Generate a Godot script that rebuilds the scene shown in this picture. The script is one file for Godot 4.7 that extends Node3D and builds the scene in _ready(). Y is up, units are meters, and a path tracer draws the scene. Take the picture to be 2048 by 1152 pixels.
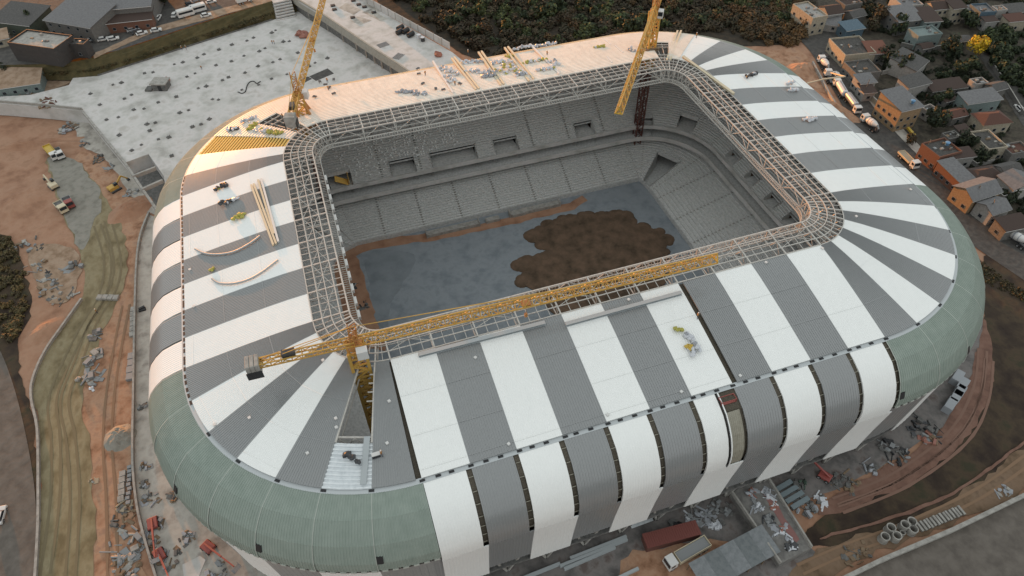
extends Node3D
# A football stadium under construction, seen from the air at sunset. Units are metres; the stadium's centre
# stands at the origin, x runs along the long sides, z towards the viewer, the pitch lies at y = 0.

var rng := RandomNumberGenerator.new()
var M := {}
var taken := {}
var boxes := {}
var jitter := FastNoiseLite.new()

# ---------------------------------------------------------------- mesh builder
class MB:
	var v := PackedVector3Array()
	var n := PackedVector3Array()
	func tri(a: Vector3, b: Vector3, c: Vector3) -> void:   # a, b, c counter-clockwise from outside
		var k := (b - a).cross(c - a).normalized()
		v.append(a); v.append(c); v.append(b)
		n.append(k); n.append(k); n.append(k)
	func quad(a: Vector3, b: Vector3, c: Vector3, d: Vector3) -> void:
		tri(a, b, c); tri(a, c, d)
	func quadn(a: Vector3, b: Vector3, c: Vector3, d: Vector3, na: Vector3, nb: Vector3, nc: Vector3, nd: Vector3) -> void:
		v.append_array([a, c, b, a, d, c]); n.append_array([na, nc, nb, na, nd, nc])
	func hexa(p: Array) -> void:     # 0-3 bottom ring, 4-7 top ring, counter-clockwise seen from above
		quad(p[3], p[2], p[1], p[0]); quad(p[4], p[5], p[6], p[7])
		for i in 4:
			var j := (i + 1) % 4
			quad(p[i], p[j], p[4 + j], p[4 + i])
	func box(t: Transform3D, s: Vector3) -> void:   # box standing on the transform's origin
		var x := s.x / 2; var z := s.z / 2
		var p := []
		for y in [0.0, s.y]:
			p.append(t * Vector3(-x, y, z)); p.append(t * Vector3(x, y, z)); p.append(t * Vector3(x, y, -z)); p.append(t * Vector3(-x, y, -z))
		hexa(p)
	func at(x: float, y: float, z: float, sx: float, sy: float, sz: float) -> void:
		box(Transform3D(Basis(), Vector3(x, y, z)), Vector3(sx, sy, sz))
	func chamfer(x: float, y: float, z: float, sx: float, sy: float, sz: float, c: float) -> void:   # box with bevelled upper edges
		var a := sx / 2; var b := sz / 2
		at(x, y, z, sx, sy - c, sz)
		var p := [Vector3(x - a, y + sy - c, z + b), Vector3(x + a, y + sy - c, z + b), Vector3(x + a, y + sy - c, z - b), Vector3(x - a, y + sy - c, z - b),
			Vector3(x - a + c, y + sy, z + b - c), Vector3(x + a - c, y + sy, z + b - c), Vector3(x + a - c, y + sy, z - b + c), Vector3(x - a + c, y + sy, z - b + c)]
		hexa(p)
	func bar(a: Vector3, b: Vector3, w: float, h: float = 0.0) -> void:
		var d := (b - a).normalized()
		var up := Vector3.UP if absf(d.y) < 0.95 else Vector3.RIGHT
		var r := d.cross(up).normalized() * w / 2
		var u := r.cross(d).normalized() * (h if h > 0 else w) / 2
		hexa([a - r - u, a + r - u, b + r - u, b - r - u, a - r + u, a + r + u, b + r + u, b - r + u])
	func tube(a: Vector3, b: Vector3, r0: float, r1: float, k := 7, caps := true) -> void:
		var d := (b - a).normalized()
		var up := Vector3.UP if absf(d.y) < 0.95 else Vector3.RIGHT
		var x := d.cross(up).normalized()
		var y := x.cross(d).normalized()
		for i in k:
			var t0 := TAU * i / k; var t1 := TAU * (i + 1) / k
			var e0 := x * cos(t0) + y * sin(t0); var e1 := x * cos(t1) + y * sin(t1)
			quadn(a + e0 * r0, b + e0 * r1, b + e1 * r1, a + e1 * r0, e0, e0, e1, e1)
			if caps:
				tri(b, b + e1 * r1, b + e0 * r1); tri(a, a + e0 * r0, a + e1 * r0)
	func path(p: Array, r: float, k := 6) -> void:
		for i in p.size() - 1:
			tube(p[i], p[i + 1], r, r, k, i == 0 or i == p.size() - 2)
	func lathe(t: Transform3D, prof: Array, k := 12) -> void:   # prof: Vector2(radius, height along the transform's y)
		for j in prof.size() - 1:
			var p: Vector2 = prof[j]; var q: Vector2 = prof[j + 1]
			var nn := Vector2(q.y - p.y, p.x - q.x).normalized()
			for i in k:
				var a0 := TAU * i / k; var a1 := TAU * (i + 1) / k
				var c0 := Vector3(cos(a0), 0, -sin(a0)); var c1 := Vector3(cos(a1), 0, -sin(a1))
				var y := Vector3.UP
				var n0 := (t.basis * (c0 * nn.x + y * nn.y)).normalized(); var n1 := (t.basis * (c1 * nn.x + y * nn.y)).normalized()
				quadn(t * (c0 * p.x + y * p.y), t * (c1 * p.x + y * p.y), t * (c1 * q.x + y * q.y), t * (c0 * q.x + y * q.y), n0, n1, n1, n0)
	func slab(poly: Array, y0: float, y1: float) -> void:   # a flat plate over a ground outline (Vector2 x, z)
		var pk := PackedVector2Array(poly)
		var ids := Geometry2D.triangulate_polygon(pk)
		var i := 0
		while i < ids.size():
			var a := pk[ids[i]]; var b := pk[ids[i + 1]]; var c := pk[ids[i + 2]]
			if (b - a).cross(c - a) > 0:
				var t := b; b = c; c = t
			tri(Vector3(a.x, y1, a.y), Vector3(b.x, y1, b.y), Vector3(c.x, y1, c.y))
			i += 3
		if y0 < y1:
			var cw := Geometry2D.is_polygon_clockwise(pk)
			for k in poly.size():
				var p: Vector2 = poly[k]; var q: Vector2 = poly[(k + 1) % poly.size()]
				if not cw:
					var t: Vector2 = p; p = q; q = t
				quad(Vector3(p.x, y0, p.y), Vector3(q.x, y0, q.y), Vector3(q.x, y1, q.y), Vector3(p.x, y1, p.y))
	func blob(c: Vector3, r: Vector3, k := 6, rough := 0.15, sd := 1) -> void:   # small lumpy closed shape
		var g := RandomNumberGenerator.new(); g.seed = sd
		var rows := 4
		var pts := []
		for j in rows + 1:
			var ph := PI * j / rows
			var row := []
			for i in k:
				var th := TAU * (i + 0.5 * (j % 2)) / k
				var f := 1.0 + g.randf_range(-rough, rough)
				row.append(c + Vector3(r.x * sin(ph) * cos(th) * f, r.y * cos(ph) * f, r.z * sin(ph) * sin(th) * f))
			pts.append(row)
		for j in rows:
			for i in k:
				var i2 := (i + 1) % k
				quad(pts[j + 1][i2], pts[j + 1][i], pts[j][i], pts[j][i2])
	func mesh(m: Material = null) -> ArrayMesh:
		var arr := []
		arr.resize(Mesh.ARRAY_MAX)
		arr[Mesh.ARRAY_VERTEX] = v
		arr[Mesh.ARRAY_NORMAL] = n
		var am := ArrayMesh.new()
		am.add_surface_from_arrays(Mesh.PRIMITIVE_TRIANGLES, arr)
		if m: am.surface_set_material(0, m)
		return am

# ---------------------------------------------------------------- scene helpers
func numbered(s: String) -> String:
	if not taken.has(s):
		taken[s] = 0
		return s
	taken[s] += 1
	return "%s_%03d" % [s, taken[s]]

func meta(o: Node3D, label: String, category: String, group := "") -> Node3D:
	o.set_meta("label", label); o.set_meta("category", category)
	if group != "": o.set_meta("group", group)
	return o

func thing(called: String, label: String, category: String, where := Vector3.ZERO, turn := 0.0, group := "") -> Node3D:
	var o := Node3D.new()
	o.name = numbered(called)
	add_child(o)
	o.position = where
	o.rotation.y = turn
	return meta(o, label, category, group)

func part(p: Node3D, called: String, mb: MB, m: Material) -> MeshInstance3D:
	return inst(p, called, mb.mesh(m))

func inst(p: Node3D, called: String, mesh: Mesh, t := Transform3D()) -> MeshInstance3D:
	var o := MeshInstance3D.new()
	o.name = called
	o.mesh = mesh
	o.transform = t
	p.add_child(o, true)
	return o

func group_part(p: Node3D, called: String) -> Node3D:
	var o := Node3D.new()
	o.name = called
	p.add_child(o, true)
	return o

func beam(p: Node3D, called: String, a: Vector3, b: Vector3, w: float, h: float, m: Material) -> void:   # one straight member, sharing a unit box
	if not boxes.has(m):
		var q := MB.new(); q.at(0, -0.5, 0, 1, 1, 1)
		boxes[m] = q.mesh(m)
	var d := b - a
	var l := d.length()
	var f := d / l
	var up := Vector3.UP if absf(f.y) < 0.95 else Vector3.RIGHT
	var r := f.cross(up).normalized()
	var u := r.cross(f).normalized()
	inst(p, called, boxes[m], Transform3D(Basis(r * w, u * h, -f * l), (a + b) / 2))

func ground(called: String, poly: Array, y: float, m: Material, rough := 0.6, y0 := 9e9) -> MeshInstance3D:
	var mb := MB.new()
	mb.slab(ragged(poly, rough) if rough > 0 else poly, y if y0 > 1e9 else y0, y)
	var o := inst(self, numbered(called), mb.mesh(m))
	o.set_meta("kind", "structure")
	return o

func ragged(poly: Array, amp: float) -> Array:   # an outline with the small irregularities of loose ground
	var out := []
	for i in poly.size():
		var a: Vector2 = poly[i]; var b: Vector2 = poly[(i + 1) % poly.size()]
		var l := a.distance_to(b)
		var k: int = clampi(int(l / 1.6), 1, 80)
		for j in k:
			var q := a.lerp(b, float(j) / k)
			out.append(q + Vector2(jitter.get_noise_2d(q.x * 9, q.y * 9), jitter.get_noise_2d(q.y * 9 + 500, q.x * 9)) * amp * 1.5)
	return out

func smooth(pts: Array, closed := true, k := 5) -> Array:   # Catmull-Rom through the corner points
	var out := []
	var c := pts.size()
	for i in (c if closed else c - 1):
		var p0: Vector2 = pts[(i - 1 + c) % c] if closed or i > 0 else pts[0]
		var p1: Vector2 = pts[i]
		var p2: Vector2 = pts[(i + 1) % c]
		var p3: Vector2 = pts[(i + 2) % c] if closed or i + 2 < c else pts[c - 1]
		for j in k:
			out.append(p1.cubic_interpolate(p2, p0, p3, float(j) / k))
	if not closed: out.append(pts[c - 1])
	return out

func wall_run(p: Node3D, called: String, pts: Array, w: float, y0: float, y1: float, m: Material) -> MeshInstance3D:   # a wall or kerb along a line
	var mb := MB.new()
	for i in pts.size() - 1:
		var a: Vector2 = pts[i]; var b: Vector2 = pts[i + 1]
		mb.bar(Vector3(a.x, (y0 + y1) / 2, a.y), Vector3(b.x, (y0 + y1) / 2, b.y), w, y1 - y0)
	return part(p, called, mb, m)

# ---------------------------------------------------------------- materials
func lin(r: float, g: float, b: float) -> Color:
	return Color(r, g, b).linear_to_srgb()

func plain(key: String, c: Color, rough := 0.7, metal := 0.0) -> StandardMaterial3D:   # c is a linear base colour
	var m := StandardMaterial3D.new()
	m.albedo_color = c.linear_to_srgb()
	m.roughness = rough
	m.metallic = metal
	M[key] = m
	return m

func grain(key: String, cols: Array, tile: float, rough := 0.9, bump := 0.0, sd := 1, freq := 0.012, stretch := Vector2(1, 1), size := 512) -> StandardMaterial3D:
	# a mottled surface: fractal noise runs through a list of linear colours
	var nz := FastNoiseLite.new()
	nz.seed = sd
	nz.noise_type = FastNoiseLite.TYPE_SIMPLEX_SMOOTH
	nz.frequency = freq
	nz.fractal_octaves = 6
	nz.fractal_gain = 0.62
	var im := nz.get_seamless_image(int(size * stretch.x), int(size * stretch.y))
	if stretch != Vector2(1, 1): im.resize(size, size)
	im.convert(Image.FORMAT_L8)
	var raw := im.get_data()
	var lut := []
	for i in 256:
		var t := clampf((i / 255.0 - 0.15) / 0.7, 0, 1) * (cols.size() - 1)
		var k: int = mini(int(t), cols.size() - 2)
		var c: Color = cols[k].lerp(cols[k + 1], t - k)
		c = c.linear_to_srgb()
		lut.append([int(c.r * 255), int(c.g * 255), int(c.b * 255)])
	var px := PackedByteArray()
	px.resize(raw.size() * 3)
	for i in raw.size():
		var e: Array = lut[raw[i]]
		px[i * 3] = e[0]; px[i * 3 + 1] = e[1]; px[i * 3 + 2] = e[2]
	var m := StandardMaterial3D.new()
	m.albedo_texture = ImageTexture.create_from_image(Image.create_from_data(size, size, false, Image.FORMAT_RGB8, px))
	m.uv1_triplanar = true
	m.uv1_world_triplanar = true
	m.uv1_scale = Vector3.ONE / tile
	m.roughness = rough
	if bump > 0:
		var b := Image.create_from_data(size, size, false, Image.FORMAT_L8, raw)
		b.convert(Image.FORMAT_RGBA8)
		b.bump_map_to_normal_map(bump)
		m.normal_enabled = true
		m.normal_texture = ImageTexture.create_from_image(b)
	M[key] = m
	return m

func make_materials() -> void:
	# coated metal sheeting of the stadium
	grain("white_panel", [Color(.735, .75, .735), Color(.75, .765, .75), Color(.762, .775, .76)], 23, .42, 0, 3, .02)
	grain("dark_panel", [Color(.205, .215, .217), Color(.213, .223, .225), Color(.22, .23, .232)], 19, .28, 0, 4, .03)
	M.dark_panel.metallic_specular = 0.7
	grain("deck", [Color(.66, .60, .53), Color(.75, .69, .61), Color(.80, .745, .67)], 31, .5, 0, 5, .02)
	grain("membrane", [Color(0.207, 0.254, 0.221), Color(0.240, 0.287, 0.252), Color(0.267, 0.314, 0.277)], 27, .75, 0.6, 6, .02)
	grain("underlay", [Color(0.035, 0.029, 0.021), Color(0.070, 0.059, 0.042), Color(0.112, 0.098, 0.070)], 5, .8, 0, 7, .03)
	grain("batten", [Color(.55, .30, .05), Color(.72, .45, .10), Color(.80, .60, .25)], 7, .6, 0, 8, .05)
	grain("beige_sheet", [Color(0.217, 0.204, 0.160), Color(0.268, 0.255, 0.204), Color(0.293, 0.281, 0.230)], 9, .6, 0, 9)
	grain("steel_white", [Color(.36, .345, .315), Color(.44, .425, .39), Color(.49, .475, .44)], 6, .45, 0, 10)
	plain("steel_grey", Color(.20, .21, .215), .5)
	plain("gutter", Color(.42, .45, .46), .5)
	plain("black", Color(.015, .016, .018), .6)
	# concrete, stone and asphalt
	grain("stand_concrete", [Color(0.372, 0.377, 0.365), Color(0.473, 0.479, 0.468), Color(0.552, 0.552, 0.535)], 14, .85, 0.3, 11, .03)
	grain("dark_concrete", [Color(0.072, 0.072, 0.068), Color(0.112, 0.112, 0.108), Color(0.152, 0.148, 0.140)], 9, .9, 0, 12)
	grain("slab_concrete", [Color(0.327, 0.320, 0.299), Color(0.435, 0.429, 0.407), Color(0.511, 0.497, 0.484), Color(0.394, 0.379, 0.352)], 80, .85, 0.3, 13, .007, Vector2(1, 1), 1024)
	grain("apron_concrete", [Color(0.203, 0.189, 0.170), Color(0.323, 0.304, 0.270), Color(0.405, 0.384, 0.344), Color(0.257, 0.235, 0.209)], 70, .9, 0.3, 14, .008, Vector2(1, 1), 1024)
	grain("wall_concrete", [Color(0.216, 0.207, 0.189), Color(0.288, 0.279, 0.257), Color(0.342, 0.333, 0.306)], 11, .9, 0, 15)
	grain("asphalt", [Color(0.043, 0.042, 0.040), Color(0.061, 0.058, 0.054), Color(0.083, 0.079, 0.072)], 24, .9, 0.6, 16, .02)
	grain("old_asphalt", [Color(.085, .073, .062), Color(.112, .097, .083), Color(.135, .118, .102)], 33, .9, 0.6, 17, .015)
	grain("pitch_gravel", [Color(0.156, 0.183, 0.204), Color(0.194, 0.219, 0.240), Color(0.224, 0.251, 0.272), Color(0.178, 0.204, 0.224)], 70, .85, 0.8, 18, .01, Vector2(1, 1), 1024)
	# earth
	grain("red_earth", [Color(.215, .112, .068), Color(.285, .158, .098), Color(.325, .192, .125), Color(.26, .148, .092)], 90, .95, 1.2, 19, .008, Vector2(1, 1), 1024)
	grain("orange_earth", [Color(0.185, 0.093, 0.051), Color(0.296, 0.164, 0.099), Color(0.356, 0.217, 0.139), Color(0.268, 0.163, 0.110)], 55, .95, .8, 20, .009, Vector2(1, 1), 1024)
	grain("pale_earth", [Color(0.193, 0.129, 0.081), Color(0.274, 0.193, 0.133), Color(0.322, 0.242, 0.177)], 30, .95, 1.5, 21, .014)
	grain("brown_soil", [Color(0.054, 0.036, 0.021), Color(0.095, 0.062, 0.039), Color(0.132, 0.084, 0.054)], 30, .95, 1.0, 22, .012)
	grain("dark_slope", [Color(0.020, 0.011, 0.007), Color(0.034, 0.022, 0.013), Color(0.054, 0.036, 0.020), Color(0.031, 0.028, 0.013)], 70, .95, 1.0, 23, .014)
	grain("gravel_road", [Color(.125, .10, .052), Color(.19, .156, .088), Color(.235, .20, .122), Color(.165, .135, .075)], 70, .95, .5, 24, .007, Vector2(1.5, .9), 1024)
	grain("grey_gravel", [Color(0.157, 0.150, 0.125), Color(0.215, 0.207, 0.179), Color(0.243, 0.229, 0.200)], 22, .95, 1.2, 25, .012)
	grain("grass_slope", [Color(0.038, 0.034, 0.013), Color(0.064, 0.054, 0.021), Color(0.090, 0.071, 0.030), Color(0.049, 0.045, 0.015)], 36, .95, 1.6, 26, .014)
	grain("forest_floor", [Color(0.014, 0.012, 0.007), Color(0.026, 0.019, 0.011), Color(0.042, 0.029, 0.016)], 30, .95, 1.5, 27, .015)
	grain("yard_floor", [Color(0.077, 0.072, 0.070), Color(0.126, 0.118, 0.113), Color(0.172, 0.157, 0.149), Color(0.108, 0.085, 0.077)], 60, .9, .5, 28, .009, Vector2(1, 1), 1024)
	# small things
	plain("crane_yellow", Color(.44, .27, .06), .5)
	plain("crane_orange", Color(.36, .17, .05), .55)
	plain("rust_red", Color(.11, .045, .035), .8)
	plain("white_paint", Color(.56, .56, .545), .45)
	plain("cream_paint", Color(.52, .46, .33), .6)
	plain("glass", Color(.02, .025, .03), .08)
	plain("tyre", Color(.014, .014, .014), .85)
	plain("red_paint", Color(.24, .055, .045), .5)
	plain("orange_net", Color(.27, .12, .09), .7)
	plain("yellow_paint", Color(.46, .32, .05), .5)
	plain("green_yellow", Color(.34, .32, .07), .6)
	plain("blue_paint", Color(.10, .22, .36), .5)
	plain("silver_paint", Color(.40, .41, .42), .3, .5)
	plain("dark_paint", Color(.035, .038, .042), .35)
	plain("plastic_white", Color(.50, .52, .55), .35)
	plain("plastic_grey", Color(.28, .295, .32), .35)
	plain("timber", Color(.17, .12, .075), .8)
	plain("pale_timber", Color(.30, .25, .18), .8)
	plain("galvanised", Color(.34, .37, .38), .5, .1)
	plain("skin", Color(.30, .17, .11), .6)
	plain("vest", Color(.70, .24, .03), .7)
	plain("denim", Color(.04, .05, .08), .8)

# ---------------------------------------------------------------- the stadium's plan
# The outline runs round the building in 64 bays: near side 0-11, corner 11-18, right side 18-25, corner 25-32,
# far side 32-43, corner 43-50, left side 50-57, corner 57-64. rx, rz are distances outside the corner centres.
func E(s: float, rx: float, rz: float) -> Vector2:
	s = fposmod(s, 64.0)
	if s < 11: return Vector2(-45 + 90 * s / 11, 26 + rz)
	if s < 18:
		var t := (s - 11) / 7 * PI / 2
		return Vector2(45 + rx * sin(t), 26 + rz * cos(t))
	if s < 25: return Vector2(45 + rx, 26 - 52 * (s - 18) / 7)
	if s < 32:
		var t := (s - 25) / 7 * PI / 2
		return Vector2(45 + rx * cos(t), -26 - rz * sin(t))
	if s < 43: return Vector2(45 - 90 * (s - 32) / 11, -26 - rz)
	if s < 50:
		var t := (s - 43) / 7 * PI / 2
		return Vector2(-45 - rx * sin(t), -26 - rz * cos(t))
	if s < 57: return Vector2(-45 - rx, -26 + 52 * (s - 50) / 7)
	var t := (s - 57) / 7 * PI / 2
	return Vector2(-45 - rx * cos(t), 26 + rz * sin(t))

func E3(s: float, rx: float, rz: float, y: float) -> Vector3:
	var p := E(s, rx, rz)
	return Vector3(p.x, y, p.y)

func out_dir(s: float) -> Vector3:
	return (E3(s, 11, 11, 0) - E3(s, 10, 10, 0)).normalized()

func roof_at(s: float, t: float, lift := 0.0) -> Vector3:   # t = 0 at the opening, 1 at the outer edge
	return E3(s, lerpf(12, 36.5, t), lerpf(13.5, 36, t), 40 - 4 * pow(t, 1.25) + lift)

func swept(cols: Array, prof: Array, thick := 0.0, soft := false) -> MB:
	# cols: Vector2(bay position, lift); prof: Vector3(rx, rz, y). Lift goes along the surface's normal.
	var mb := MB.new()
	var pn := []
	for j in prof.size():
		var a: Vector3 = prof[maxi(j - 1, 0)]; var b: Vector3 = prof[mini(j + 1, prof.size() - 1)]
		pn.append(Vector2(-(b.z - a.z), (b.x - a.x + b.y - a.y) / 2).normalized())
	var grid := []
	for c in cols:
		var d := out_dir(c.x)
		var col := []
		for j in prof.size():
			var p: Vector3 = prof[j]
			col.append(E3(c.x, p.x, p.y, p.z) + (d * pn[j].x + Vector3.UP * pn[j].y) * c.y)
		grid.append(col)
	for i in cols.size() - 1:
		for j in prof.size() - 1:
			if not soft:
				mb.quad(grid[i][j], grid[i][j + 1], grid[i + 1][j + 1], grid[i + 1][j])
				continue
			var ns := []   # rounded along the profile, crisp across the ribs
			for e in [[i, j], [i, j + 1], [i + 1, j + 1], [i + 1, j]]:
				var across: Vector3 = grid[i + 1][e[1]] - grid[i][e[1]]
				var along: Vector3 = grid[e[0]][mini(e[1] + 1, prof.size() - 1)] - grid[e[0]][maxi(e[1] - 1, 0)]
				ns.append(along.cross(across).normalized())
			mb.quadn(grid[i][j], grid[i][j + 1], grid[i + 1][j + 1], grid[i + 1][j], ns[0], ns[1], ns[2], ns[3])
	if thick > 0:
		for e in [0, cols.size() - 1]:
			var d := out_dir(cols[e].x)
			for j in prof.size() - 1:
				var o0: Vector3 = -(d * pn[j].x + Vector3.UP * pn[j].y) * thick
				var o1: Vector3 = -(d * pn[j + 1].x + Vector3.UP * pn[j + 1].y) * thick
				mb.quad(grid[e][j], grid[e][j] + o0, grid[e][j + 1] + o1, grid[e][j + 1])
		for e in [0, prof.size() - 1]:
			for i in cols.size() - 1:
				var o: Vector3 = -(out_dir(cols[i].x) * pn[e].x + Vector3.UP * pn[e].y) * thick
				mb.quad(grid[i][e], grid[i + 1][e], grid[i + 1][e] + o, grid[i][e] + o)
	return mb

func ribs(s0: float, s1: float, count: int, h: float) -> Array:   # trapezoidal corrugation across a panel
	var a := []
	for i in count:
		var b := s0 + (s1 - s0) * i / count
		var w := (s1 - s0) / count
		a.append(Vector2(b, 0)); a.append(Vector2(b + w * .52, 0)); a.append(Vector2(b + w * .62, h)); a.append(Vector2(b + w * .90, h))
	a.append(Vector2(s1, 0))
	return a

func flat_cols(s0: float, s1: float, k: int) -> Array:
	var a := []
	for i in k + 1: a.append(Vector2(lerpf(s0, s1, float(i) / k), 0))
	return a

func roof_prof(t0: float, t1: float, k: int, lift := 0.0) -> Array:
	var a := []
	for j in k + 1:
		var t := lerpf(t0, t1, float(j) / k)
		a.append(Vector3(lerpf(12, 36.5, t), lerpf(13.5, 36, t), 40 - 4 * pow(t, 1.25) + lift))
	return a

func deck_prof(t0: float, t1: float, pitch: float, lift := 0.0) -> Array:   # ribs run along the building
	var a := []
	var k := int(24.0 * (t1 - t0) / pitch)
	for j in k:
		for q in [[0.0, 0.0], [.45, 0.0], [.55, .2], [.9, .2]]:
			var t: float = lerpf(t0, t1, (j + q[0]) / k)
			a.append(Vector3(lerpf(12, 36.5, t), lerpf(13.5, 36, t), 40 - 4 * pow(t, 1.25) + lift + q[1]))
	a.append(Vector3(lerpf(12, 36.5, t1), lerpf(13.5, 36, t1), 40 - 4 * pow(t1, 1.25) + lift))
	return a

const SHELL := [[0.4, 35.55], [2.0, 35.05], [4.2, 34.1], [5.8, 32.7], [7.2, 31.0], [8.1, 29.3], [8.75, 27.5], [8.95, 26.2], [9.0, 25.2], [9.0, 23.9]]

const XW := 1.08   # the shell swells more at the two ends than along the sides

func shell_prof(off := 0.0, j0 := 0, j1 := 9) -> Array:
	var a := []
	for j in range(j0, j1 + 1):
		a.append(Vector3(36.5 + SHELL[j][0] * XW + off, 36 + SHELL[j][0] + off, SHELL[j][1]))
	return a

func wall_prof(off: float, y1: float, y0: float, k := 1) -> Array:
	var a := []
	for j in k + 1: a.append(Vector3(36.5 + off * XW, 36 + off, lerpf(y1, y0, float(j) / k)))
	return a

func skirt_prof(y1: float, y0: float, e1: float) -> Array:   # below the swell the skirt leans back towards the building
	var a := []
	for j in 3:
		var y := lerpf(y1, y0, j / 2.0)
		var e := lerpf(e1, 7.3, clampf((24.0 - y) / 15.0, 0, 1))
		a.append(Vector3(36.5 + e * XW, 36 + e, y))
	return a

func build_stadium() -> void:
	var st := thing("stadium", "huge oval football stadium under construction with grey and white striped roof", "stadium")
	var white: Material = M.white_panel
	var dark: Material = M.dark_panel
	var frame: Material = M.steel_white
	# --- roof stripes
	for i in 64:
		var w := i % 2 == 0
		var covered := not (i >= 29 and i <= 47)
		if i == 62: covered = false
		if covered:
			var s0 := float(i); var s1 := i + 1.0
			if i == 63: s1 = i + 0.88
			if i == 7: s0 = i + 0.13
			if i == 29 or i == 48: s0 += 0.0
			var mb := swept(ribs(s0, s1, 18, 0.035 if w else 0.085), roof_prof(0.0, 0.988, 6, 0.02 if w else 0.0), 0.3)
			part(st, "roof_panel", mb, white if w else dark)
			for t in [.34, .67, .93]:   # sheet laps
				if rng.randf() < .35: continue
				beam(st, "sheet_lap", roof_at(s0 + .02, t, .07), roof_at(s1 - .02, t, .07), .16, .05, white if w else dark)
		# the layer below the sheets
		if i != 62 and i != 47 and not (i >= 29 and i < 47):
			part(st, "roof_underlay", swept(flat_cols(i, i + 1, 3), roof_prof(0.0, 0.99, 3, -0.65)), M.underlay)
	# bare metal deck on the far side; two bays are cut open for tower cranes
	for i in range(29, 47):
		if i == 45:
			part(st, "roof_deck", swept(flat_cols(i, i + 1, 3), deck_prof(0.62, 0.99, 0.95)), M.deck)
		elif i == 30:
			part(st, "roof_deck", swept(flat_cols(i, i + 1, 3), deck_prof(0.55, 0.99, 0.95)), M.deck)
		else:
			part(st, "roof_deck", swept(flat_cols(i, i + 1, 3), deck_prof(0.0, 0.99, 0.95)), M.deck)
	# bay of bare yellow battens waiting for sheets
	part(st, "roof_underlay", swept(flat_cols(47, 48, 3), roof_prof(0.0, 0.99, 3, -0.5)), M.underlay)
	for k in 27:
		var t := 0.02 + k * 0.036
		beam(st, "batten", roof_at(47.0, t, -.05), roof_at(48.0, t, -.05), 0.42, 0.16, M.batten)
	for k in 7:
		beam(st, "batten", roof_at(47 + k / 6.0, 0.02, -.2), roof_at(47 + k / 6.0, 0.98, -.2), 0.12, 0.15, M.batten)
	# the bay round the near crane: a white metal deck on its outer third only
	var db := swept(flat_cols(62, 63, 3), deck_prof(0.66, 0.99, 0.7, -0.2), 0.2)
	part(st, "roof_deck", db, M.galv_deck)
	for k in 5:
		beam(st, "purlin", roof_at(62.72, 0.03 + k * 0.075, -.3), roof_at(63.0, 0.03 + k * 0.075, -.3), 0.16, 0.22, frame)
	for e in [62.02, 62.98]:
		beam(st, "rafter", roof_at(e, 0.0, -.1), roof_at(e, 0.66, -.1), 0.28, 0.4, frame)
		beam(st, "rafter", roof_at(e, 0.0, -2.2), roof_at(e, 0.66, -2.2), 0.22, 0.3, frame)
	beam(st, "beam", roof_at(62.0, 0.62, -.2), roof_at(63.0, 0.62, -.2), 0.25, 0.3, frame)
	beam(st, "beam", roof_at(62.0, 0.62, -2.6), roof_at(63.0, 0.62, -2.6), 0.2, 0.25, frame)
	for k in 4:
		beam(st, "brace", roof_at(62.0 + k * .25, 0.62, -.2 if k % 2 == 0 else -2.6), roof_at(62.25 + k * .25, 0.62, -2.6 if k % 2 == 0 else -.2), 0.12, 0.12, frame)
	# open frames round the far cranes
	for c in [[45, 0.62], [30, 0.55]]:
		for k in 6:
			var t: float = k * c[1] / 6.0 + .03
			if k in [2, 3]: continue
			beam(st, "purlin", roof_at(c[0], t, -.2), roof_at(c[0] + 1.0, t, -.2), .2, .25, frame)
		for k in 4:
			beam(st, "rafter", roof_at(c[0] + k / 3.0, 0, -.4), roof_at(c[0] + k / 3.0, c[1], -.4), .16, .25, frame)
	# --- gutter between roof and shell, with its dark hatches
	for q in 16:
		part(st, "gutter", swept(flat_cols(q * 4, q * 4 + 4, 12), [Vector3(36.0, 35.5, 35.72), Vector3(36.5 + .5, 36 + .45, 35.6)]), M.gutter)
	var hatch := MB.new(); hatch.at(0, 0, 0, 0.9, 0.14, 0.42)
	var hatch_mesh := hatch.mesh(M.black)
	for i in 64:
		if i >= 25 and i <= 48: continue
		var side := i >= 49 and i <= 57
		for f in ([0.02, .22, .42, .62, .8] if side else ([0.03, .3, .62] if i < 11 else [0.02])):
			var s: float = i + f + rng.randf_range(-.03, .03)
			var d := out_dir(s)
			var p := E3(s, 36.5, 36.0, 35.62)
			inst(st, "gutter_hatch", hatch_mesh, Transform3D(Basis(Vector3(d.z, 0, -d.x), Vector3.UP, d), p))
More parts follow.
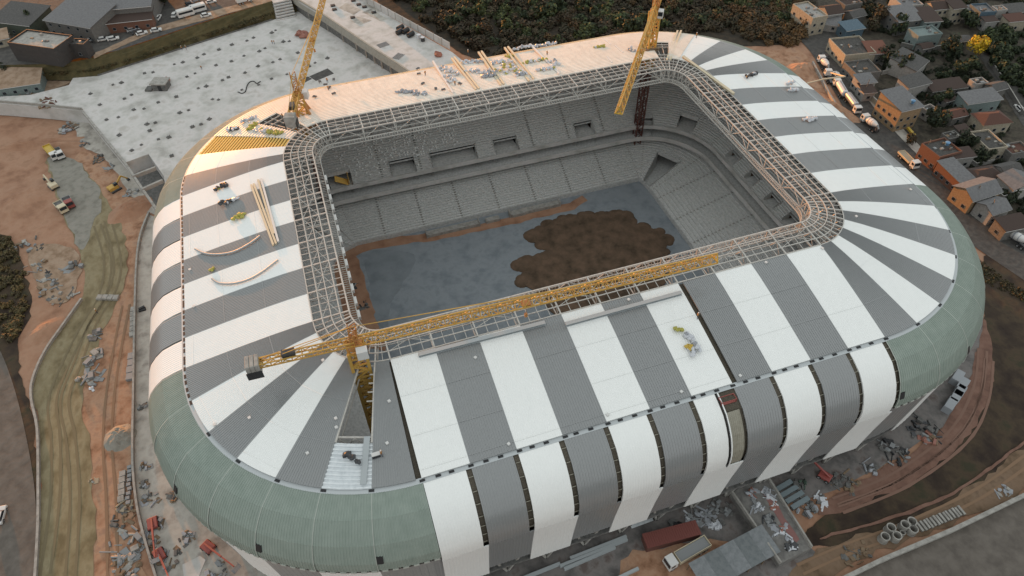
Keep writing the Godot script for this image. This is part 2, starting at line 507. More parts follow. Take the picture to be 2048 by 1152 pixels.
	# --- curved shell and the upright skirt under it
	for i in 64:
		var w := i % 2 == 0
		var m: Material = white if w else dark
		var corner := (i >= 11 and i < 18) or (i >= 25 and i < 32) or (i >= 43 and i < 50) or i >= 57
		var bottom := 7.0 if w else 10.0
		if corner:
			for k in 4:   # four lapped courses of membrane
				part(st, "membrane_panel", swept(ribs(i + .004, i + .996, 20, .09), shell_prof(-.05 - .05 * k, k * 2, k * 2 + 2), .12, true), M.membrane)
			var seam := MB.new()
			for j in 8:
				seam.bar(E3(i, 36.5 + SHELL[j][0] * XW, 36 + SHELL[j][0], SHELL[j][1]), E3(i, 36.5 + SHELL[j + 1][0] * XW, 36 + SHELL[j + 1][0], SHELL[j + 1][1]), .1)
			part(st, "seam_strip", seam, M.membrane_seam)
			part(st, "drip_rail", swept(flat_cols(i, i + 1, 4), wall_prof(8.75, 25.2, 24.5)), M.black)
			for k in 6:
				var s := i + (k + .3) / 6.0
				beam(st, "rail_bracket", E3(s, 36.5 + 8.8 * XW, 36 + 8.8, 24.85), E3(s + .09, 36.5 + 8.8 * XW, 36 + 8.8, 24.85), .25, .5, M.membrane_seam)
			part(st, "skirt_panel", swept(ribs(i, i + 1, 8, .05), skirt_prof(24.5, bottom, 8.6), .1), m)
			if i % 2 == 1 and (i < 18 or i > 57):
				var hb := MB.new(); var hs := i + .06
				hb.bar(E3(hs, 36.5 + 8.1 * XW, 36 + 8.1, 29.0), E3(hs, 36.5 + 8.7 * XW, 36 + 8.7, 27.6), 1.0, .3)
				part(st, "shell_hatch", hb, M.black)
		else:
			var near := i < 11
			var gap := 0.885 if near else (0.95 if i > 43 else .985)
			var s1 := i + gap
			if i == 6: s1 = i + .52
			part(st, "shell_panel", swept(ribs(i + .005, s1, 14, 0.03 if w else .07), shell_prof(), .3, true), M.membrane if i >= 32 and i < 43 else m)
			part(st, "skirt_panel", swept(ribs(i, i + .998, 14, 0.03 if w else .06), skirt_prof(23.8, bottom, 9.0), .2), m)
			# what the open joint shows: dark lining with light brackets
			part(st, "joint_lining", swept(flat_cols(s1 - .1, i + 1.06, 2), shell_prof(-.7)), M.underlay)
			if i == 6:
				part(st, "bare_sheet", swept(ribs(i + .6, i + .93, 7, .06), shell_prof(-.3, 2, 9), .1), M.beige_sheet)
				for e in [.55, .585]:
					var rail := MB.new()
					for j in 9:
						rail.bar(E3(i + e, 36.6 + SHELL[j][0] * XW, 36.1 + SHELL[j][0], SHELL[j][1] + .1), E3(i + e, 36.6 + SHELL[j + 1][0] * XW, 36.1 + SHELL[j + 1][0], SHELL[j + 1][1] + .1), .22 if e > .56 else .12)
					part(st, "edge_rail", rail, white if e > .56 else M.black)
				s1 = i + .93
			elif near or i >= 50:
				for j in [1, 2, 3, 4, 5, 6, 8]:
					var a := E3(s1 + .01, 36.5 + SHELL[j][0] * XW - .35, 36 + SHELL[j][0] - .35, SHELL[j][1])
					var b := E3(i + .995, 36.5 + SHELL[j][0] * XW - .35, 36 + SHELL[j][0] - .35, SHELL[j][1])
					beam(st, "bracket", a, b, .09, .09, M.beige_sheet)
	# --- body of the building under the shell: wall, plinth, slanted columns
	for q in 16:
		part(st, "outer_wall", swept(flat_cols(q * 4, q * 4 + 4, 8), wall_prof(4.2, 30.5, 0.0)), M.dark_concrete)
	part(st, "floor_slab", swept(flat_cols(0, 64, 128), [Vector3(36.5 + 3, 39, 6.2), Vector3(36.5 + 7.6, 42.8, 6.2), Vector3(36.5 + 7.6, 42.8, 5.6), Vector3(36.5 + 3, 39, 5.6)]), M.dark_concrete)
	for i in 64:
		if i >= 25 and i < 50: continue
		for e in [-.22, .22]:
			beam(st, "slanted_column", E3(i + .5, 36.5 + 6.0, 41.4, 0), E3(i + .5 + e * 1.6, 36.5 + 7.6, 42.6, 10.5), .5, .5, M.wall_concrete)
	# --- roof opening: ring of steelwork
	var ring := group_part(st, "roof_truss")
	for q in [[0.0, 40.05, .18], [1.75, 40.25, .17], [3.5, 40.4, .17], [5.2, 40.45, .17], [6.9, 40.4, .26], [1.75, 37.9, .16], [5.2, 37.7, .16], [6.9, 37.6, .26], [8.2, 37.5, .18], [8.2, 38.5, .09]]:
		for sgm in [[0, 11], [11, 18], [18, 25], [25, 32], [32, 43], [43, 50], [50, 57], [57, 64]]:
			var straight: bool = int(sgm[1]) - int(sgm[0]) == 11 or sgm[0] == 18 or sgm[0] == 50
			if straight:
				beam(ring, "chord", E3(sgm[0], 12 - q[0], 13.5 - q[0], q[1]), E3(sgm[1] - .0001, 12 - q[0], 13.5 - q[0], q[1]), q[2], q[2], frame)
			else:
				var mb := MB.new()
				for k in 14:
					mb.bar(E3(sgm[0] + k * .5, 12 - q[0], 13.5 - q[0], q[1]), E3(minf(sgm[0] + k * .5 + .5, sgm[1] - .0001), 12 - q[0], 13.5 - q[0], q[1]), q[2])
				part(ring, "chord", mb, frame)
	var grid: Material = M.steel_white
	for i in 64:
		var corner := (i >= 11 and i < 18) or (i >= 25 and i < 32) or (i >= 43 and i < 50) or i >= 57
		beam(ring, "cross_beam", E3(i, 12, 13.5, 40.0), E3(i, 12 - 6.9, 13.5 - 6.9, 40.4), .26, .3, frame)
		beam(ring, "cross_beam", E3(i, 12, 13.5, 37.6), E3(i, 12 - 8.2, 13.5 - 8.2, 37.5), .2, .22, frame)
		for k in ([.5] if corner else [.25, .5, .75]):
			beam(ring, "purlin", E3(i + k, 12, 13.5, 40.1), E3(i + k, 12 - 6.9, 13.5 - 6.9, 40.42), .1, .14, grid)
		# bracing of the upper plane and of the truss depth
		var a: float = i; var b: float = i + 1 - .0001
		if not corner and (i % 2 == 0 or i >= 50 or (i >= 18 and i < 25)):
			beam(ring, "diagonal", E3(a, 12 - 1.75, 13.5 - 1.75, 40.1), E3(b, 12 - 5.2, 13.5 - 5.2, 40.2), .11, .11, grid)
			beam(ring, "diagonal", E3(b, 12 - 1.75, 13.5 - 1.75, 40.1), E3(a, 12 - 5.2, 13.5 - 5.2, 40.2), .11, .11, grid)
		beam(ring, "diagonal", E3(a, 12, 13.5, 40.0), E3(a + .02, 12 - 1.75, 13.5 - 1.75, 37.9), .13, .13, grid)
		beam(ring, "diagonal", E3(a, 12 - 3.5, 13.5 - 3.5, 40.3), E3(a + .02, 12 - 1.75, 13.5 - 1.75, 37.9), .13, .13, grid)
		beam(ring, "diagonal", E3(a, 12 - 3.5, 13.5 - 3.5, 40.3), E3(a + .02, 12 - 5.2, 13.5 - 5.2, 37.7), .13, .13, grid)
		# upright truss at the inner edge, with a walkway rail
		beam(ring, "post", E3(a, 5.1, 6.6, 40.4), E3(a, 5.1, 6.6, 37.6), .2, .2, frame)
		if corner and i % 2 == 1:
			beam(ring, "web", E3(a, 5.1, 6.6, 40.4), E3(b, 5.1, 6.6, 37.6), .13, .13, grid)
		elif not corner:
			beam(ring, "web", E3(a, 5.1, 6.6, 37.6), E3(a + .5, 5.1, 6.6, 40.4), .14, .14, frame)
			beam(ring, "web", E3(b, 5.1, 6.6, 37.6), E3(a + .5, 5.1, 6.6, 40.4), .14, .14, frame)
		var rail := MB.new()
		for k in (4 if corner else 12):
			var s: float = i + k / (4.0 if corner else 12.0)
			rail.bar(E3(s, 3.85, 5.35, 37.45), E3(s, 3.85, 5.35, 38.5), .07)
			rail.bar(E3(s, 5.1, 6.6, 37.55), E3(s, 3.85, 5.35, 37.45), .09)
		part(ring, "walkway_rail", rail, grid)
	# white boards hung on the left edge of the opening
	for k in 13:
		var s := 50.7 + k * .5
		beam(ring, "edge_board", E3(s, 3.5, 5, 37.2), E3(s + .26, 3.5, 5, 37.2), .5, .9, M.white_paint)
	# --- stands
	build_tier(st, "lower_stand", Vector3(1.0, 9.5, 1.3), Vector3(20.5, 22.5, 7.4), 18, [[26.9, 29.1, 0, 12]], 0.03, 13.0, 7.0)
	build_tier(st, "upper_stand", Vector3(19.6, 20.4, 12.2), Vector3(32, 34, 21.5), 22,
		[[33.35, 34.1, 1, 7], [36.4, 37.3, 1, 7], [38.0, 39.7, 1, 7], [40.3, 41.2, 1, 7], [42.6, 43.7, 1, 7], [27.5, 28.6, 2, 8], [30.2, 31.4, 0, 5], [24.0, 24.6, 2, 6], [22.6, 23.2, 2, 6], [21.2, 21.8, 2, 6], [20.0, 20.6, 2, 6], [18.8, 19.3, 2, 6]])
	for q in 8:
		var c := flat_cols(q * 8, q * 8 + 8, 16)
		part(st, "balcony_slab", swept(c, [Vector3(24.5, 25.5, 9.3), Vector3(18.2, 18.5, 9.3), Vector3(18.2, 18.5, 8.8), Vector3(24.5, 25.5, 8.8)]), M.stand_concrete)
		part(st, "balcony_parapet", swept(c, [Vector3(18.55, 18.85, 9.3), Vector3(18.5, 18.8, 10.1), Vector3(18.2, 18.5, 10.1), Vector3(18.15, 18.45, 8.8)]), M.slab_concrete)
		part(st, "balcony_wall", swept(c, [Vector3(23.0, 24.0, 9.3), Vector3(23.0, 24.0, 12.6)]), M.stand_concrete)
		part(st, "tier_parapet", swept(c, [Vector3(20.0, 20.8, 12.3), Vector3(19.95, 20.75, 13.1), Vector3(19.6, 20.4, 13.1), Vector3(19.55, 20.35, 11.9)]), M.slab_concrete)
		var pw := MB.new()
		for k in 16:
			var s := q * 8 + k * .5; var t := minf(s + .5, 63.9999)
			var ls := .9 + 7.0 * left_side(s); var lt := .9 + 7.0 * left_side(t)
			pw.quad(E3(s, ls, 9.4, 0), E3(t, lt, 9.4, 0), E3(t, lt, 9.4, 1.4), E3(s, ls, 9.4, 1.4))
			pw.quad(E3(s, ls, 9.4, 1.4), E3(t, lt, 9.4, 1.4), E3(t, lt + .25, 9.65, 1.4), E3(s, ls + .25, 9.65, 1.4))
		part(st, "pitch_wall", pw, M.stand_concrete)
		part(st, "back_wall", swept(c, [Vector3(32.1, 34.1, 21.5), Vector3(32.1, 34.1, 35.2)]), M.stand_concrete)
	# dugouts at the foot of the far stand
	for d in [Vector3(9.1, 0, -33.8), Vector3(-16.8, 0, -33.3)]:
		var b := MB.new(); b.at(d.x, 0, d.z + .6, 16, 1.1, 1.9)
		b.at(d.x - 8, 0, d.z + .6, .3, 1.7, 2.2); b.at(d.x + 8, 0, d.z + .6, .3, 1.7, 2.2)
		part(st, "dugout", b, M.wall_concrete)
	for d in [Vector3(-4.5, 0, -33.2), Vector3(3.8, 0, -33.2)]:
		var b := MB.new(); b.at(d.x, 0, d.z + .4, 4.2, 1.0, 1.6)
		part(st, "dugout", b, M.wall_concrete)
	# plywood formwork still standing in one stairway
	beam(st, "formwork", E3(42.75, 22.2, 23.0, 12.6), E3(43.3, 22.2, 23.4, 14.6), 2.6, .15, M.batten)
	beam(st, "formwork", E3(42.72, 21.2, 22.0, 12.4), E3(42.72, 24.5, 25.2, 13.9), .15, 2.6, M.batten)
	# dots of seat fixings already set out on part of the upper far stand
	var seats := MB.new()
	for k in range(3, 17):
		var f := (k + .5) / 22.0
		for j in 46:
			if rng.randf() < .62: continue
			var s := 38.6 + j * .098
			if k < 8 and ((s > 37.9 and s < 39.8) or (s > 40.2 and s < 41.3) or s > 42.5): continue
			var p := E3(s, lerpf(19.6, 32, f), lerpf(20.4, 34, f), lerpf(12.2, 21.5, (k + 1) / 22.0) + .02)
			seats.at(p.x + rng.randf_range(-.2, .2), p.y, p.z, .45, .25, .4)
	part(st, "seat_fixing", seats, M.white_panel).set_meta("kind", "stuff")

func left_side(s: float) -> float:   # 1 along the left end of the ground, easing out round its corners
	return smoothstep(43.0, 46.5, s) * (1 - smoothstep(60.5, 64.0, s))

func build_tier(st: Node3D, called: String, f: Vector3, b: Vector3, rows: int, cuts: Array, sill := 9e9, deep := 5.0, wide_left := 0.0) -> void:
	var tier := group_part(st, called)
	for k in rows:
		var q0 := f.lerp(b, float(k) / rows)
		var q1 := f.lerp(b, (k + 1.0) / rows)
		var y0 := q0.z; var y1 := q1.z
		var edges := [0.0]
		var holes := []
		for c in cuts:
			if k >= c[2] and k < c[3]: holes.append([c[0], c[1]])
		holes.sort_custom(func(u, w): return u[0] < w[0])
		var pos := 0.0
		var runs := []
		for h in holes:
			runs.append([pos, h[0]]); pos = h[1]
		runs.append([pos, 64.0])
		for r in runs:
			var mb := MB.new()
			var cnt: int = maxi(2, int((r[1] - r[0]) * 2))
			for j in cnt:
				var s: float = lerpf(r[0], r[1], float(j) / cnt); var t: float = lerpf(r[0], r[1], (j + 1.0) / cnt)
				if t > 63.99: t = 63.9999
				var a0 := q0.x + wide_left * left_side(s) * (1 - float(k) / rows); var b0 := q0.x + wide_left * left_side(t) * (1 - float(k) / rows)
				var a1 := q1.x + wide_left * left_side(s) * (1 - (k + 1.0) / rows); var b1 := q1.x + wide_left * left_side(t) * (1 - (k + 1.0) / rows)
				mb.quad(E3(s, a0, q0.y, y0), E3(t, b0, q0.y, y0), E3(t, b0, q0.y, y1), E3(s, a0, q0.y, y1))
				mb.quad(E3(s, a0, q0.y, y1), E3(t, b0, q0.y, y1), E3(t, b1, q1.y, y1), E3(s, a1, q1.y, y1))
			part(tier, "terrace_row", mb, M.stand_concrete)
	for q in 21:   # stepped gangways up the terraces
		var s := 17.2 + q * 1.43 + (.0 if rows > 20 else .4)
		var busy := false
		for c in cuts:
			if s > c[0] - .15 and s < c[1] + .15: busy = true
		if busy: continue
		var mb := MB.new()
		var w := .07 if not ((s > 25 and s < 32) or s > 43) else .12
		for k in rows * 2:
			var q0 := f.lerp(b, k / (rows * 2.0)); var q1 := f.lerp(b, (k + 1.0) / (rows * 2.0))
			var y := q1.z + .03
			mb.quad(E3(s, q0.x, q0.y, q0.z + .03), E3(s + w, q0.x, q0.y, q0.z + .03), E3(s + w, q0.x, q0.y, y), E3(s, q0.x, q0.y, y))
			mb.quad(E3(s, q0.x, q0.y, y), E3(s + w, q0.x, q0.y, y), E3(s + w, q1.x, q1.y, y), E3(s, q1.x, q1.y, y))
		part(tier, "gangway", mb, M.wall_concrete)
	for c in cuts:   # side walls, lintel and back of each stairway opening
		var k0: float = c[2]; var k1: float = minf(c[3], rows)
		var q0 := f.lerp(b, k0 / rows); var q1 := f.lerp(b, k1 / rows)
		var mb := MB.new()
		for s in [c[0], c[1]]:
			mb.quad(E3(s, q0.x, q0.y, q0.z - 3), E3(s, q1.x, q1.y, q0.z - 3), E3(s, q1.x, q1.y, q1.z + .9), E3(s, q0.x, q0.y, q0.z + .9))
		mb.quad(E3(c[0], q1.x, q1.y, q1.z - .5), E3(c[1], q1.x, q1.y, q1.z - .5), E3(c[1], q1.x, q1.y, q1.z + .9), E3(c[0], q1.x, q1.y, q1.z + .9))
		var fy: float = q0.z - .1 if sill > 1e9 else sill
		mb.quad(E3(c[0], q0.x, q0.y, fy), E3(c[1], q0.x, q0.y, fy), E3(c[1], q1.x + deep, q1.y + deep, fy), E3(c[0], q1.x + deep, q1.y + deep, fy))
		part(tier, "stairway_opening", mb, M.stand_concrete)
		var bk := MB.new()
		bk.quad(E3(c[0], q1.x + deep, q1.y + deep, fy), E3(c[1], q1.x + deep, q1.y + deep, fy), E3(c[1], q1.x + deep, q1.y + deep, q1.z), E3(c[0], q1.x + deep, q1.y + deep, q1.z))
		part(tier, "opening_back", bk, M.stand_concrete)

# ---------------------------------------------------------------- ground, roads, podium
func strip(called: String, a: Array, b: Array, ya: float, yb: float, m: Material, rows := 6, rough := 0.35) -> void:   # sloping ground between two lines of equal length
	var pa := smooth(a, false, 6); var pb := smooth(b, false, 6)
	var mb := MB.new()
	var grid := []
	for i in pa.size():
		var col := []
		for j in rows + 1:
			var t := float(j) / rows
			var p: Vector2 = pa[i].lerp(pb[i], t)
			var e := jitter.get_noise_2d(p.x * 14, p.y * 14) * rough * 4 * (1 if j > 0 and j < rows else 0)
			col.append(Vector3(p.x, lerpf(ya, yb, t) + e, p.y))
		grid.append(col)
	for i in pa.size() - 1:
		for j in rows:
			mb.quad(grid[i][j], grid[i + 1][j], grid[i + 1][j + 1], grid[i][j + 1])
	var o := inst(self, numbered(called), mb.mesh(m))
	o.set_meta("kind", "structure")

func mound(called: String, c: Vector3, rx: float, rz: float, h: float, m: Material, turn := 0.0, sd := 1, bumpy := .35, kind := "structure") -> MeshInstance3D:   # a heap of loose earth
	var nz := FastNoiseLite.new(); nz.seed = sd; nz.frequency = .35
	var mb := MB.new()
	var k := 22; var rings := 9
	var g := []
	for j in rings + 1:
		var row := []
		for i in k:
			var th := TAU * i / k
			var r := float(j) / rings
			var p := Vector2(cos(th) * rx * r, sin(th) * rz * r) * (1 + .18 * nz.get_noise_2d(cos(th) * 5, sin(th) * 5))
			var y := h * (.5 + .5 * cos(PI * r)) * (1 + bumpy * nz.get_noise_2d(p.x, p.y)) + .1 - .45 * r * r * r
			row.append(Vector3(p.x, y, p.y))
		g.append(row)
	for j in rings:
		for i in k:
			var i2 := (i + 1) % k
			mb.quad(g[j + 1][i], g[j][i], g[j][i2], g[j + 1][i2])
	var o := inst(self, numbered(called), mb.mesh(m), Transform3D(Basis(Vector3.UP, turn), c))
	if kind != "": o.set_meta("kind", kind)
	return o

func build_terrain() -> void:
	# the wide land, gently uneven where it is bare earth
	var mb := MB.new()
	var nz := FastNoiseLite.new(); nz.seed = 12; nz.frequency = .03; nz.fractal_octaves = 4
	var st := 4.0
	var hgt := func(x: float, z: float) -> float: return -0.16 + nz.get_noise_2d(x, z) * .12
	for i in range(-66, 76):
		for j in range(-84, 34):
			var x := i * st; var z := j * st
			if absf(x) < 70 and absf(z) < 50: continue
			mb.quad(Vector3(x, hgt.call(x, z + st), z + st), Vector3(x + st, hgt.call(x + st, z + st), z + st), Vector3(x + st, hgt.call(x + st, z), z), Vector3(x, hgt.call(x, z), z))
	var o := inst(self, "ground", mb.mesh(M.red_earth)); o.set_meta("kind", "structure")
	ground("far_ground", [Vector2(-4000, -4000), Vector2(-4000, 4000), Vector2(4000, 4000), Vector2(4000, -4000)], -2.2, M.forest_floor, 0)
	# the pitch being laid: grey gravel, bare red margins, a spread of dark topsoil
	ground("pitch", [Vector2(-54, -36), Vector2(-54, 36), Vector2(46.5, 36), Vector2(46.5, -36)], 0.0, M.pitch_gravel, 0)
	ground("pitch_margin", [Vector2(-55.5, -37.2), Vector2(-46.8, -36.9), Vector2(-20.6, -33.6), Vector2(-2.3, -32.2), Vector2(20.6, -33.0), Vector2(25.4, -34.6), Vector2(26.0, -31.9), Vector2(20.9, -29.7), Vector2(-1.6, -29.4), Vector2(-17.7, -29.9), Vector2(-24.4, -30.4), Vector2(-37.4, -32.2), Vector2(-42.5, -32.3), Vector2(-49.3, -30.7)], 0.05, M.red_earth, .5)
	ground("pitch_margin", [Vector2(-61.0, -39.1), Vector2(-46.9, -36.4), Vector2(-45.7, -29.5), Vector2(-45.5, -21.1), Vector2(-45.2, -12.2), Vector2(-44.9, -3.8), Vector2(-44.3, 5.1), Vector2(-53.3, 2.0), Vector2(-62.9, -11.8)], 0.06, M.red_earth, .7)
	ground("topsoil_spread", smooth([Vector2(3.5, -21.6), Vector2(6.8, -24.1), Vector2(12.9, -25.7), Vector2(21.1, -26.0), Vector2(26.9, -24.4), Vector2(33.6, -22.8), Vector2(34.0, -18.6), Vector2(30.6, -16.5), Vector2(37.4, -15.1), Vector2(40.6, -11.7), Vector2(41.2, -7.7), Vector2(38.4, -3.6), Vector2(36.9, 3.3), Vector2(26.0, 11.4), Vector2(10.6, 13.5), Vector2(0, 8.0), Vector2(-1.3, 0.1), Vector2(-4.6, -6.0), Vector2(-0.7, -9.7), Vector2(-3.0, -13.0), Vector2(0.9, -13.4), Vector2(6.3, -13.2), Vector2(7.2, -17.2), Vector2(4.5, -19.1)], true, 4), 0.3, M.brown_soil, .12, -.05)
	var clod := MB.new()
	var rim := smooth([Vector2(3.5, -21.6), Vector2(6.8, -24.1), Vector2(12.9, -25.7), Vector2(21.1, -26.0), Vector2(26.9, -24.4), Vector2(33.6, -22.8), Vector2(34.0, -18.6), Vector2(30.6, -16.5), Vector2(37.4, -15.1), Vector2(40.6, -11.7), Vector2(41.2, -7.7), Vector2(38.4, -3.6)], false, 8) + smooth([Vector2(4.5, -19.1), Vector2(7.2, -17.2), Vector2(6.3, -13.2), Vector2(0.9, -13.4), Vector2(-3.0, -13.0), Vector2(-0.7, -9.7), Vector2(-4.6, -6.0)], false, 8)
	for q in rim:
		if rng.randf() < .45: continue
		var r := rng.randf_range(1.3, 2.6)
		clod.lathe(Transform3D(Basis(), Vector3(q.x + rng.randf_range(-.5, .5), -.02, q.y + rng.randf_range(-.5, .5))), [Vector2(r, 0), Vector2(r * .86, .28), Vector2(r * .6, .48), Vector2(.01, .6)], 12)
	var co := inst(self, "soil_clods", clod.mesh(M.brown_soil)); co.set_meta("kind", "stuff"); co.set_meta("label", "rounded dumped heaps of topsoil along the rim of the spread"); co.set_meta("category", "soil")
	ground("gravel_patch", smooth([Vector2(-42.8, -30.6), Vector2(-34.9, -30.1), Vector2(-30.3, -24.2), Vector2(-36.9, -14.2), Vector2(-42.3, -4.7), Vector2(-41.8, 2.5), Vector2(-46.1, 1.1), Vector2(-44.7, -13.0)], true, 4), 0.03, M.pitch_gravel_damp, .8)
	# left: highway, verge, haul road, strip of orange earth, concrete apron
	ground("highway", smooth([Vector2(-148.8, -48.9), Vector2(-139.1, -29.2), Vector2(-132.8, -12.4), Vector2(-127.4, 6.7), Vector2(-124.2, 21.7), Vector2(-122.0, 39.1), Vector2(-120.4, 53.2), Vector2(-144.8, 44.9), Vector2(-167.1, -55.2)], false, 5), 0.02, M.old_asphalt, 0)
	ground("verge", smooth([Vector2(-150.8, -77.0), Vector2(-141.2, -71.4), Vector2(-134.8, -52.0), Vector2(-132.4, -39.5), Vector2(-134.2, -27.5), Vector2(-131.4, -15.1), Vector2(-127.3, -0.2), Vector2(-124.5, 15.5), Vector2(-121.6, 39.2), Vector2(-120.1, 53.3), Vector2(-123.4, 52.1), Vector2(-125.6, 20.1), Vector2(-132.4, -9.2), Vector2(-140.9, -29.8)], true, 4), -0.06, M.dark_slope, .9)
	ground("haul_road", smooth([Vector2(-135.9, -112.0), Vector2(-132.7, -95.6), Vector2(-127.8, -78.5), Vector2(-122.7, -62.7), Vector2(-120.0, -50.0), Vector2(-119.3, -40.7), Vector2(-123.2, -30.8), Vector2(-126.9, -22.5), Vector2(-128.7, -14.1), Vector2(-128.2, -7.8), Vector2(-125.8, 1.8), Vector2(-123.5, 20.8), Vector2(-121.9, 40.2), Vector2(-120.4, 53.2), Vector2(-110.1, 56.6), Vector2(-111.1, 42.0), Vector2(-112.4, 24.6), Vector2(-114.5, 8.4), Vector2(-116.9, -3.9), Vector2(-115.0, -15.6), Vector2(-113.5, -25.7), Vector2(-110.0, -35.6), Vector2(-108.3, -47.0), Vector2(-109.6, -62.7), Vector2(-114.2, -77.5), Vector2(-121.2, -95.6), Vector2(-127.4, -108.2)], true, 4), 0.03, M.gravel_road, .7)
	ground("haul_road_patch", smooth([Vector2(-135.4, -111.0), Vector2(-127.4, -108.2), Vector2(-121.6, -95.7), Vector2(-117.0, -82.2), Vector2(-119.1, -70.7), Vector2(-121.1, -60.0), Vector2(-123.8, -67.6), Vector2(-129.1, -83.9)], true, 4), 0.07, M.grey_gravel, .9)
	ground("earth_strip", smooth([Vector2(-109.6, 56.8), Vector2(-111.1, 42.0), Vector2(-112.4, 24.6), Vector2(-114.5, 8.4), Vector2(-116.9, -3.9), Vector2(-115.0, -15.6), Vector2(-113.5, -25.7), Vector2(-110.0, -35.6), Vector2(-107.9, -47.9), Vector2(-107.9, -62.1), Vector2(-105.4, -54.5), Vector2(-105.5, -30.2), Vector2(-105.1, 0.1), Vector2(-104.4, 27.3), Vector2(-101.6, 45.2), Vector2(-98.6, 60.5)], true, 4), -0.03, M.orange_earth, .8)
	ground("earth_slope", smooth([Vector2(-127.1, -108.1), Vector2(-123.2, -97.1), Vector2(-119.9, -87.4), Vector2(-115.0, -73.6), Vector2(-108.7, -57.0), Vector2(-106.3, -54.8), Vector2(-102.7, -69.3), Vector2(-108.5, -79.8), Vector2(-113.6, -93.7), Vector2(-118.3, -105.0), Vector2(-124.6, -111.9)], true, 3), -0.02, M.orange_earth, .5)
	ground("apron", [Vector2(-102.7, -69.8), Vector2(-104.6, -61.0), Vector2(-105.6, -50.2), Vector2(-105.5, -30.2), Vector2(-104.9, 0.2), Vector2(-104.5, 17.2), Vector2(-103.3, 28.8), Vector2(-101.5, 37.5), Vector2(-99.2, 46.9), Vector2(-95.0, 61.7), Vector2(-47.4, 77.8), Vector2(-34.7, 51.0), Vector2(-74.7, -43.9)], 0.0, M.apron_concrete, 0)
	ground("side_pavement", [Vector2(-133.6, -142.6), Vector2(-126.3, -140.0), Vector2(-120.2, -122.6), Vector2(-110.1, -98.7), Vector2(-98.3, -65.8), Vector2(-102.7, -71.0), Vector2(-108.5, -81.3), Vector2(-113.6, -95.7), Vector2(-118.5, -107.4), Vector2(-124.7, -113.7), Vector2(-128.5, -125.6)], 0.02, M.apron_concrete, .4)
	# right and near: yard round the stadium, ring road of red earth, dark banks, streets
	ground("yard", [Vector2(-47.4, 77.8), Vector2(-41.2, 54.6), Vector2(0.7, 63.0), Vector2(52.4, 61.2), Vector2(109.1, 40.1), Vector2(100.1, 53.1), Vector2(89.8, 60.8), Vector2(72.9, 68.3), Vector2(53.3, 72.3), Vector2(37.9, 73.9), Vector2(26.2, 72.9), Vector2(27.2, 85.5), Vector2(10.3, 97.3)], 0.0, M.yard_floor, .5)
	ground("earth_ring_road", smooth([Vector2(104.9, 46.0), Vector2(99.5, 54.5), Vector2(92.5, 61.7), Vector2(82.7, 68.8), Vector2(69.5, 74.5), Vector2(52.8, 77.7), Vector2(35.3, 78.3), Vector2(34.2, 75.6), Vector2(50.6, 73.2), Vector2(67.0, 70.4), Vector2(80.6, 63.7), Vector2(90.9, 57.2)], true, 4), 0.06, M.pale_red, .9)
	ground("red_patch", smooth([Vector2(-8.8, 72.2), Vector2(-1.0, 73.3), Vector2(10.7, 75.0), Vector2(14.8, 79.7), Vector2(5.8, 81.6), Vector2(-5.7, 82.5), Vector2(-13.5, 78.9)], true, 4), 0.05, M.orange_earth, 1.2)
	ground("dark_bank", smooth([Vector2(125.3, 25.5), Vector2(132.9, 36.5), Vector2(107.9, 67.0), Vector2(89.2, 78.0), Vector2(68.0, 82.9), Vector2(52.2, 84.6), Vector2(40.1, 84.3), Vector2(28.9, 83.1), Vector2(27.4, 80.2), Vector2(33.9, 77.8), Vector2(52.2, 76.9), Vector2(67.5, 74.5), Vector2(80.3, 68.0), Vector2(90.9, 58.0), Vector2(105.1, 46.1)], true, 4), -0.01, M.dark_slope, .8)
	ground("track", smooth([Vector2(16.4, 88.0), Vector2(25.9, 84.0), Vector2(35.8, 83.6), Vector2(52.2, 84.6), Vector2(69.8, 82.3), Vector2(88.2, 77.6), Vector2(90.4, 81.0), Vector2(79.1, 86.7), Vector2(56.9, 88.0), Vector2(39.5, 88.1), Vector2(27.2, 88.8), Vector2(22.6, 92.1)], true, 4), 0.04, M.track_earth, 1.0)
	ground("earth_berm", smooth([Vector2(30.9, 82.0), Vector2(43.6, 83.0), Vector2(54.6, 83.3), Vector2(67.4, 82.1), Vector2(88.6, 77.2), Vector2(89.2, 76.6), Vector2(68.0, 81.4), Vector2(55.2, 82.6), Vector2(43.9, 82.5), Vector2(31.2, 81.6)], true, 3), 0.25, M.pale_red, .3, -.1)
	# wheel ruts pressed into the loose ground
	for q in [[[Vector2(-120.6, 38.6), Vector2(-120.4, 21.8), Vector2(-121.8, 5.9), Vector2(-123.7, -6.3), Vector2(-121.4, -18.1), Vector2(-118.1, -29.0), Vector2(-114.4, -39.0), Vector2(-113.9, -53.1), Vector2(-117.7, -70.2)], M.rut_road, .09], [[Vector2(-115.7, 41.2), Vector2(-116.3, 23.2), Vector2(-118.5, 7.0), Vector2(-120.9, -5.3), Vector2(-118.7, -17.1), Vector2(-116.3, -28.4), Vector2(-111.9, -40.1), Vector2(-111.2, -52.2), Vector2(-114.9, -71.6)], M.rut_road, .09], [[Vector2(-107.7, 42.9), Vector2(-108.9, 25.7), Vector2(-110.5, 9.8), Vector2(-110.5, -4.8), Vector2(-109.5, -19.0), Vector2(-108.1, -33.0)], M.rut_orange, .08], [[Vector2(97.2, 53.7), Vector2(87.1, 62.9), Vector2(72.7, 70.9), Vector2(53.4, 75.5), Vector2(37.5, 76.2)], M.rut_red, .12], [[Vector2(96.4, 56.7), Vector2(86.4, 65.7), Vector2(73.9, 72.7), Vector2(54.6, 77.1), Vector2(37.6, 77.7)], M.rut_red, .12], [[Vector2(22.3, 85.9), Vector2(33.2, 85.4), Vector2(49.0, 85.5), Vector2(68.1, 84.2), Vector2(84.7, 81.1)], M.rut_orange, .1]]:
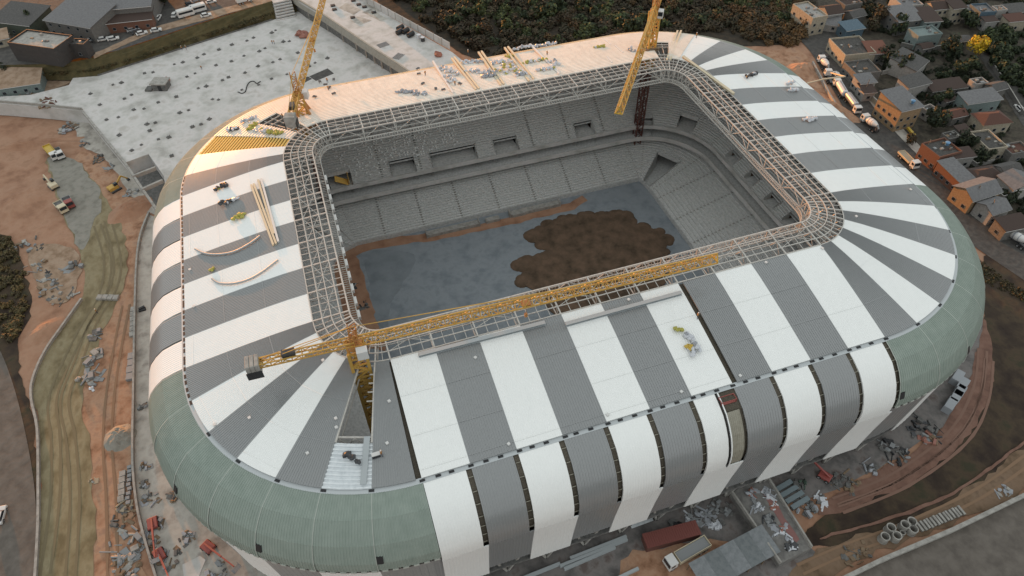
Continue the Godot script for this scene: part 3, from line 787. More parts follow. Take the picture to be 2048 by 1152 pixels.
		var line := smooth(q[0], false, 6)
		for side in [-.95, .95]:
			var rm := MB.new()
			var prev := []
			for k in line.size():
				var t: Vector2 = (line[mini(k + 1, line.size() - 1)] - line[maxi(k - 1, 0)]).normalized()
				var nn := Vector2(-t.y, t.x)
				var p: Vector2 = line[k] + nn * side
				var wd := .28 + .14 * jitter.get_noise_2d(p.x * 20, p.y * 20)
				var cur := [Vector3(p.x - nn.x * wd, q[2], p.y - nn.y * wd), Vector3(p.x + nn.x * wd, q[2], p.y + nn.y * wd)]
				if prev.size() > 0: rm.quad(prev[0], prev[1], cur[1], cur[0])
				prev = cur
			inst(self, numbered("wheel_rut"), rm.mesh(q[1])).set_meta("kind", "structure")
	ground("road", [Vector2(23.7, 90.5), Vector2(38.4, 89.5), Vector2(56.0, 89.0), Vector2(78.2, 87.6), Vector2(115.9, 84.3), Vector2(91.6, 124.7), Vector2(17.3, 99.6)], 0.05, M.old_asphalt, 0)
	ground("street", smooth([Vector2(146.0, -100.1), Vector2(143.8, -86.0), Vector2(138.4, -69.3), Vector2(130.3, -44.0), Vector2(125.1, -20.8), Vector2(123.8, 1.8), Vector2(122.5, 17.9), Vector2(124.3, 31.1), Vector2(129.9, 51.0), Vector2(142.1, 47.7), Vector2(136.6, 29.4), Vector2(136.8, 11.2), Vector2(136.5, -8.2), Vector2(138.5, -27.6), Vector2(142.1, -46.5), Vector2(147.7, -66.8), Vector2(153.9, -86.5), Vector2(164.3, -89.2), Vector2(168.0, -94.1), Vector2(160.1, -103.2)], false, 4), 0.06, M.asphalt, 0)
	ground("sidewalk", smooth([Vector2(142.9, 47.0), Vector2(136.6, 29.4), Vector2(136.8, 11.2), Vector2(136.5, -8.2), Vector2(138.5, -27.6), Vector2(142.1, -46.5), Vector2(147.7, -66.8), Vector2(153.9, -86.5), Vector2(156.9, -86.7), Vector2(150.3, -65.9), Vector2(145.4, -46.7), Vector2(142.2, -28.4), Vector2(140.2, -9.3), Vector2(140.3, 10.5), Vector2(140.6, 28.2), Vector2(145.7, 46.0)], false, 4), 0.18, M.apron_concrete, 0, 0.0)
	ground("cut_bank", smooth([Vector2(133.5, -91.7), Vector2(141.1, -91.1), Vector2(137.8, -74.1), Vector2(127.5, -42.4), Vector2(124.4, -25.1), Vector2(113.2, -20.4), Vector2(120.1, -58.4), Vector2(120.3, -92.3)], true, 4), 0.0, M.orange_earth, .9)
	ground("neighbourhood_ground", [Vector2(155.1, -79.9), Vector2(155.1, -88.2), Vector2(160.6, -104.0), Vector2(188.2, -151.0), Vector2(334.4, -97.9), Vector2(170.7, 53.6), Vector2(144.4, 45.5), Vector2(140.6, 28.2), Vector2(140.3, 10.5), Vector2(140.2, -9.3), Vector2(142.2, -28.4), Vector2(145.4, -46.7)], -0.05, M.garden, .5)
	ground("back_lane", smooth([Vector2(204.2, -62.4), Vector2(195.9, -45.9), Vector2(188.2, -30.9), Vector2(180.5, -14.3), Vector2(174.5, 3.8), Vector2(182.6, 3.9), Vector2(191.6, -16.6), Vector2(199.2, -37.5), Vector2(206.7, -53.5), Vector2(211.7, -63.8)], true, 4), 0.05, M.asphalt, .3)
	ground("forest_ground", [Vector2(-15.3, -225.0), Vector2(-8.9, -184.2), Vector2(14.5, -130.0), Vector2(25.3, -118.1), Vector2(85.1, -109.0), Vector2(135.7, -95.2), Vector2(147.4, -95.3), Vector2(160.6, -104.0), Vector2(190.4, -150.2)], 0.0, M.forest_floor, .8)
	# top left: podium deck, green bank, upper road
	ground("upper_road", [Vector2(-187.4, -173.2), Vector2(-135.2, -157.3), Vector2(-112.1, -159.4), Vector2(-82.0, -171.6), Vector2(-52.9, -182.3), Vector2(-31.6, -194.8), Vector2(-31.4, -268.0), Vector2(-248.8, -348.2)], 10.0, M.asphalt, 0)
	ground("road_verge", [Vector2(-119.8, -156.3), Vector2(-112.2, -161.4), Vector2(-100.7, -168.8), Vector2(-78.1, -173.7), Vector2(-53.0, -181.4), Vector2(-49.6, -184.1), Vector2(-53.5, -186.4), Vector2(-79.9, -179.8), Vector2(-101.5, -173.4), Vector2(-113.6, -164.3), Vector2(-120.7, -159.7)], 10.12, M.pale_earth, .4, 9.9)
	strip("grass_bank", [Vector2(-190.7, -173.4), Vector2(-144.8, -159.0), Vector2(-120.9, -152.7), Vector2(-89.3, -163.5), Vector2(-54.9, -175.6), Vector2(-34.5, -182.5)], [Vector2(-188.0, -176.1), Vector2(-135.2, -157.3), Vector2(-111.9, -159.4), Vector2(-81.6, -171.0), Vector2(-53.0, -181.4), Vector2(-32.4, -188.9)], 4.4, 10.02, M.grass_slope, 7, .3)
	ground("lower_court", [Vector2(-186.9, -155.2), Vector2(-153.2, -145.7), Vector2(-142.0, -147.9), Vector2(-130.7, -152.9), Vector2(-120.2, -151.0), Vector2(-135.0, -161.8), Vector2(-192.5, -180.4)], 3.9, M.pale_earth, .5, 0.0)

func build_podium() -> void:
	var o := thing("podium_deck", "wide pale concrete podium deck dotted with dark column stubs behind the stadium", "deck", Vector3.ZERO)
	var mb := MB.new()
	mb.slab([Vector2(-159.4, -147.2), Vector2(-152.5, -144.1), Vector2(-137.0, -136.2), Vector2(-124.2, -129.1), Vector2(-108.8, -92.6), Vector2(-101.7, -94.9), Vector2(-96.9, -81.2), Vector2(-94.4, -51.8), Vector2(-83.8, -57.2), Vector2(-40.8, -67.4), Vector2(12.6, -78.2), Vector2(8.4, -107.2), Vector2(-6.6, -123.9), Vector2(-36.6, -166.4), Vector2(-43.1, -179.5), Vector2(-54.8, -175.2), Vector2(-89.1, -163.5), Vector2(-120.6, -152.3), Vector2(-129.3, -153.9), Vector2(-130.3, -149.1), Vector2(-143.0, -146.6), Vector2(-160.0, -150.8)], 0.0, 5.0)
	part(o, "slab", mb, M.slab_concrete)
	wall_run(o, "parapet", [Vector2(-159.5, -147.9), Vector2(-152.6, -144.8), Vector2(-137.1, -136.9), Vector2(-124.2, -129.7)], .5, 3.0, 5.9, M.wall_concrete)
	wall_run(o, "edge_beam", [Vector2(-124.2, -129.1), Vector2(-108.8, -92.6), Vector2(-103.1, -76.6), Vector2(-98.2, -63.4)], .7, 4.0, 5.25, M.wall_concrete)
	wall_run(o, "parapet", [Vector2(-120.6, -152.3), Vector2(-89.1, -163.5), Vector2(-54.8, -175.2)], .3, 4.6, 5.5, M.dark_concrete)
	for b in [[Vector3(-106.1, 5.0, -83.9), Vector3(-99.3, 5.0, -86.3)], [Vector3(-103.1, 5.0, -76.1), Vector3(-97.1, 5.0, -78.7)]]:
		beam(o, "cross_beam", b[0], b[1], .8, 1.2, M.wall_concrete)
	var pit := MB.new()
	pit.slab([Vector2(-108.8, -92.6), Vector2(-101.7, -94.9), Vector2(-96.9, -81.2), Vector2(-94.4, -51.8), Vector2(-98.2, -63.4)], 0.2, 0.25)
	part(o, "pit_floor", pit, M.dark_concrete)
	# column stubs: short dark starter columns with bars, on a regular grid
	var stub := MB.new()
	stub.at(0, 0, 0, 1.3, .28, 1.3)
	for e in 6: stub.bar(Vector3(-.5 + .2 * e, .2, .4 - .3 * (e % 3)), Vector3(-.5 + .2 * e + .1, .8, .4 - .3 * (e % 3)), .07)
	var sm := stub.mesh(M.dark_concrete)
	for p in [Vector3(-122.3, 5.0, -139.9), Vector3(-118.6, 5.0, -131.1), Vector3(-115.8, 5.0, -120.3), Vector3(-112.0, 5.0, -120.6), Vector3(-111.2, 5.0, -109.1), Vector3(-106.9, 5.0, -98.7), Vector3(-110.5, 5.0, -132.3), Vector3(-108.2, 5.0, -134.2), Vector3(-114.9, 5.0, -143.7), Vector3(-112.0, 5.0, -144.1), Vector3(-107.1, 5.0, -123.7), Vector3(-103.7, 5.0, -123.2), Vector3(-102.5, 5.0, -112.8), Vector3(-99.8, 5.0, -112.8), Vector3(-98.7, 5.0, -102.3), Vector3(-95.4, 5.0, -102.3), Vector3(-104.1, 5.0, -148.3), Vector3(-101.1, 5.0, -148.0), Vector3(-93.5, 5.0, -151.4), Vector3(-90.4, 5.0, -151.8), Vector3(-99.0, 5.0, -125.8), Vector3(-92.9, 5.0, -127.4), Vector3(-91.8, 5.0, -116.3), Vector3(-88.9, 5.0, -117.0), Vector3(-87.8, 5.0, -106.0), Vector3(-85.0, 5.0, -106.6), Vector3(-82.2, 5.0, -108.8), Vector3(-85.3, 5.0, -130.7), Vector3(-82.5, 5.0, -131.1), Vector3(-89.1, 5.0, -140.4), Vector3(-86.2, 5.0, -141.9), Vector3(-85.1, 5.0, -153.5), Vector3(-82.6, 5.0, -155.4), Vector3(-78.5, 5.0, -145.3), Vector3(-76.9, 5.0, -157.1), Vector3(-71.9, 5.0, -159.4), Vector3(-66.1, 5.0, -160.7), Vector3(-63.4, 5.0, -162.3), Vector3(-62.1, 5.0, -150.5), Vector3(-59.8, 5.0, -152.2), Vector3(-72.8, 5.0, -146.4), Vector3(-68.0, 5.0, -149.0), Vector3(-76.7, 5.0, -133.4), Vector3(-74.5, 5.0, -134.8), Vector3(-68.5, 5.0, -136.0), Vector3(-63.5, 5.0, -139.2), Vector3(-57.9, 5.0, -140.3), Vector3(-55.1, 5.0, -141.6), Vector3(-59.5, 5.0, -128.4), Vector3(-53.8, 5.0, -129.7), Vector3(-52.5, 5.0, -155.0), Vector3(-50.2, 5.0, -154.6), Vector3(-56.1, 5.0, -164.0), Vector3(-54.5, 5.0, -165.6), Vector3(-48.1, 5.0, -144.3), Vector3(-45.3, 5.0, -132.7), Vector3(-42.8, 5.0, -134.5), Vector3(-37.9, 5.0, -136.3), Vector3(-70.4, 5.0, -124.3), Vector3(-64.4, 5.0, -125.8), Vector3(-78.7, 5.0, -120.4), Vector3(-80.7, 5.0, -121.4), Vector3(-94.5, 5.0, -91.2), Vector3(-104.0, 5.0, -100.9), Vector3(-101.5, 5.0, -108.4)]:
		inst(o, "column_stub", sm, Transform3D(Basis(Vector3.UP, .5 + rng.randf_range(-.4, .4)).scaled(Vector3.ONE * rng.randf_range(.65, 1.05)), p))
	# steps to the upper road
	for k in 7:
		var f := k / 6.0
		beam(o, "step", Vector3(-53.2, 5.0, -175.6).lerp(Vector3(-53.0, 10.0, -180.5), f), Vector3(-45.5, 5.0, -176.5).lerp(Vector3(-45.8, 10.0, -181.7), f), 3.4, .5, M.slab_concrete)
	# the small plant room standing on the deck
	var pr := thing("site_hut", "small concrete hut with a flat lid standing on the pale podium deck", "hut", Vector3(-97.7, 5.0, -135.4), -.35)
	var q := MB.new(); q.at(0, 0, 0, 5.0, 2.6, 4.2); part(pr, "wall", q, M.dark_concrete)
	q = MB.new(); q.at(0, 2.6, 0, 5.8, .35, 5.0); part(pr, "roof", q, M.wall_concrete)
	q = MB.new(); q.at(.2, .05, 2.15, 1.2, 2.0, .12); part(pr, "door", q, M.black)
	q = MB.new(); q.at(-4.2, 0, 1.0, 2.4, .6, 3.0); part(pr, "plinth", q, M.dark_concrete)
	for a in [["orange debris net heaped behind the small hut on the podium deck", Vector3(-96.7, 5.0, -139.7), 2.2, 1.4], ["faded orange netting bundle near the far parking building on the podium", Vector3(-44.9, 5.0, -157.4), 3.0, 1.6], ["orange netting hung by the parking building wall behind the crane jib", Vector3(-38.6, 5.0, -174.1), 2.4, 3.2]]:
		var n := MB.new()
		for k in 5: n.blob(Vector3(rng.randf_range(-.8, .8), a[3] * .35, rng.randf_range(-.8, .8)) * Vector3(a[2] * .5, 1, a[2] * .5), Vector3(a[2] * .6, a[3] * .7, a[2] * .6), 7, .3, k + 3)
		var h := thing("debris_net", a[0], "net", a[1]); part(h, "mesh_heap", n, M.orange_net)
	# a hose lying on the deck
	var hp := []
	for p in smooth([Vector2(-71.8, -123.3), Vector2(-70.5, -121.8), Vector2(-69.2, -122.8), Vector2(-68.4, -126.4), Vector2(-67.2, -128.8), Vector2(-65.8, -128.7), Vector2(-64.9, -126.9), Vector2(-63.5, -127.9)], false, 5): hp.append(Vector3(p.x, 5.12, p.y))
	var hose := MB.new(); hose.path(hp, .18, 5)
	var ho := thing("hose", "dark curved hose lying on the podium deck near the yellow crane", "hose"); part(ho, "tube", hose, M.black)
	# dark mats
	for a in [["dark grey rectangular mat on the podium beside the stadium roof edge", [Vector2(-46.2, -125.5), Vector2(-38.9, -128.9), Vector2(-37.2, -124.5), Vector2(-44.2, -121.5)]], ["dark wet patch of membrane sheeting next to the grey mat on the podium", [Vector2(-49.7, -124.2), Vector2(-46.6, -125.6), Vector2(-45.4, -123.4), Vector2(-48.9, -121.4)]]]:
		var mt := MB.new(); mt.slab(a[1], 5.0, 5.06)
		var to := thing("rubber_mat", a[0], "mat"); part(to, "sheet", mt, M.asphalt)

func build_parking() -> void:
	var o := thing("parking_building", "long concrete parking building with open side and flat deck behind the stadium", "building")
	var mb := MB.new()
	mb.slab([Vector2(-48.0, -198.3), Vector2(-42.8, -175.4), Vector2(-35.1, -159.2), Vector2(-22.0, -127.6), Vector2(-14.9, -111.8), Vector2(-7.7, -93.4), Vector2(10.9, -95.4), Vector2(5.9, -113.8), Vector2(-18.4, -167.6), Vector2(-27.6, -190.9)], 10.3, 11.0)
	part(o, "roof_deck", mb, M.slab_concrete)
	wall_run(o, "edge_beam", [Vector2(-48.7, -190.8), Vector2(-42.7, -175.9), Vector2(-35.0, -159.7), Vector2(-21.9, -128.0), Vector2(-14.9, -112.2), Vector2(-7.6, -93.7)], .6, 8.0, 11.6, M.cream_concrete)
	wall_run(o, "back_wall", [Vector2(-48.0, -192.1), Vector2(-41.3, -173.0), Vector2(-32.9, -155.3), Vector2(-19.8, -124.1), Vector2(-13.0, -109.0)], .5, 5.0, 10.2, M.dark_concrete)
	wall_run(o, "side_panel", [Vector2(-34.0, -161.4), Vector2(-29.0, -150.0), Vector2(-24.2, -137.4)], .3, 5.0, 8.0, M.wall_concrete)
	wall_run(o, "side_panel", [Vector2(-19.4, -125.4), Vector2(-14.6, -113.5), Vector2(-9.8, -102.2)], .3, 5.0, 8.0, M.wall_concrete)
	for p in [Vector3(-40.2, 11.0, -170.2), Vector3(-34.3, 11.0, -158.0), Vector3(-30.0, 11.0, -147.3), Vector3(-26.2, 11.0, -138.0), Vector3(-23.6, 11.0, -131.8), Vector3(-21.4, 11.0, -126.7), Vector3(-19.5, 11.0, -122.1), Vector3(-17.1, 11.0, -117.1)]:
		beam(o, "column", Vector3(p.x, 5, p.z), Vector3(p.x, 8.6, p.z), .6, .6, M.wall_concrete)
	# high parapet on the forest side, in separate panels with posts
	var a := Vector3(-18.4, 11.0, -167.6); var b := Vector3(5.7, 11.0, -116.2)
	for k in 14:
		var p: Vector3 = a.lerp(b, (k - 2) / 12.0); var q: Vector3 = a.lerp(b, (k - 1.04) / 12.0)
		beam(o, "parapet_panel", p + Vector3.UP * 1.3, q + Vector3.UP * 1.3, .25, 2.8, M.slab_concrete)
		beam(o, "parapet_post", p + Vector3.UP * .1, p + Vector3.UP * 2.9, .4, .4, M.wall_concrete)
	var labels := ["big dark roll lying leftmost on the parking deck", "dark roll second from the left on the parking deck", "dark roll in the middle of the parking deck cluster", "smaller dark roll rightmost of the cluster on the parking deck"]
	var pos := [Vector3(-9.4, 11.0, -134.1), Vector3(-8.5, 11.0, -137.1), Vector3(-7.1, 11.0, -134.1), Vector3(-5.9, 11.0, -130.7)]
	for k in 4:
		var t := thing("sheet_roll", labels[k], "roll", pos[k] + Vector3(0, .0, 0), .6, "dark rolls on the parking deck")
		var m := MB.new(); m.tube(Vector3(-1.4, .95, 0), Vector3(1.4, .95, 0), .95, .95, 12); part(t, "winding", m, M.black)
		m = MB.new(); m.tube(Vector3(-1.5, .95, 0), Vector3(1.5, .95, 0), .25, .25, 8); part(t, "core", m, M.timber)
	for d in [["white drum with a lid standing by the parking deck parapet", Vector3(-3.3, 11.0, -128.2), "plastic_white"], ["dark drum beside the white drum on the parking deck", Vector3(-2.4, 11.0, -125.8), "dark_paint"]]:
		var t := thing("drum", d[0], "drum", d[1])
		var m := MB.new(); m.tube(Vector3(0, 0, 0), Vector3(0, 1.5, 0), .8, .8, 12); part(t, "body", m, M[d[2]])
		m = MB.new(); m.tube(Vector3(0, 1.5, 0), Vector3(0, 1.6, 0), .85, .8, 12); part(t, "lid", m, M.plastic_white)
	for d in [["rows of grey bars laid flat on the parking deck", Vector3(-17.2, 11.0, -127.9), .3], ["low grey blocks lying near the edge of the parking deck", Vector3(-13.5, 11.0, -117.7), .8]]:
		var t := thing("bar_stack", d[0], "stack", d[1], d[2])
		for k in 5: beam(t, "bar", Vector3(-2, .12, -1.2 + k * .6), Vector3(2, .12, -1.2 + k * .6), .28, .24, M.steel_grey)
	# dark repair patches and mounts on the upper part of the deck
	for pl in [[Vector2(-28.1, -163.5), Vector2(-24.7, -167.0), Vector2(-20.0, -158.8), Vector2(-23.4, -155.5)], [Vector2(-19.9, -156.9), Vector2(-16.0, -158.3), Vector2(-11.5, -147.6), Vector2(-14.6, -147.0)], [Vector2(-25.7, -151.0), Vector2(-22.1, -153.7), Vector2(-17.5, -148.5), Vector2(-22.2, -146.3)], [Vector2(-17.7, -162.6), Vector2(-14.3, -164.2), Vector2(-10.5, -155.4), Vector2(-13.7, -154.7)]]:
		var m := MB.new(); m.slab(pl, 11.0, 11.03); part(o, "deck_patch", m, M.apron_concrete)
	for p in [Vector3(-30.1, 11.0, -166.1), Vector3(-30.0, 11.0, -162.4), Vector3(-24.2, 11.0, -153.1), Vector3(-21.5, 11.0, -167.7), Vector3(-20.0, 11.0, -163.4), Vector3(-18.2, 11.0, -160.5), Vector3(-15.5, 11.0, -154.5)]:
		var m := MB.new(); m.at(p.x, 11.0, p.z, 1.8, .5, 1.4); part(o, "roof_mount", m, M.black)
	var n := MB.new()
	for k in 4: n.blob(Vector3(rng.randf_range(-.8, .8), .5, rng.randf_range(-.6, .6)), Vector3(1.0, 1.1, 1.0), 7, .3, k)
	var h := thing("debris_net", "bright orange netting heap on the parking deck at the stadium edge", "net", Vector3(0.2, 11.0, -113.2)); part(h, "mesh_heap", n, M.orange_net)

# ---------------------------------------------------------------- houses
func house(called: String, label: String, a: Vector3, b: Vector3, f: Vector3, base: float, wall: Material, roof: Material, kind: String, win_near := 2, win_left := 1, category := "house", lot := "houses along the street") -> Node3D:
	# a, b: near left and near right corner of the eaves, f: far left corner
	var u := (b - a); u.y = 0
	var l := u.length(); u /= l
	var w := Vector3(-u.z, 0, u.x)      # towards the viewer
	var d: float = maxf(absf((f - a).dot(w)), 2.0)
	var h := a.y - base
	var c := a + u * l / 2 - w * d / 2
	var o := thing(called, label, category, Vector3(c.x, base, c.z), atan2(-u.z, u.x), lot)
	var mb := MB.new(); mb.at(0, 0, 0, l, h, d)
	part(o, "wall", mb, wall)
	var e := .45
	mb = MB.new()
	var x := l / 2 + e; var z := d / 2 + e
	var r: float = minf(l, d) * .28
	match kind:
		"flat":
			mb.at(0, h + .003, 0, l - .3, .12, d - .3)
			part(o, "roof", mb, roof)
			var g := RandomNumberGenerator.new(); g.seed = hash(label)
			for k in 4:
				mb = MB.new(); mb.chamfer(g.randf_range(-.35, .35) * l, h + .12, g.randf_range(-.35, .35) * d, g.randf_range(.5, 1.6), g.randf_range(.2, .9), g.randf_range(.4, 1.2), .05)
				part(o, "roof_clutter", mb, [M.wall_concrete, M.timber, M.steel_grey, M.dark_concrete][k])
			for q in [[0.0, d / 2 - .1, l + .1, .3], [0.0, -d / 2 + .1, l + .1, .3], [-l / 2 + .1, 0.0, .3, d - .55], [l / 2 - .1, 0.0, .3, d - .55]]:
				mb = MB.new(); mb.at(q[0], h + .002, q[1], q[2], .75, q[3]); part(o, "parapet", mb, wall)
		"gable":
			for s in [1, -1]:
				mb = MB.new()
				var p := [Vector3(-x, h, z * s), Vector3(x, h, z * s), Vector3(x, h + r, 0), Vector3(-x, h + r, 0)]
				var t := Vector3(0, .18, 0)
				if s < 0: p = [p[1], p[0], p[3], p[2]]
				mb.hexa([p[0], p[1], p[2], p[3], p[0] + t, p[1] + t, p[2] + t, p[3] + t])
				part(o, "roof_slope", mb, roof)
			for s in [-1, 1]:
				mb = MB.new()
				mb.hexa([Vector3(s * l / 2 - .1, h, d / 2), Vector3(s * l / 2 + .1, h, d / 2), Vector3(s * l / 2 + .1, h, -d / 2), Vector3(s * l / 2 - .1, h, -d / 2), Vector3(s * l / 2 - .1, h + r - .05, .05), Vector3(s * l / 2 + .1, h + r - .05, .05), Vector3(s * l / 2 + .1, h + r - .05, -.05), Vector3(s * l / 2 - .1, h + r - .05, -.05)])
				part(o, "gable_wall", mb, wall)
		"gable_z":
			for s in [1, -1]:
				mb = MB.new()
				var p := [Vector3(x * s, h, z), Vector3(x * s, h, -z), Vector3(0, h + r, -z), Vector3(0, h + r, z)]
				var t := Vector3(0, .18, 0)
				if s < 0: p = [p[1], p[0], p[3], p[2]]
				mb.hexa([p[0], p[1], p[2], p[3], p[0] + t, p[1] + t, p[2] + t, p[3] + t])
				part(o, "roof_slope", mb, roof)
			for s in [-1, 1]:
				mb = MB.new()
				mb.hexa([Vector3(-l / 2, h, s * d / 2 + .1), Vector3(l / 2, h, s * d / 2 + .1), Vector3(l / 2, h, s * d / 2 - .1), Vector3(-l / 2, h, s * d / 2 - .1), Vector3(-.05, h + r - .05, s * d / 2 + .1), Vector3(.05, h + r - .05, s * d / 2 + .1), Vector3(.05, h + r - .05, s * d / 2 - .1), Vector3(-.05, h + r - .05, s * d / 2 - .1)])
				part(o, "gable_wall", mb, wall)
		"hip":
			var k: float = minf(x, z)
			var tip: float = maxf(x - k, .1)
			var rl := Vector3(-tip, h + r, 0); var rr := Vector3(tip, h + r, 0)
			var pa := Vector3(-x, h, z); var pb := Vector3(x, h, z); var pc := Vector3(x, h, -z); var pd := Vector3(-x, h, -z)
			mb.quad(pa, pb, rr, rl); part(o, "roof_slope", mb, roof)
			mb = MB.new(); mb.quad(pc, pd, rl, rr); part(o, "roof_slope", mb, roof)
			mb = MB.new(); mb.tri(pb, pc, rr); part(o, "roof_slope", mb, roof)
			mb = MB.new(); mb.tri(pd, pa, rl); part(o, "roof_slope", mb, roof)
			mb = MB.new(); mb.at(0, h - .1, 0, x * 2, .1, z * 2); part(o, "eaves", mb, wall)
		"shed":
			mb.hexa([Vector3(-x, h, z), Vector3(x, h, z), Vector3(x, h + r * .5, -z), Vector3(-x, h + r * .5, -z), Vector3(-x, h + .18, z), Vector3(x, h + .18, z), Vector3(x, h + r * .5 + .18, -z), Vector3(-x, h + r * .5 + .18, -z)])
			part(o, "roof", mb, roof)
			mb = MB.new()
			mb.hexa([Vector3(-l / 2, h, d / 2), Vector3(l / 2, h, d / 2), Vector3(l / 2, h, -d / 2), Vector3(-l / 2, h, -d / 2), Vector3(-l / 2, h + .01, d / 2), Vector3(l / 2, h + .01, d / 2), Vector3(l / 2, h + r * .48, -d / 2), Vector3(-l / 2, h + r * .48, -d / 2)])
			part(o, "gable_wall", mb, wall)
	if kind != "flat" and kind != "hip":
		mb = MB.new(); mb.at(0, h - .12, z - .05, x * 2, .2, .14); part(o, "gutter", mb, M.white_paint)
	var floors: int = 2 if h > 5.5 else 1
	for fl in floors:
		var y := 1.0 + fl * 2.9
		for k in win_near: window(o, Vector3(-l / 2 + l * (k + .5) / win_near, y, d / 2), 0.0)
		for k in win_left: window(o, Vector3(-l / 2, y, d / 2 - d * (k + .5) / win_left), -PI / 2)
	return o

var win_frame: Mesh
var win_pane: Mesh
func window(o: Node3D, p: Vector3, turn: float) -> void:
	if win_frame == null:
		var a := MB.new()
		a.at(0, 0, .04, 1.2, .1, .14); a.at(0, 1.1, .04, 1.2, .06, .1); a.at(-.57, .1, .04, .06, 1.0, .1); a.at(.57, .1, .04, .06, 1.0, .1)
		win_frame = a.mesh(M.steel_grey)
		var b := MB.new(); b.at(0, .1, .015, 1.1, 1.0, .04); win_pane = b.mesh(M.glass)
	var f := inst(o, "window", win_frame, Transform3D(Basis(Vector3.UP, turn), p))
	inst(f, "pane", win_pane)

func water_tank(label: String, p: Vector3, m: Material) -> void:
	var t := thing("water_tank", label, "tank", p)
	var mb := MB.new(); mb.lathe(Transform3D(), [Vector2(.55, 0), Vector2(.75, .9), Vector2(.75, 1.0)], 12); part(t, "body", mb, m)
	mb = MB.new(); mb.lathe(Transform3D(), [Vector2(.8, 1.0), Vector2(.8, 1.08), Vector2(.25, 1.25), Vector2(0.01, 1.25)], 12); part(t, "lid", mb, m)

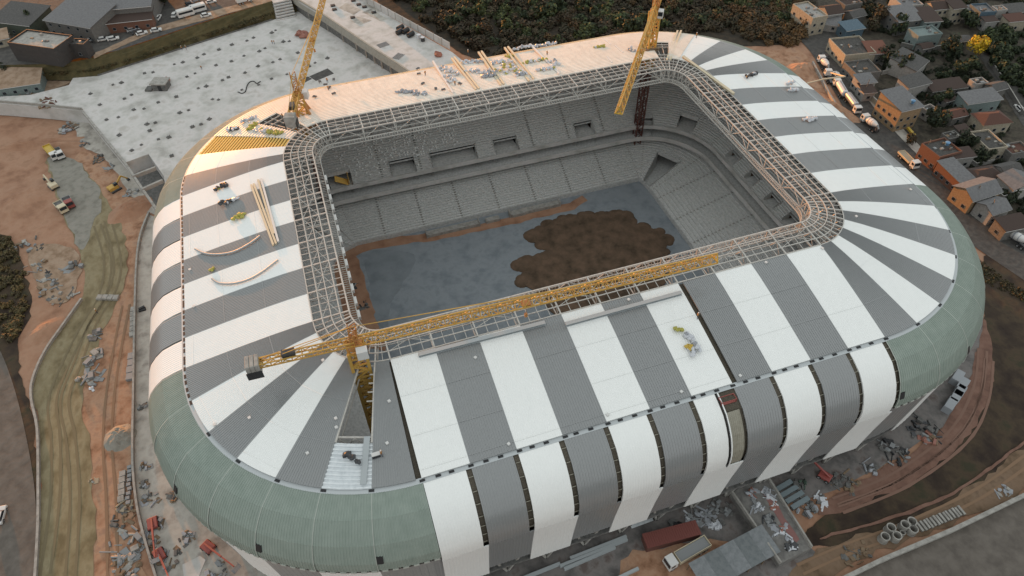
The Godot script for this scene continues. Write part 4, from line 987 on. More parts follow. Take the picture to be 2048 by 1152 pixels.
func build_houses() -> void:
	var tile: Material = grain("roof_tile", [Color(0.049, 0.022, 0.016), Color(0.082, 0.036, 0.025), Color(0.104, 0.050, 0.036)], 6, .9, 1.5, 40, .04)
	var tile_old: Material = grain("roof_tile_old", [Color(0.030, 0.019, 0.016), Color(0.047, 0.030, 0.024), Color(0.067, 0.043, 0.034)], 6, .9, 1.5, 41, .04)
	var tile_orange: Material = grain("roof_tile_orange", [Color(0.108, 0.040, 0.026), Color(0.146, 0.059, 0.038), Color(0.164, 0.077, 0.053)], 6, .9, 1.5, 42, .04)
	var sheet: Material = grain("roof_sheet", [Color(0.084, 0.084, 0.087), Color(0.114, 0.114, 0.117), Color(0.138, 0.138, 0.141)], 12, .6, .4, 43, .02)
	var sheet_old: Material = grain("roof_sheet_old", [Color(0.042, 0.041, 0.039), Color(0.065, 0.063, 0.061), Color(0.089, 0.084, 0.079)], 10, .8, .6, 44, .02)
	var conc: Material = grain("roof_concrete", [Color(0.033, 0.031, 0.029), Color(0.056, 0.054, 0.050), Color(0.089, 0.084, 0.077)], 9, .9, .6, 45, .02)
	var plaster: Material = grain("plaster", [Color(0.214, 0.209, 0.197), Color(0.286, 0.280, 0.265), Color(0.322, 0.316, 0.299)], 9, .9, 0, 46, .02)
	var cream: Material = grain("cream_plaster", [Color(0.235, 0.206, 0.155), Color(0.320, 0.286, 0.222), Color(0.362, 0.329, 0.259)], 9, .9, 0, 47, .02)
	var ochre: Material = grain("ochre_plaster", [Color(0.209, 0.143, 0.081), Color(0.260, 0.182, 0.105), Color(0.283, 0.209, 0.128)], 9, .9, 0, 48, .02)
	var brick: Material = grain("brick_wall", [Color(0.109, 0.051, 0.035), Color(0.148, 0.073, 0.049), Color(0.170, 0.089, 0.062)], 7, .95, .8, 49, .05)
	var aqua: Material = grain("aqua_plaster", [Color(0.126, 0.164, 0.160), Color(0.163, 0.206, 0.201), Color(0.181, 0.224, 0.219)], 9, .9, 0, 50, .02)
	var dim: Material = grain("dim_plaster", [Color(0.092, 0.090, 0.084), Color(0.128, 0.124, 0.116), Color(0.157, 0.151, 0.143)], 9, .9, 0, 51, .02)
	var blue: Material = grain("blue_sheet", [Color(0.044, 0.078, 0.106), Color(0.064, 0.107, 0.141), Color(0.083, 0.131, 0.164)], 9, .7, 0, 52, .02)
	# street front, far end to near end
	house("house", "cream and white two-storey house at the top end of the street", Vector3(149.9, 7.0, -97.4), Vector3(157.0, 7.0, -97.5), Vector3(156.1, 7.0, -110.9), 0, cream, plaster, "flat", 2, 3)
	house("house", "low brown-roofed house right of the cream two-storey house", Vector3(161.5, 5.0, -102.1), Vector3(168.1, 5.0, -101.6), Vector3(165.9, 5.0, -109.0), 0, plaster, tile_old, "gable", 2, 1)
	house("shed", "small blue metal shed between the street and dark trees", Vector3(161.7, 4.0, -89.8), Vector3(169.8, 4.0, -89.5), Vector3(165.9, 4.0, -95.4), 0, blue, blue, "shed", 1, 1, "shed")
	house("garage", "white garage with a car port beside the small blue shed", Vector3(155.8, 3.0, -101.1), Vector3(163.2, 3.0, -95.8), Vector3(160.3, 3.0, -105.0), 0, plaster, sheet, "shed", 2, 0, "garage")
	house("house", "long house with a stained concrete roof behind a white street wall", Vector3(147.7, 4.5, -72.3), Vector3(160.0, 4.5, -70.3), Vector3(149.9, 4.5, -85.3), 0, cream, conc, "flat", 3, 4)
	house("house", "small house with a bright orange tiled roof", Vector3(157.9, 4.5, -71.0), Vector3(165.1, 4.5, -69.2), Vector3(162.5, 4.5, -77.5), 0, dim, tile_orange, "shed", 1, 0)
	house("house", "house with rough grey stained roof beside the dark tree clump", Vector3(143.7, 4.0, -60.2), Vector3(153.6, 4.0, -58.9), Vector3(146.5, 4.0, -69.0), 0, dim, conc, "flat", 2, 3)
	house("house", "narrow house with pale sheet roof facing the tank truck", Vector3(141.3, 4.5, -54.4), Vector3(147.2, 4.5, -53.7), Vector3(142.6, 4.5, -59.3), 0, plaster, sheet, "shed", 1, 2)
	house("carport", "white wall carport under a ribbed brown roof", Vector3(139.9, 3.6, -50.2), Vector3(144.1, 3.6, -49.3), Vector3(141.8, 3.6, -55.1), 0, plaster, tile_old, "shed", 1, 1, "carport")
	house("apartment_house", "tall ochre apartment house with grey roof lit by the sun", Vector3(138.1, 8.2, -31.0), Vector3(146.6, 8.2, -31.1), Vector3(139.7, 8.2, -42.0), 0, ochre, sheet, "shed", 3, 4, "building")
	house("house", "dark sheet-roofed house behind the ochre apartment house", Vector3(154.8, 5.0, -45.9), Vector3(164.6, 5.0, -46.3), Vector3(154.7, 5.0, -51.6), 0, plaster, sheet_old, "shed", 2, 0)
	house("house", "pale house with dark roof and white verge beside dark trees", Vector3(165.0, 5.0, -54.5), Vector3(174.0, 5.0, -58.8), Vector3(170.8, 5.0, -68.6), 0, plaster, sheet_old, "shed", 2, 0)
	house("wall_ruin", "long low brown wall shed with a white two-window gable", Vector3(164.2, 3.0, -43.6), Vector3(177.7, 3.0, -42.0), Vector3(167.5, 3.0, -48.5), 0, dim, tile_old, "shed", 2, 0, "shed")
	house("villa", "white walled villa with a large grey metal roof", Vector3(166.9, 5.0, -30.8), Vector3(180.1, 5.0, -29.5), Vector3(167.6, 5.0, -36.6), 0, aqua, sheet, "shed", 3, 2)
	house("house", "long house with a red-brown tiled hip roof below the villa", Vector3(163.9, 4.2, -19.8), Vector3(173.9, 4.2, -18.2), Vector3(164.3, 4.2, -26.6), 0, cream, tile, "hip", 3, 1)
	house("house", "roofless concrete house with beige gable and debris on top", Vector3(153.9, 4.5, -7.6), Vector3(160.6, 4.5, -6.7), Vector3(156.3, 4.5, -17.2), 0, cream, conc, "flat", 2, 2)
	house("house", "terracotta-walled house with dark flat roof on the street", Vector3(135.6, 5.0, -8.9), Vector3(144.5, 5.0, -9.1), Vector3(137.0, 5.0, -16.8), 0, brick, conc, "flat", 2, 3)
	house("house", "house with purple-grey roof behind the terracotta-walled house", Vector3(139.8, 4.5, -8.1), Vector3(148.1, 4.5, -6.9), Vector3(141.9, 4.5, -11.8), 0, plaster, tile_old, "shed", 2, 0)
	house("house", "row house with a plain grey sheet roof and brick front", Vector3(134.1, 4.4, 2.2), Vector3(139.6, 4.4, 2.3), Vector3(135.3, 4.4, -7.7), 0, brick, sheet, "shed", 1, 4)
	house("house", "dark red hipped-roof house behind the grey row house", Vector3(139.5, 4.2, 3.0), Vector3(149.3, 4.2, 3.9), Vector3(142.4, 4.2, -2.2), 0, dim, tile_old, "hip", 2, 0)
	house("house", "ochre gabled house with grey near roof slope at the street", Vector3(130.6, 5.0, 10.9), Vector3(141.5, 5.0, 10.3), Vector3(133.4, 5.0, 3.5), 0, ochre, sheet, "gable", 2, 2)
	house("house", "small house with grey gable roof and whitish wall", Vector3(132.3, 4.2, 17.1), Vector3(139.2, 4.2, 16.7), Vector3(134.5, 4.2, 11.2), 0, plaster, sheet, "gable", 2, 1)
	house("house", "pale steep-gabled house at the right edge of the picture", Vector3(145.1, 5.5, 11.2), Vector3(153.2, 5.5, 12.0), Vector3(150.5, 5.5, 5.0), 0, plaster, sheet, "gable_z", 2, 1)
	house("house", "dark terrace house at the lower end of the street", Vector3(131.1, 4.0, 23.7), Vector3(139.4, 4.0, 24.3), Vector3(132.2, 4.0, 19.1), 0, dim, tile_old, "shed", 1, 1)
	# up the hill
	house("workshop", "large workshop with light grey curved sheet roof at the top", Vector3(182.6, 6.0, -86.0), Vector3(193.6, 6.0, -84.7), Vector3(185.3, 6.0, -96.0), 0, dim, sheet, "shed", 2, 1, "workshop", "buildings up the hill")
	house("house", "house with red-brown roof joined to the grey workshop", Vector3(192.3, 6.0, -82.6), Vector3(199.1, 6.0, -81.0), Vector3(197.1, 6.0, -91.8), 0, aqua, tile_old, "shed", 2, 0, "house", "buildings up the hill")
	house("house", "pale aqua house with a glassy lower storey under dark trees", Vector3(182.5, 5.0, -74.3), Vector3(192.8, 5.0, -73.1), Vector3(188.7, 5.0, -80.6), 0, aqua, aqua, "flat", 3, 1, "house", "buildings up the hill")
	house("house", "house with a big white wall under the top picture edge", Vector3(192.2, 6.0, -95.4), Vector3(201.0, 6.0, -94.1), Vector3(197.3, 6.0, -104.2), 0, plaster, sheet, "flat", 1, 0, "house", "buildings up the hill")
	house("house", "cream row house with white balcony at the top", Vector3(202.8, 6.0, -89.7), Vector3(211.6, 6.0, -88.4), Vector3(207.4, 6.0, -95.6), 0, cream, tile_old, "gable", 4, 0, "house", "buildings up the hill")
	house("house", "cream house with two rows of dark windows at the top", Vector3(209.1, 7.0, -86.1), Vector3(214.9, 7.0, -85.4), Vector3(213.1, 7.0, -91.3), 0, cream, tile_old, "shed", 3, 0, "house", "buildings up the hill")
	house("house", "small grey shed roof house right of the cream houses", Vector3(218.3, 4.0, -86.7), Vector3(222.4, 4.0, -86.1), Vector3(221.4, 4.0, -90.3), 0, plaster, sheet, "shed", 1, 0, "house", "buildings up the hill")
	house("house", "bluish house with white awning above the yellow tree", Vector3(219.6, 5.0, -82.1), Vector3(226.3, 5.0, -80.7), Vector3(225.1, 5.0, -88.6), 0, blue, sheet, "flat", 2, 0, "house", "buildings up the hill")
	house("house", "white cube house with a dark window near the top right corner", Vector3(227.4, 5.0, -81.2), Vector3(231.8, 5.0, -80.5), Vector3(231.1, 5.0, -84.6), 0, plaster, plaster, "flat", 1, 0, "house", "buildings up the hill")
	house("house", "grey house at the top right corner behind white posts", Vector3(232.3, 4.5, -79.6), Vector3(241.6, 4.5, -78.1), Vector3(237.0, 4.5, -84.5), 0, dim, sheet_old, "shed", 3, 0, "house", "buildings up the hill")
	# small outbuildings and back houses
	var small := [["small sheet-roofed shed behind the stained-roof houses", Vector3(163.1, 3.0, -68.1), Vector3(167.6, 3.0, -68.1), Vector3(165.7, 3.0, -71.9), dim, sheet_old], ["tiny brown-roofed shed below the pale aqua house", Vector3(181.7, 3.0, -69.4), Vector3(186.4, 3.0, -69.4), Vector3(183.7, 3.0, -72.9), dim, tile_old], ["narrow grey lean-to right of the ochre apartment house", Vector3(153.0, 3.0, -32.5), Vector3(157.2, 3.0, -33.0), Vector3(154.7, 3.0, -36.5), plaster, sheet_old], ["dark shed left of the villa's end wall", Vector3(163.8, 3.0, -36.6), Vector3(168.7, 3.0, -36.9), Vector3(165.9, 3.0, -40.6), dim, tile_old], ["small red-tiled back house left of the hip roof", Vector3(158.4, 3.4, -27.4), Vector3(164.1, 3.4, -27.3), Vector3(160.9, 3.4, -31.7), dim, tile], ["flat concrete outhouse above the terracotta-walled house", Vector3(148.2, 3.0, -17.6), Vector3(153.1, 3.0, -17.6), Vector3(149.8, 3.0, -21.2), dim, conc], ["small tiled back house left of the roofless concrete house", Vector3(154.5, 3.4, -18.9), Vector3(158.4, 3.4, -18.8), Vector3(156.1, 3.4, -22.6), dim, tile_old], ["grey sheet-roofed house right of the dark red hipped roof", Vector3(150.3, 4.0, 3.4), Vector3(156.7, 4.0, 3.6), Vector3(152.7, 4.0, -1.1), plaster, sheet_old], ["low tiled house right of the roofless concrete house", Vector3(160.1, 3.6, -4.0), Vector3(167.7, 3.6, -3.5), Vector3(163.4, 3.6, -9.0), dim, tile], ["concrete terrace behind the ochre gabled house", Vector3(142.4, 3.2, 11.3), Vector3(149.0, 3.2, 11.1), Vector3(144.2, 3.2, 7.9), plaster, conc], ["dark barn roof between the villa and the back lane", Vector3(183.4, 4.0, -35.4), Vector3(188.9, 4.0, -35.6), Vector3(186.4, 4.0, -40.0), dim, sheet_old], ["small pale house at the bend of the back lane", Vector3(180.2, 3.6, -40.8), Vector3(185.2, 3.6, -40.4), Vector3(182.2, 3.6, -44.4), plaster, tile_old], ["narrow tiled house left of the white cube house", Vector3(218.7, 4.0, -77.3), Vector3(223.9, 4.0, -76.4), Vector3(220.9, 4.0, -80.2), plaster, tile_old], ["grey shed behind the blue metal shed", Vector3(170.8, 4.0, -98.2), Vector3(177.4, 4.0, -98.6), Vector3(173.5, 4.0, -103.7), dim, sheet_old], ["brown-roofed house at the top edge right of the low one", Vector3(172.2, 5.0, -105.8), Vector3(180.5, 5.0, -105.7), Vector3(175.9, 5.0, -112.2), dim, tile_old], ["tile-roofed house in the top row, far right", Vector3(226.7, 4.5, -73.4), Vector3(234.7, 4.5, -72.3), Vector3(229.9, 4.5, -77.7), cream, tile], ["sheet-roofed store above the back lane bend", Vector3(197.6, 3.6, -68.4), Vector3(202.7, 3.6, -68.2), Vector3(199.7, 3.6, -71.8), dim, sheet_old]]
	for k in small.size():
		var q: Array = small[k]
		house("back_house", q[0], q[1], q[2], q[3], 0, q[4], q[5], ["shed", "gable", "flat"][k % 3] if q[5] != conc else "flat", 1, 1, "house", "small houses behind the street")
	water_tank("blue water tank on the corner of the terracotta house roof", Vector3(142.1, 5.7, -13.4), M.blue_paint)
	water_tank("small blue water tank on the tall ochre apartment house roof", Vector3(143.6, 8.9, -33.2), M.blue_paint)
	# street walls
	for a in [["cream garden wall between the carport and the ochre house", [Vector2(143.7, -51.5), Vector2(142.8, -42.3), Vector2(141.8, -34.2)], 2.0, cream], ["ochre garden wall along the lower street", [Vector2(136.8, 15.2), Vector2(137.0, 20.2), Vector2(137.5, 24.9)], 1.8, ochre], ["low concrete wall along the street above the bank", [Vector2(139.0, -78.4), Vector2(131.0, -56.0), Vector2(125.7, -37.3), Vector2(123.7, -23.6)], 1.1, M.wall_concrete], ["brick yard wall between two street houses", [Vector2(138.6, -16.6), Vector2(138.2, -11.1), Vector2(138.3, -6.2)], 2.0, brick], ["ochre wall in front of the small gable house", [Vector2(136.8, 8.3), Vector2(136.3, 12.0), Vector2(136.3, 14.4)], 2.4, ochre], ["white boundary wall of the long stained-roof house", [Vector2(154.6, -87.5), Vector2(151.3, -74.8), Vector2(148.7, -66.4)], 1.8, plaster]]:
		var t := thing("garden_wall", a[0], "wall")
		wall_run(t, "wall", a[1], .35, 0.0, a[2], a[3])
		wall_run(t, "coping", a[1], .5, a[2], a[2] + .1, M.wall_concrete)
	for a in [["low plaster yard wall behind the stained-roof houses", [Vector2(158.6, -62.9), Vector2(167.2, -62.9), Vector2(168.1, -55.8)], 1.6, plaster], ["brick yard wall between the ochre house and the dark-roofed house", [Vector2(163.1, -44.6), Vector2(170.3, -44.2), Vector2(169.2, -39.0)], 1.6, brick], ["pale yard wall below the white villa", [Vector2(169.4, -36.2), Vector2(169.1, -30.4), Vector2(160.3, -28.9)], 1.5, plaster], ["long grey yard wall beside the back lane", [Vector2(202.6, -56.5), Vector2(195.1, -40.3), Vector2(186.8, -24.1)], 1.8, dim], ["yard wall right of the terracotta-walled house", [Vector2(149.7, -11.0), Vector2(150.2, -6.4), Vector2(157.1, -6.2)], 1.5, plaster], ["dark yard wall under the pale aqua house", [Vector2(179.9, -78.5), Vector2(185.1, -71.6), Vector2(195.4, -71.3)], 1.6, dim], ["yard wall beside the dark red hipped roof", [Vector2(150.1, 2.2), Vector2(152.6, 5.7), Vector2(158.9, 5.3)], 1.5, plaster], ["low wall below the top row of houses", [Vector2(208.1, -91.6), Vector2(217.8, -85.3), Vector2(226.8, -78.4)], 1.4, dim]]:
		var t := thing("yard_wall", a[0], "wall")
		wall_run(t, "wall", a[1], .25, 0.0, a[2], a[3])
		wall_run(t, "coping", a[1], .36, a[2], a[2] + .08, M.wall_concrete)
	# utility poles
	var pl := ["beside the car at the upper street", "in front of the carport", "before the tall ochre house", "near the terracotta house corner", "at the ochre gabled house", "by the small gable house", "left of the long stained-roof house"]
	var pp := [Vector3(146.4, 0, -64.2), Vector3(141.9, 0, -52.1), Vector3(141.6, 0, -38.7), Vector3(136.9, 0, -15.5), Vector3(134.7, 0, 8.0), Vector3(133.9, 0, 14.5), Vector3(148.5, 0, -75.8)]
	for k in 7:
		var t := thing("utility_pole", "grey utility pole " + pl[k], "pole", pp[k], .8, "poles along the street")
		var mb := MB.new(); mb.tube(Vector3.ZERO, Vector3(0, 7.5, 0), .17, .11, 7); part(t, "post", mb, M.dark_concrete)
		beam(t, "crossarm", Vector3(-.9, 7.0, 0), Vector3(.9, 7.0, 0), .12, .12, M.timber)
	# industrial block at the top left, on the upper road's level
	house("warehouse", "dark-walled warehouse with pale roof and white rim, top left", Vector3(-146.9, 16.5, -164.1), Vector3(-130.3, 16.5, -153.2), Vector3(-141.3, 16.5, -172.4), 10, grain("dark_cladding", [Color(0.029, 0.027, 0.026), Color(0.041, 0.037, 0.035), Color(0.050, 0.045, 0.043)], 9, .7, 0, 53), M.wall_concrete, "flat", 0, 0, "warehouse", "industrial buildings")
	house("warehouse_annex", "low annex with a white rim right of the dark-walled warehouse", Vector3(-127.0, 15.0, -159.2), Vector3(-121.4, 15.0, -156.4), Vector3(-125.6, 15.0, -162.6), 10, M.dark_cladding, sheet_old, "flat", 1, 0, "annex", "industrial buildings")
	house("factory", "long grey-roofed factory with dark loading front", Vector3(-137.0, 16.0, -181.1), Vector3(-119.8, 16.0, -168.2), Vector3(-130.9, 16.0, -195.8), 10, dim, sheet, "shed", 5, 0, "factory", "industrial buildings")
	house("factory_hall", "wide factory hall with dull roof reaching the top edge", Vector3(-119.3, 17.0, -180.3), Vector3(-98.2, 17.0, -177.2), Vector3(-121.7, 17.0, -203.0), 10, dim, sheet, "shed", 0, 0, "hall", "industrial buildings")
	house("workshop", "brick-fronted workshop with rusty brown roof by the upper road", Vector3(-119.3, 14.0, -174.7), Vector3(-98.9, 14.0, -172.6), Vector3(-119.5, 14.0, -183.5), 10, brick, tile_old, "shed", 5, 0, "workshop", "industrial buildings")
	house("factory", "green-walled factory in the top left corner", Vector3(-157.5, 15.0, -189.7), Vector3(-142.6, 15.0, -180.2), Vector3(-154.1, 15.0, -202.7), 10, grain("green_cladding", [Color(0.037, 0.049, 0.037), Color(0.052, 0.066, 0.050), Color(0.061, 0.075, 0.056)], 9, .7, 0, 54), sheet_old, "shed", 3, 0, "factory", "industrial buildings")
	house("depot", "low depot with tan roof at the left edge of the picture", Vector3(-156.9, 7.5, -150.0), Vector3(-139.2, 7.5, -149.3), Vector3(-150.3, 7.5, -160.9), 3.9, aqua, M.pale_earth, "shed", 5, 0, "depot", "industrial buildings")
	house("kiosk", "small tan-roofed store in front of the dark-walled warehouse, left edge", Vector3(-156.5, 13.0, -176.1), Vector3(-150.5, 13.0, -177.2), Vector3(-155.8, 13.0, -183.2), 10, cream, M.pale_earth, "shed", 1, 0, "store", "industrial buildings")


# ---------------------------------------------------------------- plants
var crowns := {}
func crown_mesh(key: String, count: int, leaf: float, cols: Array, sd: int, flat := 0.8) -> ArrayMesh:
	# leaf clumps spread through several lobes, in a unit crown standing on the origin
	var g := RandomNumberGenerator.new(); g.seed = sd
	var lobes := []
	for i in 9:
		lobes.append([Vector3(g.randf_range(-.6, .6), g.randf_range(.35, 1.2) * flat, g.randf_range(-.6, .6)), g.randf_range(.32, .55)])
	var v := PackedVector3Array(); var n := PackedVector3Array(); var c := PackedColorArray()
	for i in count:
		var lb: Array = lobes[i % lobes.size()]
		var d := Vector3(g.randfn(), g.randfn(), g.randfn()).normalized()
		var p: Vector3 = lb[0] + d * lb[1] * pow(g.randf(), .3)
		var nn := (d + Vector3(g.randfn(), g.randfn() + .4, g.randfn()) * .5).normalized()
		var t := nn.cross(Vector3(g.randfn(), g.randfn(), g.randfn())).normalized()
		var b := nn.cross(t)
		var s := leaf * g.randf_range(.6, 1.4)
		var col: Color = cols[g.randi() % cols.size()]
		col = col * g.randf_range(.75, 1.25); col.a = 1
		for q in [p + t * s, p - b * s * .7, p - t * s, p + t * s, p - t * s, p + b * s * .7]:
			v.append(q); n.append(nn); c.append(col)
	var arr := []
	arr.resize(Mesh.ARRAY_MAX)
	arr[Mesh.ARRAY_VERTEX] = v; arr[Mesh.ARRAY_NORMAL] = n; arr[Mesh.ARRAY_COLOR] = c
	var am := ArrayMesh.new(); am.add_surface_from_arrays(Mesh.PRIMITIVE_TRIANGLES, arr)
	am.surface_set_material(0, M.leaf)
	crowns[key] = am
	return am

func tree(called: String, label: String, p: Vector3, h: float, r: float, key: String, group := "") -> void:
	var o := thing(called, label, "tree", p, p.x * 1.7, group)
	var mb := MB.new()
	mb.tube(Vector3.ZERO, Vector3(.1, h * .45, 0), .045 * h * .5, .03 * h * .5, 7)
	for k in 4:
		var th := TAU * k / 4 + .5
		mb.tube(Vector3(.08, h * .36, 0), Vector3(cos(th) * r * .5, h * .68, sin(th) * r * .5), .018 * h * .5, .008 * h * .5, 5)
	part(o, "trunk", mb, M.bark)
	var y0 := h * .22
	inst(o, "crown", crowns[key], Transform3D(Basis().scaled(Vector3(r, (h - y0) * .8, r)), Vector3(0, y0, 0)))

func inside(poly: PackedVector2Array, p: Vector2) -> bool:
	return Geometry2D.is_point_in_polygon(p, poly)

func thicket(called: String, label: String, poly: Array, count: int, key: String, smin: float, smax: float, y: float, tints: Array, sd: int) -> void:
	var g := RandomNumberGenerator.new(); g.seed = sd
	var pk := PackedVector2Array(poly)
	var r := Rect2(pk[0], Vector2.ZERO)
	for q in pk: r = r.expand(q)
	var mm := MultiMesh.new()
	mm.transform_format = MultiMesh.TRANSFORM_3D
	mm.use_colors = true
	mm.mesh = crowns[key]
	var ts := []
	var tries := 0
	while ts.size() < count and tries < count * 30:
		tries += 1
		var q := Vector2(g.randf_range(r.position.x, r.end.x), g.randf_range(r.position.y, r.end.y))
		if inside(pk, q): ts.append(q)
	mm.instance_count = ts.size()
	for i in ts.size():
		var s := g.randf_range(smin, smax) * (1.0 + .5 * jitter.get_noise_2d(ts[i].x * 2, ts[i].y * 2))
		mm.set_instance_transform(i, Transform3D(Basis(Vector3.UP, g.randf() * TAU).scaled(Vector3(s, s * g.randf_range(.7, 1.1), s)), Vector3(ts[i].x, y - .2 * s, ts[i].y)))
		var c: Color = tints[g.randi() % tints.size()]
		mm.set_instance_color(i, c)
	var o := MultiMeshInstance3D.new()
	o.name = numbered(called)
	o.multimesh = mm
	add_child(o)
	o.set_meta("kind", "stuff"); o.set_meta("label", label); o.set_meta("category", "scrub")

func build_plants() -> void:
	var lm := plain("leaf", Color(1, 1, 1), .8)
	lm.vertex_color_use_as_albedo = true
	grain("bark", [Color(.04, .03, .02), Color(.07, .05, .035), Color(.10, .075, .05)], 2, .95, 0, 60)
	crown_mesh("dark_green", 900, .13, [Color(0.019, 0.031, 0.013), Color(0.029, 0.043, 0.016), Color(0.040, 0.051, 0.019), Color(0.016, 0.025, 0.010)], 3)
	crown_mesh("dark_round", 900, .12, [Color(0.016, 0.025, 0.013), Color(0.025, 0.034, 0.016), Color(0.031, 0.040, 0.018)], 9, .95)
	crown_mesh("brown", 800, .11, [Color(0.044, 0.030, 0.016), Color(0.057, 0.040, 0.019), Color(0.035, 0.026, 0.014), Color(0.040, 0.038, 0.016)], 5)
	crown_mesh("yellow", 1500, .085, [Color(.62, .42, .02), Color(.72, .50, .03), Color(.52, .34, .02), Color(.30, .22, .03)], 11, .95)
	crown_mesh("scrub", 300, .17, [Color(0.044, 0.040, 0.019), Color(0.057, 0.044, 0.023), Color(0.034, 0.031, 0.016), Color(0.066, 0.048, 0.026)], 7)
	crown_mesh("dry", 320, .15, [Color(0.098, 0.062, 0.026), Color(0.124, 0.079, 0.031), Color(0.079, 0.053, 0.023)], 8)
	crown_mesh("tuft", 60, .22, [Color(0.061, 0.051, 0.020), Color(0.048, 0.044, 0.017), Color(0.075, 0.058, 0.027)], 13, .5)
	# the wooded slope behind the stadium
	thicket("woodland", "dark brownish scrub woodland behind the stadium", [Vector2(-7.4, -216.2), Vector2(-0.8, -180.3), Vector2(14.8, -138.3), Vector2(27.4, -124.6), Vector2(57.0, -119.0), Vector2(87.8, -114.4), Vector2(115.6, -115.5), Vector2(126.6, -102.7), Vector2(135.7, -95.2), Vector2(148.6, -97.0), Vector2(159.3, -109.1), Vector2(180.7, -147.9)], 1000, "scrub", 1.4, 3.4, 0, [Color(.75, .75, .75), Color(1, 1, 1), Color(.55, .6, .5), Color(.9, .8, .7), Color(.6, .55, .5)], 21)
	thicket("woodland", "taller dark green crowns among the brown woodland", [Vector2(-2.9, -214.6), Vector2(3.6, -179.7), Vector2(17.8, -141.6), Vector2(28.8, -129.1), Vector2(58.8, -123.5), Vector2(90.5, -120.0), Vector2(118.9, -121.2), Vector2(133.4, -113.7), Vector2(153.4, -111.2), Vector2(180.7, -147.9)], 170, "dark_green", 2.6, 5.0, 0, [Color(1.5, 1.4, 1.1), Color(1, 1, .9), Color(1.9, 1.6, 1.2)], 31)
	thicket("woodland", "leafless brown crowns among the dark woodland", [Vector2(-2.9, -214.6), Vector2(3.6, -179.7), Vector2(17.8, -141.6), Vector2(28.8, -129.1), Vector2(58.8, -123.5), Vector2(90.5, -120.0), Vector2(118.9, -121.2), Vector2(131.1, -110.0), Vector2(152.8, -106.7), Vector2(180.7, -147.9)], 150, "brown", 2.2, 4.6, 0, [Color(1.3, 1.2, 1.1), Color(1.8, 1.5, 1.2), Color(1, .95, .9)], 32)
	thicket("woodland", "golden dry bushes on the slope beside the top of the street", [Vector2(132.5, -128.3), Vector2(156.5, -134.9), Vector2(160.6, -118.2), Vector2(150.2, -98.7), Vector2(139.0, -89.8), Vector2(130.9, -94.8), Vector2(124.7, -103.4)], 150, "dry", 1.6, 3.4, 0, [Color(1, 1, 1), Color(1.2, 1, .8), Color(.7, .65, .6)], 22)
	thicket("scrub", "dark weedy scrub between the highway and the haul road", [Vector2(-153.6, -78.0), Vector2(-142.1, -72.9), Vector2(-135.7, -54.4), Vector2(-133.0, -40.6), Vector2(-135.0, -29.5), Vector2(-137.2, -28.6), Vector2(-148.8, -48.9)], 170, "scrub", .7, 1.7, 0, [Color(1.6, 1.6, 1.2), Color(1.2, 1.2, 1.0), Color(2.0, 1.8, 1.2)], 23)
	thicket("grass", "rough dry grass tufts on the green bank", [Vector2(-164.5, -165.0), Vector2(-136.8, -158.9), Vector2(-116.6, -157.8), Vector2(-85.7, -167.9), Vector2(-54.0, -179.0), Vector2(-54.3, -175.3), Vector2(-85.8, -164.5), Vector2(-118.2, -153.0), Vector2(-143.3, -156.7), Vector2(-163.9, -161.1)], 420, "tuft", .5, 1.1, 6.7, [Color(1, 1, 1), Color(.8, .85, .7), Color(1.2, 1, .8)], 24)
	thicket("scrub", "weeds along the left rim of the street by the bank", [Vector2(120.1, 12.5), Vector2(119.5, 28.8), Vector2(122.2, 41.7), Vector2(120.1, 43.9), Vector2(113.9, 34.0), Vector2(116.9, 18.2)], 90, "tuft", .6, 1.5, 0, [Color(.6, .6, .55), Color(.9, .85, .7)], 26)
	thicket("scrub", "dark shrubs and garden growth between the houses", [Vector2(160.6, -71.9), Vector2(184.0, -86.6), Vector2(198.9, -72.6), Vector2(198.7, -56.4), Vector2(180.2, -27.1), Vector2(167.6, -1.4), Vector2(148.4, 17.7), Vector2(140.4, 12.4), Vector2(146.1, -6.2), Vector2(150.1, -22.0), Vector2(155.6, -35.8), Vector2(165.3, -60.5)], 330, "dark_round", .7, 1.7, 0, [Color(.8, .8, .8), Color(1, 1, .9), Color(.6, .65, .6)], 27)
	thicket("woodland", "dense dark green wood on the hill at the right edge", [Vector2(219.1, -78.4), Vector2(226.7, -75.7), Vector2(299.0, -68.4), Vector2(210.7, 5.2), Vector2(190.8, -20.1), Vector2(200.1, -40.7), Vector2(206.8, -57.4), Vector2(208.0, -65.1)], 300, "dark_green", 2.0, 3.8, 0, [Color(1, 1, 1), Color(.8, .85, .8), Color(1.2, 1.2, 1)], 28)
	thicket("woodland", "dark garden trees filling the hill behind the workshop", [Vector2(165.7, -97.6), Vector2(204.1, -128.3), Vector2(304.1, -97.6), Vector2(275.6, -72.0), Vector2(230.7, -85.3), Vector2(202.0, -84.5), Vector2(178.3, -88.6)], 240, "dark_round", 1.4, 2.6, 0, [Color(.7, .7, .7), Color(1, .95, .85), Color(.55, .55, .5)], 29)
	# single trees
	tree("yellow_tree", "bright yellow flowering tree on the hill at the right", Vector3(201.3, 0, -62.6), 8.0, 3.9, "yellow")
